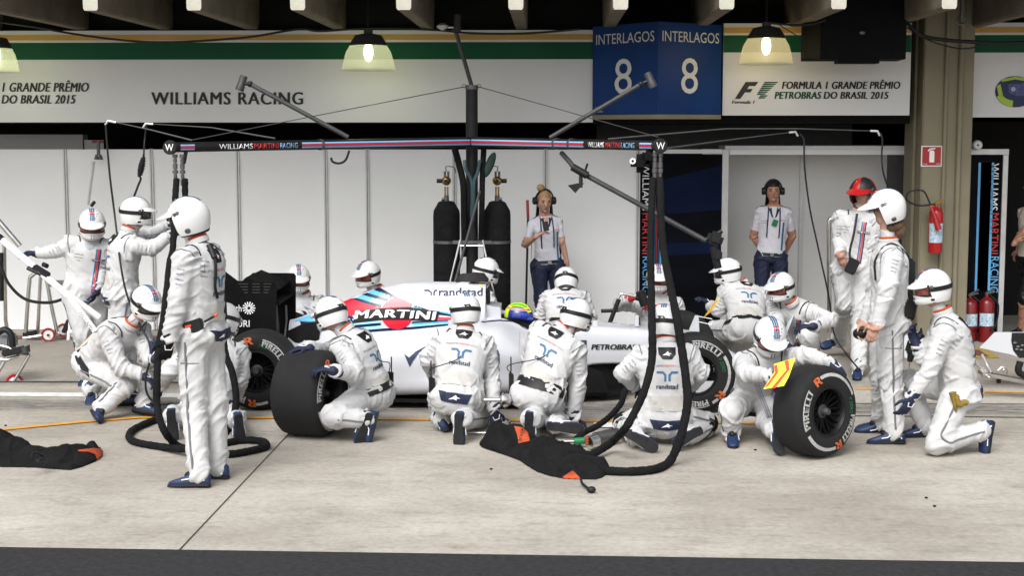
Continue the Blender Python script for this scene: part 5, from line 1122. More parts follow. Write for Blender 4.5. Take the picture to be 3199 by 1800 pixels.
# cockpit opening, headrest, air intake
b = MB(); vs = []
zz = lambda X: 0
co_ = []
for i in range(24):
    a = 2*math.pi*i/24; X = cx(1625)+.24*math.cos(a)*(1 if math.cos(a) > 0 else .75); co_.append(Vector((X, YC_+.215*math.sin(a), .715-.075*max(0, math.cos(a)))))
b.loft([[v for v in co_], [v+Vector((0, 0, -.03))+(Vector((cx(1625), YC_, .735))-v)*.12 for v in co_], [v+Vector((0, 0, -.3))+(Vector((cx(1625), YC_, .735))-v)*.2 for v in co_]], cap=False)
build('cockpit_well', b, 'black', body)
b = MB(); b.prism([(cx(1508, 12.95), 12.93, .70), (cx(1566, 12.95), 12.93, .70), (cx(1564, 12.95), 12.93, .805), (cx(1516, 12.95), 12.93, .825)], (0, .34, 0)); build('headrest', b, 'whiteg', body, 0)
b = MB(); b.box((cx(1519)+.02, YC_, .875), (.03, .17, .17), None, .01); build('air_intake', b, 'black', body, 30)
b = MB(); q = P(1470, 868, YC_); b.loft([[q+Vector((x_, yy, zz_)) for yy, zz_ in ((-w_, -.03), (w_, -.03), (w_*.8, h_), (-w_*.8, h_))] for x_, w_, h_ in ((-.13, .02, -.02), (-.09, .05, .03), (.03, .06, .045), (.12, .05, .04), (.16, .03, -.01))]); build('roof_camera', b, 'black', body, 40)
b = MB(); b.prism([P(1432, 883, 13.05), P(1456, 879, 13.05), P(1470, 881, 13.05), P(1462, 889, 13.05), P(1425, 890, 13.05)], (0, .1, 0)); build('camera_pod', b, 'whiteg', body, 0)
car_decal('warning_mark', [T([(1501, 891), (1506, 897), (1497, 897)])], 'ylw', .006)
# floor, bargeboards, diffuser
b = MB(); b.prism([(cx(975, 12.5), YC_-.62, .055), (cx(1640, 12.5), YC_-.70, .055), (cx(1700, 12.5), YC_-.45, .055), (cx(1960, 12.8), YC_-.22, .055), (cx(1960, 12.8), YC_+.22, .055), (cx(1700, 12.5), YC_+.45, .055), (cx(1640, 12.5), YC_+.7, .055), (cx(975, 12.5), YC_+.62, .055)], (0, 0, .03)); build('floor', b, 'carbon', car, 0)
b = MB(); b.loft([[Vector((cx(p_, 12.9), YC_-w_, .085)), Vector((cx(p_, 12.9), YC_+w_, .085)), Vector((cx(p_, 12.9), YC_+w_, z_)), Vector((cx(p_, 12.9), YC_-w_, z_))] for p_, w_, z_ in ((1640, .36, .30), (1720, .25, .26), (1800, .21, .32), (1880, .16, .34), (1965, .06, .36))]); build('keel', b, 'carbon', car, 30)
for sg in (-1, 1):
    b = MB(); b.prism([(cx(1760), YC_+sg*.42, .09), (cx(1900), YC_+sg*.32, .09), (cx(1880), YC_+sg*.33, .26), (cx(1800), YC_+sg*.4, .36), (cx(1740), YC_+sg*.45, .30)], (0, .012, 0)); build('bargeboard', b, 'carbon', car, 0)
b = MB(); b.prism([(cx(915), YC_-.5, .06), (cx(1010), YC_-.55, .06), (cx(1060), YC_-.4, .25), (cx(930), YC_-.25, .33)], (0, .9, 0)); build('diffuser', b, 'carbon', car, 0)
b = MB(); b.loft([[Vector((cx(p_), YC_-w_, z0)), Vector((cx(p_), YC_+w_, z0)), Vector((cx(p_), YC_+w_*.8, z1)), Vector((cx(p_), YC_-w_*.8, z1))] for p_, w_, z0, z1 in ((830, .05, .30, .46), (900, .13, .24, .58), (960, .2, .2, .66), (1010, .3, .15, .68))]); build('gearbox_cover', b, 'carbon', car, 40)
# rear wing
wx0, wx1 = P(705, 900, 12.72).x, P(862, 900, 12.72).x
b = MB(); b.prism([P(702, 848, 12.72), P(742, 878, 12.72), P(800, 880, 12.72), P(858, 882, 12.72), P(864, 895, 12.72), P(862, 1040, 12.72), P(800, 1068, 12.72), P(702, 1075, 12.72)], (0, .02, 0)); ep = build('rear_endplate', b, 'wing', car, 0)
EY = 12.715
b = MB(); put_text(b, 'worth', px_rect(697, 953, 755, 974, EY), bold=0.); put_text(b, 'HURI', px_rect(722, 1001, 780, 1022, EY), bold=0.); put_text(b, 'LE', px_rect(712, 1052, 733, 1063, EY), shear=.3); build('lettering', b, 'txt_w', ep, 0)
b = MB(); sc_ = P(778, 963, EY)
for k in range(14):
    a = 2*math.pi*k/14; d = Vector((math.cos(a), 0, math.sin(a))); t = Vector((-math.sin(a), 0, math.cos(a))); b.add([sc_+d*.014+t*.003, sc_+d*.014-t*.003, sc_+d*.055-t*.005, sc_+d*.055+t*.005], [(0, 1, 2, 3)])
build('star_mark', b, 'txt_w', ep, 0)
b = MB()
for k, yy in enumerate((886, 895, 904, 913)):
    for x0, x1 in ((745+k*6, 775), (788, 812), (824, 848-k*3)):
        A, B_ = P(x0, yy, EY), P(x1, yy+1.5, EY); b.quad((A.x, EY, B_.z-.003), (B_.x, EY, B_.z-.003), (B_.x, EY, A.z), (A.x, EY, A.z))
build('louvre', b, 'dgrey', ep, 0)
x1f = wx1
b = MB(); zt = P(800, 866, 12.9).z; x0f = P(755, 880, 12.72).x
b.loft([[Vector((x0f+.0, 12.745, zt-.02)), Vector((x1f-.01, 12.745, zt-.11)), Vector((x1f-.01, 12.745, zt-.09)), Vector((x0f+.03, 12.745, zt+.012))], [Vector((x0f+.0, 13.455, zt-.02)), Vector((x1f-.01, 13.455, zt-.11)), Vector((x1f-.01, 13.455, zt-.09)), Vector((x0f+.03, 13.455, zt+.012))]]); build('rear_wing_plane', b, 'wing', car, 0); b = MB(); b.box(((x0f+x1f)/2+.06, 13.1, zt-.19), (.22, .71, .02), Matrix.Rotation(R(12), 3, 'Y')); build('rear_wing_plane', b, 'wing', car, 0); b = MB(); b.box(((x0f+x1f)/2+.05, 13.1, .42), (.2, .71, .02)); build('beam_wing', b, 'carbon', car, 0)
b = MB(); b.prism([P(790, 853, 13.46), P(918, 854, 13.46), P(924, 862, 13.46), P(924, 1000, 13.46), P(880, 1040, 13.46), P(760, 1045, 13.46), P(760, 880, 13.46)], (0, .02, 0)); build('rear_endplate', b, 'wing', car, 0)
b = MB(); b.tube([Vector(((x0f+x1f)/2+.1, 13.1, .45)), Vector(((x0f+x1f)/2+.06, 13.1, zt-.18))], .018, 8); q0 = P(893, 1000, 13.0); b.tube([P(894, 955, 12.8), P(896, 1000, 12.85), P(890, 1060, 12.8)], .008, 8); build('wing_strut', b, 'grey', car)
# wheels of the car
def car_wheel(px, py, Y, Rr, w, rim, axis, roll, nm):
    c = P(px, py, Y); c.z = Rr; t = bpy.data.objects.new(nm, None); COL.objects.link(t); t.parent = car; OFF[t.name] = OFF[car.name]
    tyre(t, c, axis, Rr, w, rim, roll=roll); return c
rw = car_wheel(811, 1167, 12.48, .332, .37, .172, (0, -1, 0), dict(b=((108, 178), (268, 292)), r=(100, 262), p=((24, 76), (196, 250))), 'rear_wheel')
fw_ = car_wheel(2171, 1179, 12.40, .332, .27, .172, (0, -1, 0), dict(b=((-36, 34), (-60, -48), (150, 215)), r=(-42, 140), p=((40, 98), (-118, -66)), z=-45), 'front_wheel')
x_f = fw_.x; x_r = rw.x
c = Vector((x_f, 13.92, .332)); t = bpy.data.objects.new('front_wheel', None); COL.objects.link(t); t.parent = car; OFF[t.name] = OFF[car.name]; tyre(t, c, (0, 1, 0), .332, .27, .172)
c = Vector((x_r, 13.72, .332)); t = bpy.data.objects.new('rear_wheel', None); COL.objects.link(t); t.parent = car; OFF[t.name] = OFF[car.name]; tyre(t, c, (0, 1, 0), .332, .37, .172)
b = MB()
for X, z0, hw in ((x_f, .42, .16), (x_r, .40, .12)):
    for sg in (-1, 1):
        for dx, dz in ((-.28, .06), (.12, .06), (-.25, -.12), (.1, -.12)): b.tube([Vector((X+dx, YC_+sg*hw, z0+dz)), Vector((X, YC_+sg*.55, .332+dz*.9))], .014, 8, flat=.5)
build('suspension', b, 'carbon', car)
# front wing and the white fin
b = MB(); xw = cx(2330)
for k in range(3): b.box((xw-.05-k*.14, YC_, .11+k*.03), (.16, 1.55, .015), Matrix.Rotation(R(-10-8*k), 3, 'Y'))
build('front_wing', b, 'whiteg', car, 0)
for sg in (-1, 1):
    b = MB(); b.prism([(xw+.06, YC_+sg*.79, .06), (xw-.5, YC_+sg*.79, .06), (xw-.5, YC_+sg*.79, .27), (xw-.2, YC_+sg*.79, .27), (xw+.06, YC_+sg*.79, .16)], (0, .012, 0)); build('front_endplate', b, 'whiteg', car, 0)
    b = MB(); b.box((cx(2280), YC_+sg*.09, .21), (.16, .015, .2)); build('nose_pylon', b, 'whiteg', car, 0)
b = MB(); b.prism([P(2146, 1048, 13.3), P(2186, 1052, 13.3), P(2183, 986, 13.3), P(2172, 986, 13.3)], (0, .015, 0)); build('nose_fin', b, 'whiteg', car, 0)
b = MB(); b.tube([P(2184, 989, 13.3), P(2225, 997, 13.3)], .004, 6); b.tube([P(2184, 1006, 13.3), P(2225, 1015, 13.3)], .004, 6); build('nose_whisker', b, 'white', car)
for sg, px_, py_ in ((-1, 1728, 1000),):
    pass
b = MB(); q = P(1742, 1001, 13.55); b.box(q, (.15, .06, .05), None, .012); b.tube([q, q+Vector((-.06, -.2, -.08))], .008, 6); build('mirror', b, 'black', car, 30)
b = MB(); q = P(1990, 1003, 13.0); b.box(q, (.035, .01, .10), None, .004); b.box(P(1860, 1010, 13.0), (.04, .02, .05), None, .004); b.tube([P(1962, 1018, 13), P(1962, 998, 13)], .004, 6); build('sensor', b, 'whiteg', car, 30)
# driver
dr = thing('driver', P(1619, 1010, YC_), 'driver sitting in the cockpit in a yellow, green and blue helmet', 'person'); D0 = P(1619, 983, YC_)
b = MB(); b.cap(D0+Vector((-.03, 0, -.33)), D0+Vector((-.01, 0, -.1)), .14, .08, 14); b.cap(D0+Vector((-.02, -.1, -.22)), D0+Vector((.2, -.12, -.3)), .06, .05); b.cap(D0+Vector((-.02, .1, -.22)), D0+Vector((.2, .12, -.3)), .06, .05); me = remesh(b, .012); to_obj('body', me, ['suit'], dr)
HA, HB, HC = .128, .112, .122
Hd = Helm(D0+Vector((.005, 0, -.012)), Vector((1, -.18, -.08)), UP); HAo = (HA, HB, HC); az = [i*7.5 for i in range(48)]
M['hl_y'] = mat('helmet_lime', (.62, .78, .02), .25, nz=None, coat=.5); M['hl_g'] = mat('helmet_green', (.10, .42, .03), .25, nz=None, coat=.5); M['hl_b'] = mat('helmet_blue', (.015, .03, .22), .25, nz=(30, .5), coat=.5)
lo_ = lambda a: -70
b = MB(); Hd.patch(b, az, lo_, lambda a: 90, .97, .9, 14, True); hh = build('helmet', b, 'hl_b', dr, 60)
b = MB(); Hd.patch(b, az, lambda a: 46, lambda a: 90, 1., .95, 5, True); build('crown', b, 'hl_g', hh, 60)
b = MB(); Hd.sag(b, 25, 150, -.07, -.02, 1.02); Hd.sag(b, 25, 150, .02, .07, 1.02); build('crown_stripe', b, 'hl_y', hh)
b = MB(); Hd.patch(b, az, lambda a: 29, lambda a: 41, 1.0, .95, 2, True); build('grey_band', b, 'txt_g', hh, 60)
b = MB(); Hd.patch(b, az, lambda a: 33, lambda a: 37, 1.012, .97, 1, True); build('red_band', b, 'crd', hh, 60)
b = MB(); Hd.patch(b, [150+10*i for i in range(7)]+[220, 230], lambda a: -20, lambda a: 29, 1.01, .95, 4); build('rear_panel', b, 'hl_y', hh, 60)
b = MB(); Hd.patch(b, [-72+8*i for i in range(19)], lambda a: -20, lambda a: 22, 1.025, .96, 5); build('visor', b, mat('blue_visor', (.03, .06, .45), .08, .6, nz=None, coat=1), hh, 60)
b = MB(); Hd.patch(b, [-70+8*i for i in range(18)], lambda a: -56, lambda a: -24, 1.04, .96, 4, False, lambda a, e: .02*math.cos(R(a))**2); build('chin_bar', b, 'hl_g', hh, 60)
# jack handle at the nose
jk = thing('nose_jack', P(1925, 1030, 14.3), 'black and silver jack handle at the car nose in front of the red gloves', 'jack'); YJ = 14.2
b = MB(); b.tube([P(1905, 1010, YJ), P(1922, 965, YJ), P(1934, 935, YJ)], .022, 10); b.tube([P(1878, 972, YJ), P(1932, 970, YJ)], .018, 10); build('handle', b, 'black', jk)
b = MB(); b.tube(crom([P(1922, 962, YJ), P(1926, 945, YJ), P(1936, 925, YJ), P(1942, 918, YJ), P(1965, 922, YJ), P(1998, 930, YJ)]), .012, 8); build('lever', b, 'chrome', jk)
b = MB(); b.tube([P(2000, 910, YJ), P(2016, 955, YJ)], .045, 12); b.tube([P(1985, 930, YJ), P(2040, 945, YJ)], .025, 10); build('grip', b, 'black', jk)
b = MB(); b.tube([P(1905, 1010, YJ), PZ(1905, 1150, .03)], .02, 8); b.box(PZ(1905, 1150, .03), (.3, .2, .05)); build('jack_base', b, 'dgrey', jk, 0)
# ================================================================== gantry with booms
def polyline(pts): return [P(x, y_, d) for x, y_, d in pts]
GY = 15.6
post = P(1475, 600, GY); gz = P(1475, 268, GY).z
gn = thing('pit_gantry', (post.x, GY, 0), 'black gantry post with two striped booms ending in round black discs', 'gantry')
b = MB(); b.tube([Vector((post.x, GY, .02)), Vector((post.x, GY, gz))], .062, 20); build('post', b, 'black', gn)
b = MB(); b.tube([Vector((post.x, GY, gz-.035)), Vector((post.x, GY, gz+.01))], .068, 20)
for dx in (-.08, .08): b.lathe([(.014, 0), (.02, .004), (.014, .008)], Vector((post.x+dx, GY-.03, gz)), (0, 1, 0), 12)
build('post_cap', b, 'grey', gn)
LE, RE, JO = P(540, 460, 12.9), P(2058, 455, 12.9), P(1475, 443, GY-.12); JO = JO
for side, E in (('l', LE), ('r', RE)):
    d = (E-JO).normalized(); nr = d.cross(UP).normalized(); nr = nr if nr.y < 0 else -nr; up_ = nr.cross(d); up_ = up_ if up_.z > 0 else -up_; Lb = (E-JO).length
    r0, r1 = .050, .043
    b = MB(); b.tube([JO, E], [r0, r1], 20); bm_ = build('boom', b, 'black', gn)
    def skin(t0, t1, a0, a1, m, nm, lift=.0015):
        b = MB(); vs = []
        for i in range(9):
            t = t0+(t1-t0)*i/8; r = r0+(r1-r0)*t+lift
            for a in (a0, (a0+a1)/2, a1): vs.append(JO+d*Lb*t+nr*r*math.cos(R(a))+up_*r*math.sin(R(a)))
        b.add(vs, [(3*i+k, 3*i+3+k, 3*i+4+k, 3*i+1+k) for i in range(8) for k in (0, 1)]); return build(nm, b, m, bm_, 60)
    segs = ((.02, .62), (.945, .985)) if side == 'l' else ((.02, .66), (.93, .985))
    for t0, t1 in segs:
        for a0, a1, m in ((14, 32, 'skyb'), (-12, 10, 'crd'), (-36, -16, 'skyb')):
            if 'skyb' not in M: M['skyb'] = mat('boom_blue', (.22, .42, .66), .35, nz=None)
            skin(t0, t1, a0, a1, M[m] if m != 'skyb' else M['skyb'], 'stripe')
    def btext(s, ta, tb, m):
        b = MB()
        def fn(u, v):
            t = ta+(tb-ta)*u; r = r0+(r1-r0)*t+.0068; a = R(-27+54*v); return JO+d*Lb*t+nr*r*math.cos(a)+up_*r*math.sin(a)
        put_text(b, s, fn, bold=0.); build('lettering', b, m, bm_, 60)
    if side == 'l': btext('WILLIAMS', .875, .775, 'txt_w'); btext('MARTINI', .77, .695, 'redtxt'); btext('RACING', .69, .635, 'skyb')
    else: btext('WILLIAMS', .685, .765, 'txt_w'); btext('MARTINI', .77, .84, 'redtxt'); btext('RACING', .845, .91, 'skyb')
    fc = (CAM-E).normalized(); fcv = Vector((-.08 if side == 'l' else .1, -1, 0)).normalized()
    b = MB(); c = E+d*.02; b.lathe([(0, .012), (.055, .012), (.062, .004), (.062, -.03), (0, -.03)], c-Vector((0, .03, 0)), fcv, 28); ed = build('end_disc', b, 'black', gn)
    b = MB(); x_, z_, n_ = frame(fcv); x_ = x_ if x_.x > 0 else -x_; put_text(b, 'W', rect_fn(c-Vector((0, .03, 0))+fcv*.015-x_*.036-UP*.03, x_*.072, UP*.06), bold=0.); build('emblem', b, 'txt_w', ed, 0)
    b = MB()
    for dx in (.0, .062):
        q = E-d*.0+Vector((.018+dx if side == 'l' else -.03+dx*.75, 0, -.06))
        for zz_, rr_, hh_ in ((0, .022, .03), (-.04, .018, .03), (-.08, .021, .045), (-.135, .024, .03), (-.175, .016, .035), (-.22, .019, .05)): b.tube([q+UP*zz_, q+UP*(zz_-hh_)], rr_, 12)
        b.tube([q, q-UP*.25], .012, 8)
    build('hose_coupling', b, 'grey', gn)
    b = MB(); q = E-d*.12; b.box(q+Vector((0, 0, -.09)), (.03, .03, .11), Matrix.Rotation(R(12), 3, 'Y'), .004); build('clip', b, 'black', gn, 30)
    for t in ((.55,) if side == 'l' else (.5, .58)):
        b = MB(); r = r0+(r1-r0)*t; b.tube([JO+d*(Lb*t-.014), JO+d*(Lb*t+.014)], r+.006, 20); build('clamp', b, 'grey', bm_)
# stay wires
b = MB(); b.tube([Vector((post.x-.08, GY-.03, gz-.01)), P(600, 437, 12.95)], .0045, 6); b.tube([Vector((post.x+.08, GY-.03, gz-.01)), P(2056, 428, 12.95)], .0045, 6); build('stay_wire', b, 'grey', gn)
def rod_lamp(name, p0, p1, lab, rr, body_a, body_b, r_b, extra=None):
    t = thing(name, p0, lab, 'camera arm', 'camera arms on the gantry'); b = MB(); b.tube([p0, p1], rr, 10); build('arm', b, 'dgrey', t)
    b = MB(); b.tube([p1, (body_a+body_b)/2], .018, 8); b.ell(p1, (.03, .03, .03)); build('joint', b, 'black', t)
    b = MB(); b.lathe([(0, 0), (r_b*.9, 0), (r_b, .01), (r_b, (body_b-body_a).length*.62), (r_b*1.12, (body_b-body_a).length*.66), (r_b*1.12, (body_b-body_a).length), (0, (body_b-body_a).length)], body_a, body_b-body_a, 18); build('camera', b, 'dgrey', t)
    return t
rod_lamp('camera_arm', P(1088, 428, 14.3), P(782, 262, 14.3), 'camera arm slanting up to the left from the left boom', .022, P(763, 236, 14.3), P(748, 282, 14.3), .036)
rod_lamp('camera_arm', P(1718, 430, 14.3), P(2003, 262, 14.3), 'camera arm slanting up to the right across the blue number sign', .022, P(2022, 226, 14.3), P(2042, 272, 14.3), .036)
t = rod_lamp('camera_arm', Vector((post.x, GY, gz)), P(1424, 96, GY), 'camera arm rising from the top of the gantry post', .022, P(1430, 44, GY), P(1428, 98, GY), .036)
b = MB(); q = P(1383, 85, GY); b.lathe([(0, .045), (.03, .04), (.06, .02), (.06, .0), (.015, -.03), (0, -.03)], q, UP, 16); b.box(P(1408, 85, GY), (.09, .02, .014)); build('beacon', b, 'alu', t)
# lower right arm
AY = 13.6
t = thing('camera_arm', P(1765, 480, 14), 'dark camera arm reaching down right from the right boom', 'camera arm', 'camera arms on the gantry')
b = MB(); b.tube(crom([P(1755, 478, 14.2), P(1775, 500, 14.1), P(1800, 530, 14), P(1822, 545, 13.9)]), .024, 10); b.tube([P(1815, 538, 13.9), P(2205, 752, 13.6)], .024, 12); build('arm', b, 'dgrey', t)
b = MB(); q = P(1815, 538, 13.85); b.tube([q+Vector((-.08, 0, .05)), q+Vector((.06, -.02, -.03))], .036, 10); b.tube([q, q+Vector((0, -.02, -.14))], .018, 8); b.prism([q+Vector((-.03, -.03, -.1)), q+Vector((.03, -.03, -.1)), q+Vector((-.05, -.03, -.19)), q+Vector((-.12, -.03, -.12))], (0, .03, 0)); b.tube([q+Vector((.03, 0, -.02)), q+Vector((.06, -.03, .08))], .01, 6); build('clamp', b, 'black', t)
b = MB(); q = P(2235, 752, 13.6); b.box(q+Vector((0, 0, .02)), (.14, .12, .12), Matrix.Rotation(R(20), 3, 'Y'), .03); b.tube([q+Vector((-.02, 0, -.05)), q+Vector((.03, 0, -.25))], .035, 10); b.box(q+Vector((.02, -.02, -.13)), (.08, .08, .1), None, .02); b.tube([q+Vector((-.1, 0, .0)), q+Vector((.06, 0, .09))], .02, 8); build('camera', b, 'black', t, 40)
# padded counterweight
t = MB(); q = P(2000, 510, 13.0); t.box(q, (.16, .14, .16), None, .05); t.box(q+Vector((.08, 0, .06)), (.12, .10, .13), None, .03); pd = build('padded_block', t, 'blackm', None, 50); tag(pd, 'black padded block hanging under the right boom end with a white ring mark', 'block')
b = MB(); b.disc(P(1977, 503, 12.92), (0, -1, 0), .026, 20, .012); build('ring_mark', b, 'txt_w', pd, 0)
# thin rods with hanging cables, left and right
def fishing(name, pts, lab, rr=.0062):
    b = MB(); b.tube([P(*p) for p in pts], [rr*1.3]+[rr]*(len(pts)-2)+[rr*.6], 8); o = build(name, b, 'dgrey'); tag(o, lab, 'rod', 'thin rods holding radio cables'); b = MB(); q = P(*pts[-1]); d = (q-P(*pts[-2])).normalized(); b.tube([q-d*.05, q+d*.02, q+d*.045-UP*.04], .010, 8); build('tip', b, 'alu', o); return o
fishing('cable_rod', [(600, 438, 12.9), (470, 405, 12.9), (345, 378, 12.9)], 'thin rod running left and up from the left boom end')
fishing('cable_rod', [(860, 432, 14.0), (660, 398, 14.0), (462, 386, 14.0)], 'thin rod behind the left boom running up to the coiled cable')
fishing('cable_rod', [(1900, 434, 13.2), (2268, 402, 13.4), (2500, 402, 13.6), (2735, 409, 13.8)], 'longest thin rod running right from the right boom to above the grey cubicle')
fishing('cable_rod', [(2075, 464, 13.0), (2300, 434, 13.3), (2480, 412, 13.6)], 'shorter thin rod running right from the right boom disc')
def cab(pts, rr, lab, name='radio_cable', m='black', group='radio cables hanging from thin rods'): return cable(name, [P(*p) for p in pts], rr, m, lab, 'cable', group)
cab([(330, 380, 12.9), (335, 450, 12.9), (345, 560, 12.9), (360, 680, 12.9), (378, 830, 12.6), (400, 930, 12.3), (440, 1020, 12.0), (466, 1070, 11.9), (470, 1120, 11.8), (456, 1180, 11.8), (460, 1230, 11.8), (490, 1262, 11.8), (540, 1262, 11.7)], .009, 'thin black cable hanging past the squatting mechanic to the floor at left')
cab([(458, 390, 13.6), (452, 440, 13.6), (450, 480, 13.5)], .008, 'short black cable above the coiled cable at left')
b = MB(); A, B_ = P(448, 492, 13.5), P(437, 550, 13.5); b.tube([A.lerp(B_, i/90)+Vector((math.cos(i*.75), math.sin(i*.75), 0))*.026*(.6+.4*math.sin(math.pi*i/90)) for i in range(91)], .007, 6); b.tube(crom([P(450, 480, 13.5), P(449, 488, 13.5), A]), .01, 8); b.tube(crom([B_, P(440, 560, 13.5), P(432, 580, 13.4), P(420, 612, 13.3)]), .010, 8); o = build('coiled_cable', b, 'black'); tag(o, 'coiled black cable hanging above the mechanic turned away at left', 'cable', 'radio cables hanging from thin rods')
cab([(2500, 418, 13.6), (2512, 440, 13.6), (2514, 520, 13.6), (2530, 650, 13.7), (2560, 790, 13.8), (2590, 930, 13.9), (2605, 1040, 13.9), (2640, 1100, 13.8), (2680, 1150, 13.8)], .008, 'thin black cable hanging in front of the grey cubicle down to the floor')
cab([(2752, 415, 13.8), (2757, 440, 13.8), (2755, 490, 13.8), (2760, 540, 13.8), (2778, 600, 13.9), (2776, 640, 14)], .008, 'thin black cable hanging behind the man with long hair')
cab([(1035, 492, 14.0), (1040, 505, 14.0), (1060, 510, 14.0), (1080, 500, 14.0), (1092, 470, 14.0)], .011, 'short black cable loop under the left boom', 'cable_loop', 'black', None)
# ---- gas bottles
def bottle(px, lab):
    X = P(px, 800, GY+.1).x; c = Vector((X, GY+.1, 0)); t = thing('gas_bottle', c, lab, 'gas bottle', 'gas bottles by the gantry'); zt = P(px, 628, GY+.1).z; r = .140
    b = MB(); b.lathe([(0, .02), (r, .02), (r, zt-.15), (r*.96, zt-.10), (r*.6, zt-.01), (r*.42, zt), (0, zt)], c, UP, 28); build('padded_cover', b, 'blackm', t, 50)
    b = MB(); b.lathe([(r+.001, 0), (r+.005, 0), (r+.005, .03), (r+.001, .03)], c+UP*P(px, 762, GY).z, UP, 28); build('strap', b, 'grey', t)
    b = MB(); b.tube([c+UP*zt, c+UP*(zt+.06)], .026, 12); b.tube([c+UP*(zt+.02), c+Vector((-.05 if px < 1475 else .05, 0, zt+.02))], .018, 10); build('valve', b, 'grey', t)
    b = MB(); q = c+UP*(zt+.17)
    for dx in (-.013, .013): b.tube([q+Vector((dx, 0, -.11)), q+Vector((dx, 0, -.02))], .009, 8)
    b.ell(q+UP*.04, (.05, .045, .048), None, 16, 10); build('regulator', b, 'brass', t)
    b = MB(); s_ = -1 if px < 1475 else 1; b.tube([q+Vector((s_*.04, 0, .04)), q+Vector((s_*.10, 0, .04))], .022, 12); b.tube([q+Vector((0, -.03, .04)), q+Vector((0, -.06, .04))], .02, 10); build('knob', b, 'black', t)
    b = MB()
    for dx in (-.016, .02): b.tube([q+Vector((dx, 0, .08)), q+Vector((dx, 0, .14))], .012, 8)
    b.tube(crom([q+Vector((0, 0, .14)), q+Vector((.0, 0, .19)), q+Vector((-s_*.08, 0, .18)), q+Vector((-s_*.1, 0, .12))]), .006, 6); build('gauge_line', b, 'grey', t)
bottle(1396, 'black padded gas bottle, left of the gantry post'); bottle(1554, 'black padded gas bottle, right of the gantry post')
fr_ = thing('bottle_stand', P(1475, 1000, GY-.15), 'steel A-frame stand between the two gas bottles', 'stand')
b = MB()
for a_, c_ in (((1438, 750), (1405, 890)), ((1508, 750), (1552, 960))): b.tube([P(*a_, GY-.2), P(*c_, GY-.3)], .011, 8)
q0, q1 = P(1405, 890, GY-.3), P(1438, 750, GY-.2); dd = q0-q1; b.tube([q0, q0+dd*(q0.z/(-dd.z)-.01)], .011, 8); q0, q1 = P(1552, 960, GY-.3), P(1508, 750, GY-.2); dd = q0-q1; b.tube([q0, q0+dd*max(0, (q0.z/(-dd.z)-.01))], .011, 8)
b.tube([P(1435, 768, GY-.2), P(1515, 768, GY-.2)], .009, 8); build('frame', b, 'chrome', fr_); b = MB(); q = P(1475, 757, GY-.15); b.box(q, (.40, .03, .035)); build('crossbar', b, 'grey', fr_, 0)
cab([(1420, 462, GY-.1), (1436, 520, GY-.15), (1448, 580, GY-.2), (1450, 680, GY-.1), (1452, 800, GY)], .035, 'thick black hose dropping left of the gantry post', 'supply_hose', 'blackm', 'supply hoses along the gantry post')
cab([(1512, 462, GY-.1), (1508, 540, GY-.15), (1506, 640, GY-.15), (1503, 760, GY)], .03, 'thick black hose dropping right of the gantry post', 'supply_hose', 'blackm', 'supply hoses along the gantry post')
M['teal'] = mat('teal_hose', (.02, .05, .06), .5, nz=(9, .2))
cab([(1452, 500, GY-.2), (1456, 530, GY-.22), (1472, 560, GY-.22), (1476, 600, GY-.22), (1474, 680, GY-.2)], .018, 'dark teal hose on the front of the gantry post, left branch', 'teal_hose', 'teal', 'supply hoses along the gantry post')
cab([(1500, 500, GY-.2), (1492, 540, GY-.22), (1482, 566, GY-.24), (1480, 620, GY-.24), (1478, 690, GY-.22)], .018, 'dark teal hose on the front of the gantry post, right branch', 'teal_hose', 'teal', 'supply hoses along the gantry post')
b = MB(); q = P(1530, 515, GY-.15); b.ell(q, (.045, .02, .14), Matrix.Rotation(R(22), 3, 'Y')); o = build('green_pad', b, mat('dark_green', (.006, .035, .022), .6, nz=(9, .3))); tag(o, 'dark green oval pad beside the gantry post', 'pad')
b = MB(); b.tube([P(1500, 596, GY-.35), P(1420, 890, GY-.6), ], .014, 8); o = build('leaning_pole', b, 'dgrey'); tag(o, 'dark pole leaning across the gantry post towards the car', 'pole')
b = MB(); b.tube([P(1648, 625, 16.9), P(1650, 680, 16.88)], .017, 10); o = build('broom', b, 'red'); tag(o, 'broom with a red grip leaning on the partition behind the blonde woman', 'broom'); q = PZ(1642, 1052, 0); q.y = 16.8; b = MB(); b.tube([P(1650, 680, 16.88), Vector((q.x, 16.8, .05))], .013, 8); b.box(Vector((q.x, 16.8, .03)), (.3, .06, .05)); build('shaft', b, 'black', o)
# ---- big black hoses
def sleeve_hose(pts, r, lab, group='black air hoses'):
    q = crom([P(*p) if not isinstance(p[2], tuple) else PZ(p[0], p[1], p[2][0]) for p in pts], 14); n = len(q)
    b = MB(); b.tube(q, [r*(1+.10*noise.noise(Vector((i*.45, r*50, pts[0][0])))+.13*noise.noise(Vector((i*1.3, 3, pts[0][0])))) for i in range(n)], 12); o = build('air_hose', b, 'blackm', None, 60); tag(o, lab, 'hose', group); return o
g0 = lambda x, y_, z_=.028: (x, y_, (z_,))
sleeve_hose([(552, 560, 12.8), (548, 620, 12.7), (541, 770, 12.2), (530, 824, 12.0), (519, 928, 11.5), (506, 1031, 11.1), (496, 1085, 10.95), (491, 1188, 10.8), (492, 1274, 10.75), (512, 1343, 10.6), g0(548, 1388, .06), g0(590, 1404), g0(660, 1416), g0(715, 1420), g0(785, 1409), g0(832, 1395), g0(820, 1380), g0(760, 1376), g0(690, 1388), g0(600, 1404, .06), g0(500, 1396), g0(421, 1381), g0(403, 1361), g0(425, 1338), g0(486, 1312), g0(530, 1300)], .027, 'black hose hanging from the left boom and looped on the floor round the foreground man')
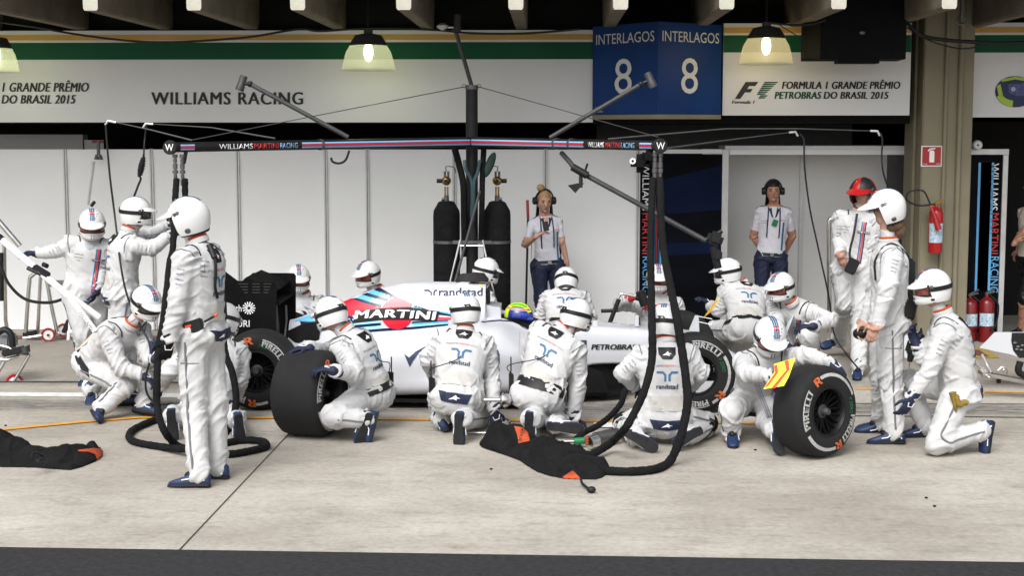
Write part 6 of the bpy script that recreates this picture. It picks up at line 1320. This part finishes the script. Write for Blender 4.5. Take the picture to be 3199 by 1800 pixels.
sleeve_hose([(578, 560, 12.8), (583, 640, 12.7), (620, 760, 12.2), (690, 900, 11.7), (698, 1050, 11.4), (706, 1110, 11.3), (726, 1164, 11.25), (738, 1240, 11.2), (731, 1298, 11.15), (712, 1345, 11.1), g0(680, 1372, .05), g0(620, 1384)], .027, 'black hose curving down behind the foreground man to the rear wheel')
sleeve_hose([(2040, 560, 12.75), (2034, 700, 12.4), (2033, 800, 12.0), (2035, 903, 11.6), (2037, 1007, 10.9), (2039, 1093, 10.75), (2033, 1150, 10.65), (2014, 1220, 10.55), (1986, 1283, 10.5), (1955, 1337, 10.4), g0(1917, 1378, .10), g0(1880, 1404, .06), g0(1846, 1424, .04)], .029, 'black hose hanging from the right boom to the black bag, the left of the pair')
sleeve_hose([(2062, 560, 12.75), (2066, 700, 12.4), (2076, 800, 12.0), (2093, 886, 11.6), (2114, 990, 10.9), (2131, 1093, 10.75), (2144, 1190, 10.65), (2148, 1260, 10.55), (2132, 1348, 10.4), g0(2113, 1404, .12), g0(2090, 1445, .03), g0(2050, 1466), g0(1983, 1474), g0(1900, 1472), g0(1860, 1462)], .031, 'black hose sweeping round on the concrete to the black bag, the right of the pair')
sleeve_hose([g0(1800, 1372, .06), g0(1830, 1350, .05), (1869, 1330, 11.3), (1911, 1297, 11.5), (1941, 1260, 11.6), (1952, 1225, 11.7), (1966, 1200, 11.75)], .024, 'short black hose from the wheel gun up to the hand of the seated mechanic')
# ---- wheel guns and tools
t = thing('wheel_gun', PZ(1845, 1390), 'silver and green wheel gun lying by the black bag', 'wheel gun'); Q = lambda x, y_, h: PZ(x, y_, h)
b = MB(); b.tube([Q(1862, 1372, .07), Q(1908, 1362, .07)], [.05, .052], 16); build('motor', b, 'grey', t); b = MB(); b.tube([Q(1905, 1362, .07), Q(1925, 1358, .07)], .05, 16); build('socket', b, 'dgrey', t)
b = MB(); b.tube([Q(1792, 1380, .05), Q(1832, 1377, .055)], .026, 12); build('handle', b, 'greenp', t); b = MB(); b.tube([Q(1764, 1380, .05), Q(1792, 1380, .05)], .014, 10); build('coupling', b, 'chrome', t)
b = MB(); b.tube([Q(1835, 1366, .10), Q(1836, 1386, .05)], .017, 10); build('trigger', b, 'oranger', t); b = MB(); b.tube([Q(1840, 1384, .06), Q(1865, 1376, .07)], .05, 14); build('body', b, 'chrome', t)
t = thing('wheel_gun', P(1552, 1250, 11.4), 'bright silver wheel gun held out by the mechanic beside the sidepod', 'wheel gun')
b = MB(); b.tube([P(1514, 1250, 11.32), P(1565, 1250, 11.3)], .016, 10); build('shaft', b, 'chrome', t); b = MB(); b.lathe([(0, -.02), (.05, -.02), (.06, 0), (.045, .03), (.02, .05), (0, .05)], P(1578, 1250, 11.3), (1, -.4, .1), 18); build('socket', b, 'chrome', t); b = MB(); b.tube([P(1585, 1246, 11.32), P(1600, 1252, 11.4)], .035, 12); build('motor', b, 'dgrey', t)
t = MB(); t.tube([PZ(1460, 1353, .02), PZ(1524, 1353, .02)], .008, 8); t.lathe([(0, 0), (.05, 0), (.055, .02), (.03, .05), (0, .05)], PZ(1574, 1328, .04), (.3, -1, .3), 18); o = build('air_fitting', t, 'chrome'); tag(o, 'round steel fitting on a rod behind the black bag', 'tool')
t = thing('drill', P(2850, 1090, 11.2), 'black hand drill pointing down, held by the mechanic on one knee', 'drill')
b = MB(); q = P(2852, 1085, 11.15); b.box(q, (.09, .07, .11), Matrix.Rotation(R(15), 3, 'Y'), .015); b.tube([q+Vector((0, 0, .05)), q+Vector((.07, 0, .1))], .028, 10); b.tube([q+Vector((-.01, 0, -.05)), q+Vector((-.02, 0, -.11))], [.03, .018], 12); build('body', b, 'black', t, 40); b = MB(); b.tube([q+Vector((-.02, 0, -.1)), q+Vector((-.025, 0, -.2))], .005, 6); build('bit', b, 'chrome', t)
def paddle(c, x_, y_v, lab):
    n_ = x_.cross(y_v).normalized(); t = thing('chevron_paddle', c, lab, 'paddle', 'chevron paddles'); w_, h_ = x_, y_v
    def rp(u, v, l=0): return c+w_*u+h_*v+n_*l
    poly = [(-.5, -.5), (.12, -.5), (.42, .0), (.5, .5), (-.1, .42), (-.22, -.05)]
    b = MB(); b.prism([rp(u, v) for u, v in poly], n_*-.012); build('board', b, 'ylw', t, 0)
    s_ = 1 if n_.y < 0 else -1
    b = MB()
    l_ = .003 if s_ > 0 else -.015
    for o_ in (-.02, .36): b.add([rp(u, v, l_) for u, v in [(-.5+o_*.9, -.5), (-.38+o_*.9, -.5), (-.02+o_*.75, -.02), (-.0+o_*.8, .44), (-.13+o_*.8, .42), (-.14+o_*.75, -.02)]], [tuple(range(6))])
    build('chevron', b, 'orf', t, 0); return t
pt = thing('chevron_paddle', P(2436, 1171, 10.5), 'yellow and orange chevron paddle held over the loose front tyre', 'paddle', 'chevron paddles'); K_ = lambda x, y_, l=0: P(2250+x/2.898, 950+y_/2.898, 10.42+.0003*(700-y_)-l)
b = MB(); b.prism([K_(395, 772), (K_(495, 615)), K_(488, 548), K_(682, 488), K_(622, 660), K_(578, 742)][::-1], (0, .012, 0)); build('board', b, 'ylw', pt, 0)
for pl_ in ([(489, 560), (517, 547), (527, 618), (440, 738), (402, 762), (498, 622)], [(582, 519), (620, 507), (630, 592), (502, 760), (462, 764), (600, 598)]): b = MB(); b.add([K_(u, v, .004) for u, v in pl_], [tuple(range(6))]); build('chevron', b, 'orf', pt, 0)
paddle(P(2225, 960, 14.1), Vector((.08, 0, .06)), Vector((.07, 0, .13)), 'yellow and orange chevron paddle under the arm of the mechanic beyond the front tyre')
# ---- black covers on the floor
def cover(name, poly, bumps, lab, seed=0, st=.0085):
    pg = [PZ(x, y_, 0) for x, y_ in poly]; n = len(pg); x0 = min(p.x for p in pg); x1 = max(p.x for p in pg); y0 = min(p.y for p in pg); y1 = max(p.y for p in pg)
    A_ = np.array([(p.x, p.y) for p in pg]); B_ = np.roll(A_, -1, 0); nx, ny = int((x1-x0)/st)+2, int((y1-y0)/st)+2
    gx, gy = np.meshgrid(x0+np.arange(nx)*st, y0+np.arange(ny)*st, indexing='ij'); pt = np.stack([gx.ravel(), gy.ravel()], 1); D = np.full(len(pt), 9.); ins = np.zeros(len(pt), bool)
    for a, b in zip(A_, B_):
        d = b-a; t = np.clip(((pt-a)@d)/(d@d), 0, 1); D = np.minimum(D, np.linalg.norm(pt-(a+t[:, None]*d), axis=1))
        c = ((a[1] > pt[:, 1]) != (b[1] > pt[:, 1])); xx = (b[0]-a[0])*(pt[:, 1]-a[1])/(b[1]-a[1]+1e-12)+a[0]; ins ^= c & (pt[:, 0] < xx)
    H = np.full(len(pt), .03)
    for (bx, by), hh, rr in bumps: q = PZ(bx, by, 0); e = np.exp(-(((pt[:, 0]-q.x)/rr)**2+((pt[:, 1]-q.y)/(rr*.8))**2)); H = np.maximum(H, hh*e**.7)+.12*np.minimum(H, hh*e)
    H *= np.clip(D/.055, 0, 1)**.55
    for k in range(len(pt)):
        if ins[k]:
            x, y_ = pt[k]; w_ = noise.noise(Vector((x*3+seed, y_*3, 1)))*.5; r1 = max(0, 1-6*abs(noise.noise(Vector((x*2.2+w_+seed, y_*5.5-x*2.6, 3))))); r2 = max(0, 1-6*abs(noise.noise(Vector((x*5+w_, y_*4+x*4+seed, 8)))))
            H[k] += (r1*.026+r2*.014-.008+.012*noise.noise(Vector((x*9, y_*9, seed))))*min(1, D[k]/.05)
    H = np.maximum(H, .004); idx = {}; vs = []; fs = []
    def vid(i, j):
        k = i*ny+j
        if k not in idx: idx[k] = len(vs); vs.append(Vector((pt[k][0], pt[k][1], float(H[k]))))
        return idx[k]
    for i in range(nx-1):
        for j in range(ny-1):
            if ins[i*ny+j] and ins[(i+1)*ny+j] and ins[i*ny+j+1] and ins[(i+1)*ny+j+1]: fs.append((vid(i, j), vid(i+1, j), vid(i+1, j+1), vid(i, j+1)))
    ec = {}
    for f in fs:
        for a, b in zip(f, f[1:]+f[:1]): ec[(a, b)] = 1
    low = {}
    for a, b in list(ec):
        if (b, a) not in ec:
            for q in (a, b):
                if q not in low: low[q] = len(vs); vs.append(Vector((vs[q].x, vs[q].y, .001)))
            fs.append((b, a, low[a], low[b]))
    t = thing(name, Vector((sum(p.x for p in pg)/n, sum(p.y for p in pg)/n, 0)), lab, 'cover', 'black covers dropped on the concrete')
    b = MB(); b.add(vs, fs); o = build('cloth', b, 'blackm', t, 70); return t, o, BVHTree.FromPolygons(vs, fs)
def px_decal(bv, name, geos, m, par, lift=.006):
    b = MB()
    for pts, fs in geos:
        h = []
        for u, v in pts:
            r = ray(u, v).normalized(); q = bv.ray_cast(CAM, r, 30); h.append(q[0]+(q[1] if q[1].dot(r) < 0 else -q[1])*lift if q[0] else None)
        fs = [f for f in fs if all(h[i] is not None for i in f)]; used = sorted({i for f in fs for i in f}); mp = {i: k for k, i in enumerate(used)}
        b.add([h[i] for i in used], [tuple(mp[i] for i in f) for f in fs])
    if b.f: return build(name, b, m, par, 60)
C_ = lambda *a: a
J2 = lambda u, v: (1400+u/3.623, 1200+v/3.623)
t1, o1, bv1 = cover('wheel_cover', [J2(*q) for q in ((345, 690), (380, 725), (430, 745), (640, 812), (800, 872), (900, 940), (1000, 1002), (1150, 1050), (1300, 1078), (1500, 1088), (1690, 1086), (1755, 1066), (1800, 1030), (1845, 985), (1790, 925), (1700, 880), (1620, 800), (1450, 745), (1250, 690), (1120, 660), (1040, 690), (960, 700), (900, 690), (760, 650), (620, 640), (520, 650), (430, 660))],
    [(J2(560, 735), .185, .16), (J2(740, 730), .17, .15), (J2(860, 750), .12, .12), (J2(1120, 800), .11, .2), (J2(1300, 860), .10, .2), (J2(1500, 950), .085, .18), (J2(1700, 990), .08, .15), (J2(1250, 980), .06, .2), (J2(900, 850), .07, .16)], 'crumpled black cover with orange patch reading RIG on the concrete before the crew', 3)
px_decal(bv1, 'orange_patch', [tri_px([(1606, 1333), (1632, 1338), (1648, 1352), (1656, 1380), (1622, 1388), (1616, 1358)], 6)], 'oranger', o1)
v_, f_, a_ = text2d('RIG', bold=0.); px_decal(bv1, 'lettering', [([(1634+10*(b_)-10+ (a-.5)*8, 1378-36*a+ 3*b_) for a, b_ in v_], f_)], 'txt_k', o1, .009)
px_decal(bv1, 'orange_corner', [tri_px([(1756, 1494), (1790, 1473), (1816, 1498)], 6)], 'oranger', o1)
b = MB(); b.tube(crom([PZ(1815, 1498, .03), PZ(1820, 1512, .03), PZ(1836, 1526, .02), PZ(1846, 1530, .02)]), .009, 8); b.ell(PZ(1848, 1531, .024), (.03, .024, .022)); o = build('boom_microphone', b, 'black'); tag(o, 'black headset microphone sticking out from under the crumpled cover', 'microphone')
B2 = lambda u, v: (u/2.898, 1000+v/2.898)
t2, o2, bv2 = cover('wheel_cover', [B2(*q) for q in ((-260, 1330), (0, 1337), (300, 1342), (480, 1355), (640, 1366), (740, 1340), (860, 1292), (922, 1252), (935, 1190), (915, 1165), (860, 1180), (800, 1215), (720, 1235), (560, 1228), (450, 1222), (300, 1205), (150, 1195), (60, 1180), (-260, 1180))],
    [(B2(-40, 1250), .19, .17), (B2(120, 1270), .13, .15), (B2(300, 1280), .105, .17), (B2(520, 1290), .10, .16), (B2(720, 1280), .09, .14), (B2(850, 1235), .085, .13)], 'long black cover with an orange strap on the concrete at far left', 9)
px_decal(bv2, 'orange_strap', [tri_px([(243, 1409), (290, 1402), (318, 1404), (318, 1430), (302, 1440), (296, 1422), (275, 1414), (246, 1413)], 6)], 'oranger', o2)
b = MB(); b.tube(crom([PZ(100, 1432, .13), PZ(104, 1418, .15), PZ(125, 1420, .13), PZ(135, 1432, .10), PZ(118, 1440, .11)]), .012, 7); build('strap_loop', b, 'black', o2)
# ---- left: long white jack bar, stands, trolley
t = thing('jack_bar', P(150, 900, 12.9), 'long white bar slanting down from the left edge with black lettering', 'bar'); JY = 12.9
b = MB(); b.tube([P(0, 744, 13.0), P(215, 925, JY)], .030, 14); b.tube([P(205, 915, JY), P(310, 992, JY+.1)], .030, 14); b.tube([P(214, 922, JY), P(305, 1045, JY-.1)], .026, 14); build('tube', b, 'white', t); b = MB(); b.tube([P(-6, 740, 13), P(6, 750, 13)], .036, 12); build('end_cap', b, 'black', t)
b = MB(); b.tube([P(298, 1042, JY-.1), P(260, 1082, JY-.1), P(228, 1114, JY-.1)], .018, 10); b.tube([P(258, 1080, JY-.1), P(285, 1076, JY-.1)], .01, 8); build('handle', b, mat('cream_grip', (.60, .52, .40), .6, nz=(9, .1)), t)
A, B_ = P(252, 972, JY-.075), P(292, 1028, JY-.11); dx = B_-A; up_ = Vector((-dx.z, 0, dx.x)).normalized()*.032; b = MB(); put_text(b, 'WILLIAMS', rect_fn(A-up_*.5+Vector((0, -.03, 0)), dx, up_), bold=0.); build('lettering', b, 'txt_k', t, 0)
b = MB(); q = P(130, 848, 12.93); b.box(q, (.16, .06, .055), Matrix.Rotation(R(32), 3, 'Y'), .01); b.tube([q+Vector((-.12, 0, .03)), q+Vector((.0, -.02, -.02))], .02, 8); b.tube([q+Vector((.02, 0, .06)), q+Vector((.06, -.03, .05))], .022, 8); build('clamp', b, 'black', t, 30)
b = MB(); b.tube([P(-30, 660, 13.3), P(62, 768, 13.3)], .024, 12); o = build('steel_pole', b, 'chrome'); tag(o, 'polished steel pole held by the mechanic facing us at far left', 'pole')
t = thing('steel_trestle', P(130, 1050, 16.5), 'bent steel trestle with red wheels in front of the partition at left', 'trestle'); TY = 16.4
b = MB()
b.tube(crom([P(80, 1052, TY), P(92, 890, TY), P(100, 862, TY), P(128, 850, TY), P(146, 876, TY), P(160, 950, TY), P(180, 1042, TY)]), .022, 10); b.tube([P(128, 852, TY+.2), P(118, 1042, TY+.2)], .02, 10); b.tube([P(74, 1057, TY), P(150, 1046, TY), P(185, 1040, TY)], .018, 8); build('frame', b, 'chrome', t)
def red_wheel(par, c, r, ax=(.25, -1, 0)):
    b = MB(); b.lathe([(r*.72, -.02), (r*.9, -.025), (r, -.015), (r, .015), (r*.9, .025), (r*.72, .02)], c, ax, 28); wv_ = build('castor', b, 'red', par); b = MB(); b.lathe([(0, .022), (r*.2, .024), (r*.25, .01), (r*.74, .014), (r*.74, -.014), (0, -.014)], c, ax, 24); build('hub', b, 'white', wv_); b = MB(); b.tube([c, c+Vector(ax).normalized()*.04], .014, 10); build('axle', b, 'dgrey', wv_)
red_wheel(t, P(151, 1046, TY-.05), .075); red_wheel(t, P(198, 1031, TY+.2), .072)
b = MB(); q = P(95, 1042, TY); b.box(q, (.16, .05, .05), Matrix.Rotation(R(-10), 3, 'Y'), .008); b.box(P(208, 1020, TY), (.05, .05, .16), Matrix.Rotation(R(25), 3, 'Y'), .008); build('latch', b, 'black', t, 30)
b = MB(); b.tube([P(14, 760, 15.8), P(18, 1000, 15.8), PZ(30, 1075, .02)], .02, 10); o = build('steel_post', b, 'chrome'); tag(o, 'upright steel tube at the far left edge behind the bar', 'post'); b = MB(); b.tube([P(3, 790, 15.6), P(4, 940, 15.6)], .03, 10); o = build('dark_post', b, 'black'); tag(o, 'dark upright tube cut by the left edge of the photo', 'post')
cable('thick_cable', [P(-10, 790, 15.0), P(5, 835, 15), P(30, 890, 15), P(80, 935, 15), P(150, 946, 14.8), P(205, 932, 14.6), P(240, 915, 14.4)], .016, 'black', 'thick black cable drooping behind the white bar at left')
t = thing('tube_rack', P(225, 1050, 15.4), 'white tubular frame with a small steel tray behind the mechanic at far left', 'frame'); b = MB(); WY = 15.4
for x_, y0, y1 in ((222, 900, 1060), (234, 900, 1052)): b.tube([P(x_, y0, WY), P(x_-6, y1, WY)], .013, 8)
b.tube([P(216, 1036, WY), P(270, 1040, WY)], .02, 8); b.tube([P(216, 1036, WY), P(214, 1062, WY)], .018, 8); build('tube', b, 'white', t); b = MB(); b.box(P(200, 886, WY), (.25, .2, .05), None, .006); build('tray', b, 'grey', t, 30); b = MB(); b.box(P(228, 866, WY), (.09, .05, .05), Matrix.Rotation(R(30), 3, 'Y'), .01); build('grip', b, 'black', t, 30)
b = MB(); b.tube([P(292, 515, 17.0), P(276, 640, 17.0)], .016, 8); b.tube([P(294, 505, 17), P(290, 516, 17)], .02, 8); o = build('grey_strut', b, 'alu'); tag(o, 'grey strut leaning on the partition above the mechanic facing us', 'strut')
b = MB(); b.box(P(291, 637, 16.5), (.07, .03, .035), Matrix.Rotation(R(-50), 3, 'Y'), .006); o = build('black_grip', b, 'black'); tag(o, 'short black grip above the helmet of the mechanic facing us at left', 'grip')
b = MB()
for dx in (-6, 6): q = P(308+dx, 482, 17.15); b.tube([q, q-UP*.06], [.012, .03], 10)
b.tube([P(308, 440, 17.15), P(308, 485, 17.15)], .02, 8); o = build('spot_pair', b, 'grey'); tag(o, 'pair of small grey spotlights over the partition at left', 'spotlight')
t = thing('trolley', P(40, 1150, 13.7), 'steel trolley with a grey case and a red wheel at the left edge', 'trolley'); VY = 13.75
b = MB(); b.tube([P(92, 1110, VY), P(42, 1197, VY)], .016, 10); b.tube([P(-20, 1222, VY), P(45, 1196, VY)], .020, 10); b.tube([P(-20, 1090, VY), P(40, 1103, VY+.1), P(92, 1108, VY)], .014, 8); b.tube([P(-20, 1120, VY), P(20, 1125, VY), P(60, 1112, VY)], .016, 8); b.tube([P(15, 1130, VY), P(-25, 1200, VY)], .014, 8); b.tube([P(-20, 1075, VY), P(20, 1084, VY), P(48, 1094, VY)], .012, 8); build('frame', b, 'chrome', t)
red_wheel(t, P(47, 1196, VY+.04), .082)
b = MB(); b.box(P(8, 1066, VY+.15), (.22, .25, .13), None, .02); build('case', b, mat('case_grey', (.16, .17, .18), .45, nz=(9, .1)), t, 30); b = MB(); b.tube(crom([P(-5, 1040, VY), P(15, 1030, VY), P(35, 1045, VY), P(40, 1085, VY)]), .03, 10); b.box(P(44, 1098, VY), (.2, .12, .06), Matrix.Rotation(R(-12), 3, 'Y'), .012); build('black_cover', b, 'black', t, 30); b = MB(); b.prism([P(54, 1092, VY-.05), P(82, 1082, VY-.05), P(84, 1104, VY-.05), P(66, 1106, VY-.05)], (0, .1, 0)); build('grey_plate', b, 'dgrey', t, 0)
# ---- right: spare nose and wing assembly
t = thing('spare_nose', P(3150, 1100, 13.5), 'white spare car nose on a low steel stand at the right edge', 'car nose'); NY = 13.5
b = MB(); b.loft([[P(x_, yt, NY), P(x_, yt, NY+.35*k+.05), P(x_, yb, NY+.35*k+.05), P(x_, yb, NY)] for x_, yt, yb, k in ((3062, 1084, 1088, .2), (3085, 1062, 1092, .5), (3108, 1038, 1098, .8), (3160, 1038, 1108, 1), (3192, 1038, 1120, 1), (3290, 1040, 1122, 1))]); build('nose_shell', b, 'whiteg', t, 40)
b = MB(); b.prism([P(3162, 1040, NY-.006), P(3260, 1040, NY-.006), P(3260, 1118, NY-.006), P(3184, 1119, NY-.006), P(3166, 1095, NY-.006), P(3160, 1065, NY-.006)], (0, .004, 0)); build('opening', b, 'black', t, 0)
b = MB()
for x_, y_ in ((3172, 1072), (3182, 1084), (3196, 1080), (3178, 1092), (3192, 1094)): b.ell(P(x_, y_, NY-.012), (.02, .01, .012), None, 8, 6)
build('fasteners', b, 'grey', t)
b = MB(); b.tube([P(3045, 1132, 13.1), P(3085, 1172, 13.1), P(3250, 1205, 13.1)], .02, 10); b.tube([P(3068, 1108, 13.2), P(3098, 1165, 13.1)], .012, 8); b.box(P(3150, 1182, 13.1), (.5, .15, .03), Matrix.Rotation(R(11), 3, 'Y'), .005); b.tube([P(3070, 1170, 13.1), P(3110, 1176, 13.1)], .025, 10); b.ell(P(3090, 1180, 13.0), (.02, .02, .02)); b.tube(crom([P(3118, 1158, 13.0), P(3130, 1148, 13.0), P(3146, 1152, 13.0), P(3146, 1170, 13.0)]), .006, 6); b.ell(P(3136, 1157, 13.0), (.018, .018, .018)); build('stand', b, 'chrome', t, 40)
b = MB(); b.tube(crom([P(3188, 1130, 12.9), P(3182, 1160, 12.9), P(3205, 1178, 12.9)]), .03, 10); build('castor_fork', b, 'black', t); b = MB(); b.tube([P(3120, 1186, 13.1), P(3121, 1197, 13.1)], .02, 8); build('foot', b, 'black', t)
b = MB(); b.prism([P(2804, 1047, 13.8), P(2886, 1047, 13.8), P(2886, 1124, 13.8), P(2804, 1116, 13.8)], (0, .3, 0)); o = build('white_box', b, 'whiteg', None, 0); tag(o, 'white bodywork panel standing between the man in profile and the kneeling drill man', 'panel')
b = MB(); q = PZ(2828, 1065, 0); q.y = 16.0; q.x = P(2828, 1000, 16).x; b.lathe([(0, .0), (.035, .0), (.035, .16), (.014, .2), (.014, .225), (0, .225)], q, UP, 16); o = build('water_bottle', b, mat('clear_bottle', (.10, .16, .20), .15, nz=(9, .1))); tag(o, 'small water bottle by the pillar foot behind the man in profile', 'bottle')
b = MB(); b.tube(crom([P(2592, 1040, 16.5), P(2590, 800, 16.5), P(2590, 700, 16.5), P(2600, 682, 16.5), P(2625, 676, 16.5), P(2660, 676, 16.5)]), .024, 12); o = build('steel_rail', b, 'chrome'); tag(o, 'bent steel rail in front of the grey cubicle wall beside the red helmet man', 'rail')
# ---- things worn or held
p = PEOPLE['p17']; t = thing('harness', p['nk'], 'black harness and backpack on the long-haired man at right', 'harness'); B_ = p['bk']; A_ = p['ax']; N_ = p['nk']
b = MB(); rm = Matrix((p['lat'], B_, A_)).transposed(); b.box(N_-A_*.27+B_*.155, (.16, .07, .34), rm, .02); b.box(N_-A_*.47+B_*.13+p['lat']*.1, (.1, .09, .14), rm, .015); b.tube([N_-A_*.42+B_*.2, N_-A_*.56+B_*.17], .03, 10); build('pack', b, 'black', t, 30)
b = MB(); o_ = [p['proj'](N_-A_*s_+p['lat']*u_+dv*.4, -dv, 1, .006) for s_, u_, dv in ((.36, .11, B_), (.2, .11, B_), (.08, .105, B_), (.0, .1, A_), (.1, .1, p['fr']), (.25, .11, p['fr']))]; o_ = [q for q in o_ if q]; b.tube(crom(o_), .013, 8, flat=.6); build('strap', b, 'black', t)
hq = p['hc']; hm = mat; b = MB(); b.ell(hq-p['hf']*.06-p['hu']*.12, (.065, .08, .06)); b.ell(hq-p['hf']*.085-p['hu']*.165, (.055, .062, .065)); b.ell(hq-p['hf']*.02-p['hu']*.13, (.05, .078, .05)); build('hair', b, 'hairb', p['root'])
p3 = p['sh']['hR']; t = MB(); q = p3[0]+p3[1]*.10; t.ell(q, (.055, .05, .045)); t.tube([q, q+Vector((.07, 0, .07))], .022, 10); o = build('pressure_gauge', t, 'black', None); tag(o, 'round black gauge held by the long-haired man in profile', 'gauge')
# front stripes of the profile man, mic on his suit
p = PEOPLE['p16']; q = P(2662, 832, p['nk'].y-.25); b = MB(); b.box(q, (.10, .07, .15), Matrix.Rotation(R(25), 3, 'Y'), .01); b.tube(crom([P(2678, 668, p['nk'].y-.16), P(2668, 730, p['nk'].y-.2), P(2655, 790, p['nk'].y-.22), q]), .012, 8); o = build('radio_unit', b, 'black', None, 40); tag(o, 'black radio unit hanging in front of the man in the red helmet', 'radio')
b = MB(); HA, HB, HC = .146, .126, .140; H6 = Helm(p['hc']+p['hu']*.02, p['hf'], p['hu']); H6.patch(b, [10+8*i for i in range(11)], lambda a: 5, lambda a: 88, 1.025, .96, 6); H6.patch(b, [-88+8*i for i in range(8)], lambda a: -35, lambda a: 66, 1.025, .96, 6); build('black_half', b, 'black', p['root'], 60)
p = PEOPLE['p4']; b = MB(); q = P(606, 1020, 9.72); b.box(q, (.13, .06, .085), Matrix.Rotation(R(-18), 3, 'Y'), .008); rd = build('radio', b, 'black', p['root'], 30); b = MB(); b.tube([q+Vector((.07, 0, .03)), q+Vector((.15, -.01, .075))], .008, 8); build('antenna', b, 'black', rd); b = MB(); b.box(q+Vector((-.03, -.031, .005)), (.04, .006, .016), Matrix.Rotation(R(-18), 3, 'Y')); b.tube([q+Vector((.14, -.01, .07)), q+Vector((.16, -.01, .08))], .009, 8); build('red_mark', b, 'orf', rd, 0)
b = MB(); o_ = [p['proj'](p['nk']-p['ax']*s_+p['lat']*u_+p['bk']*.5, -p['bk'], 1, .012) for s_, u_ in ((.0, .02), (.08, .05), (.16, .07), (.26, .07), (.34, .05))]; o_ = [q for q in o_ if q]; b.tube(crom(o_), .010, 8); b.tube([o_[0], o_[1]], .022, 10); build('cable', b, 'black', p['root'])
p = PEOPLE['p18']; q = p['sp'](.02)+p['lat']*.11*1; b = MB(); q = P(2985, 1235, 10.70); b.tube(crom([q, q+Vector((.03, -.01, -.07)), q+Vector((.06, 0, -.05)), q+Vector((.09, 0, -.06))]), .02, 8); b.tube([q+Vector((-.02, 0, .02)), q+Vector((.01, 0, -.12))], [.028, .008], 8); build('pocket_gloves', b, mat('mustard', (.20, .13, .015), .7, nz=(20, .3)), p['root'])
p = PEOPLE['p11']
for s_ in 'LR':
    kn, an = p['sh']['k'+s_]; d = (an-kn).normalized(); b = MB(); b.cap(kn-d*.02, kn+d*.10, .092, .088, 14); build('knee_pad', b, 'blackm', p['root'])
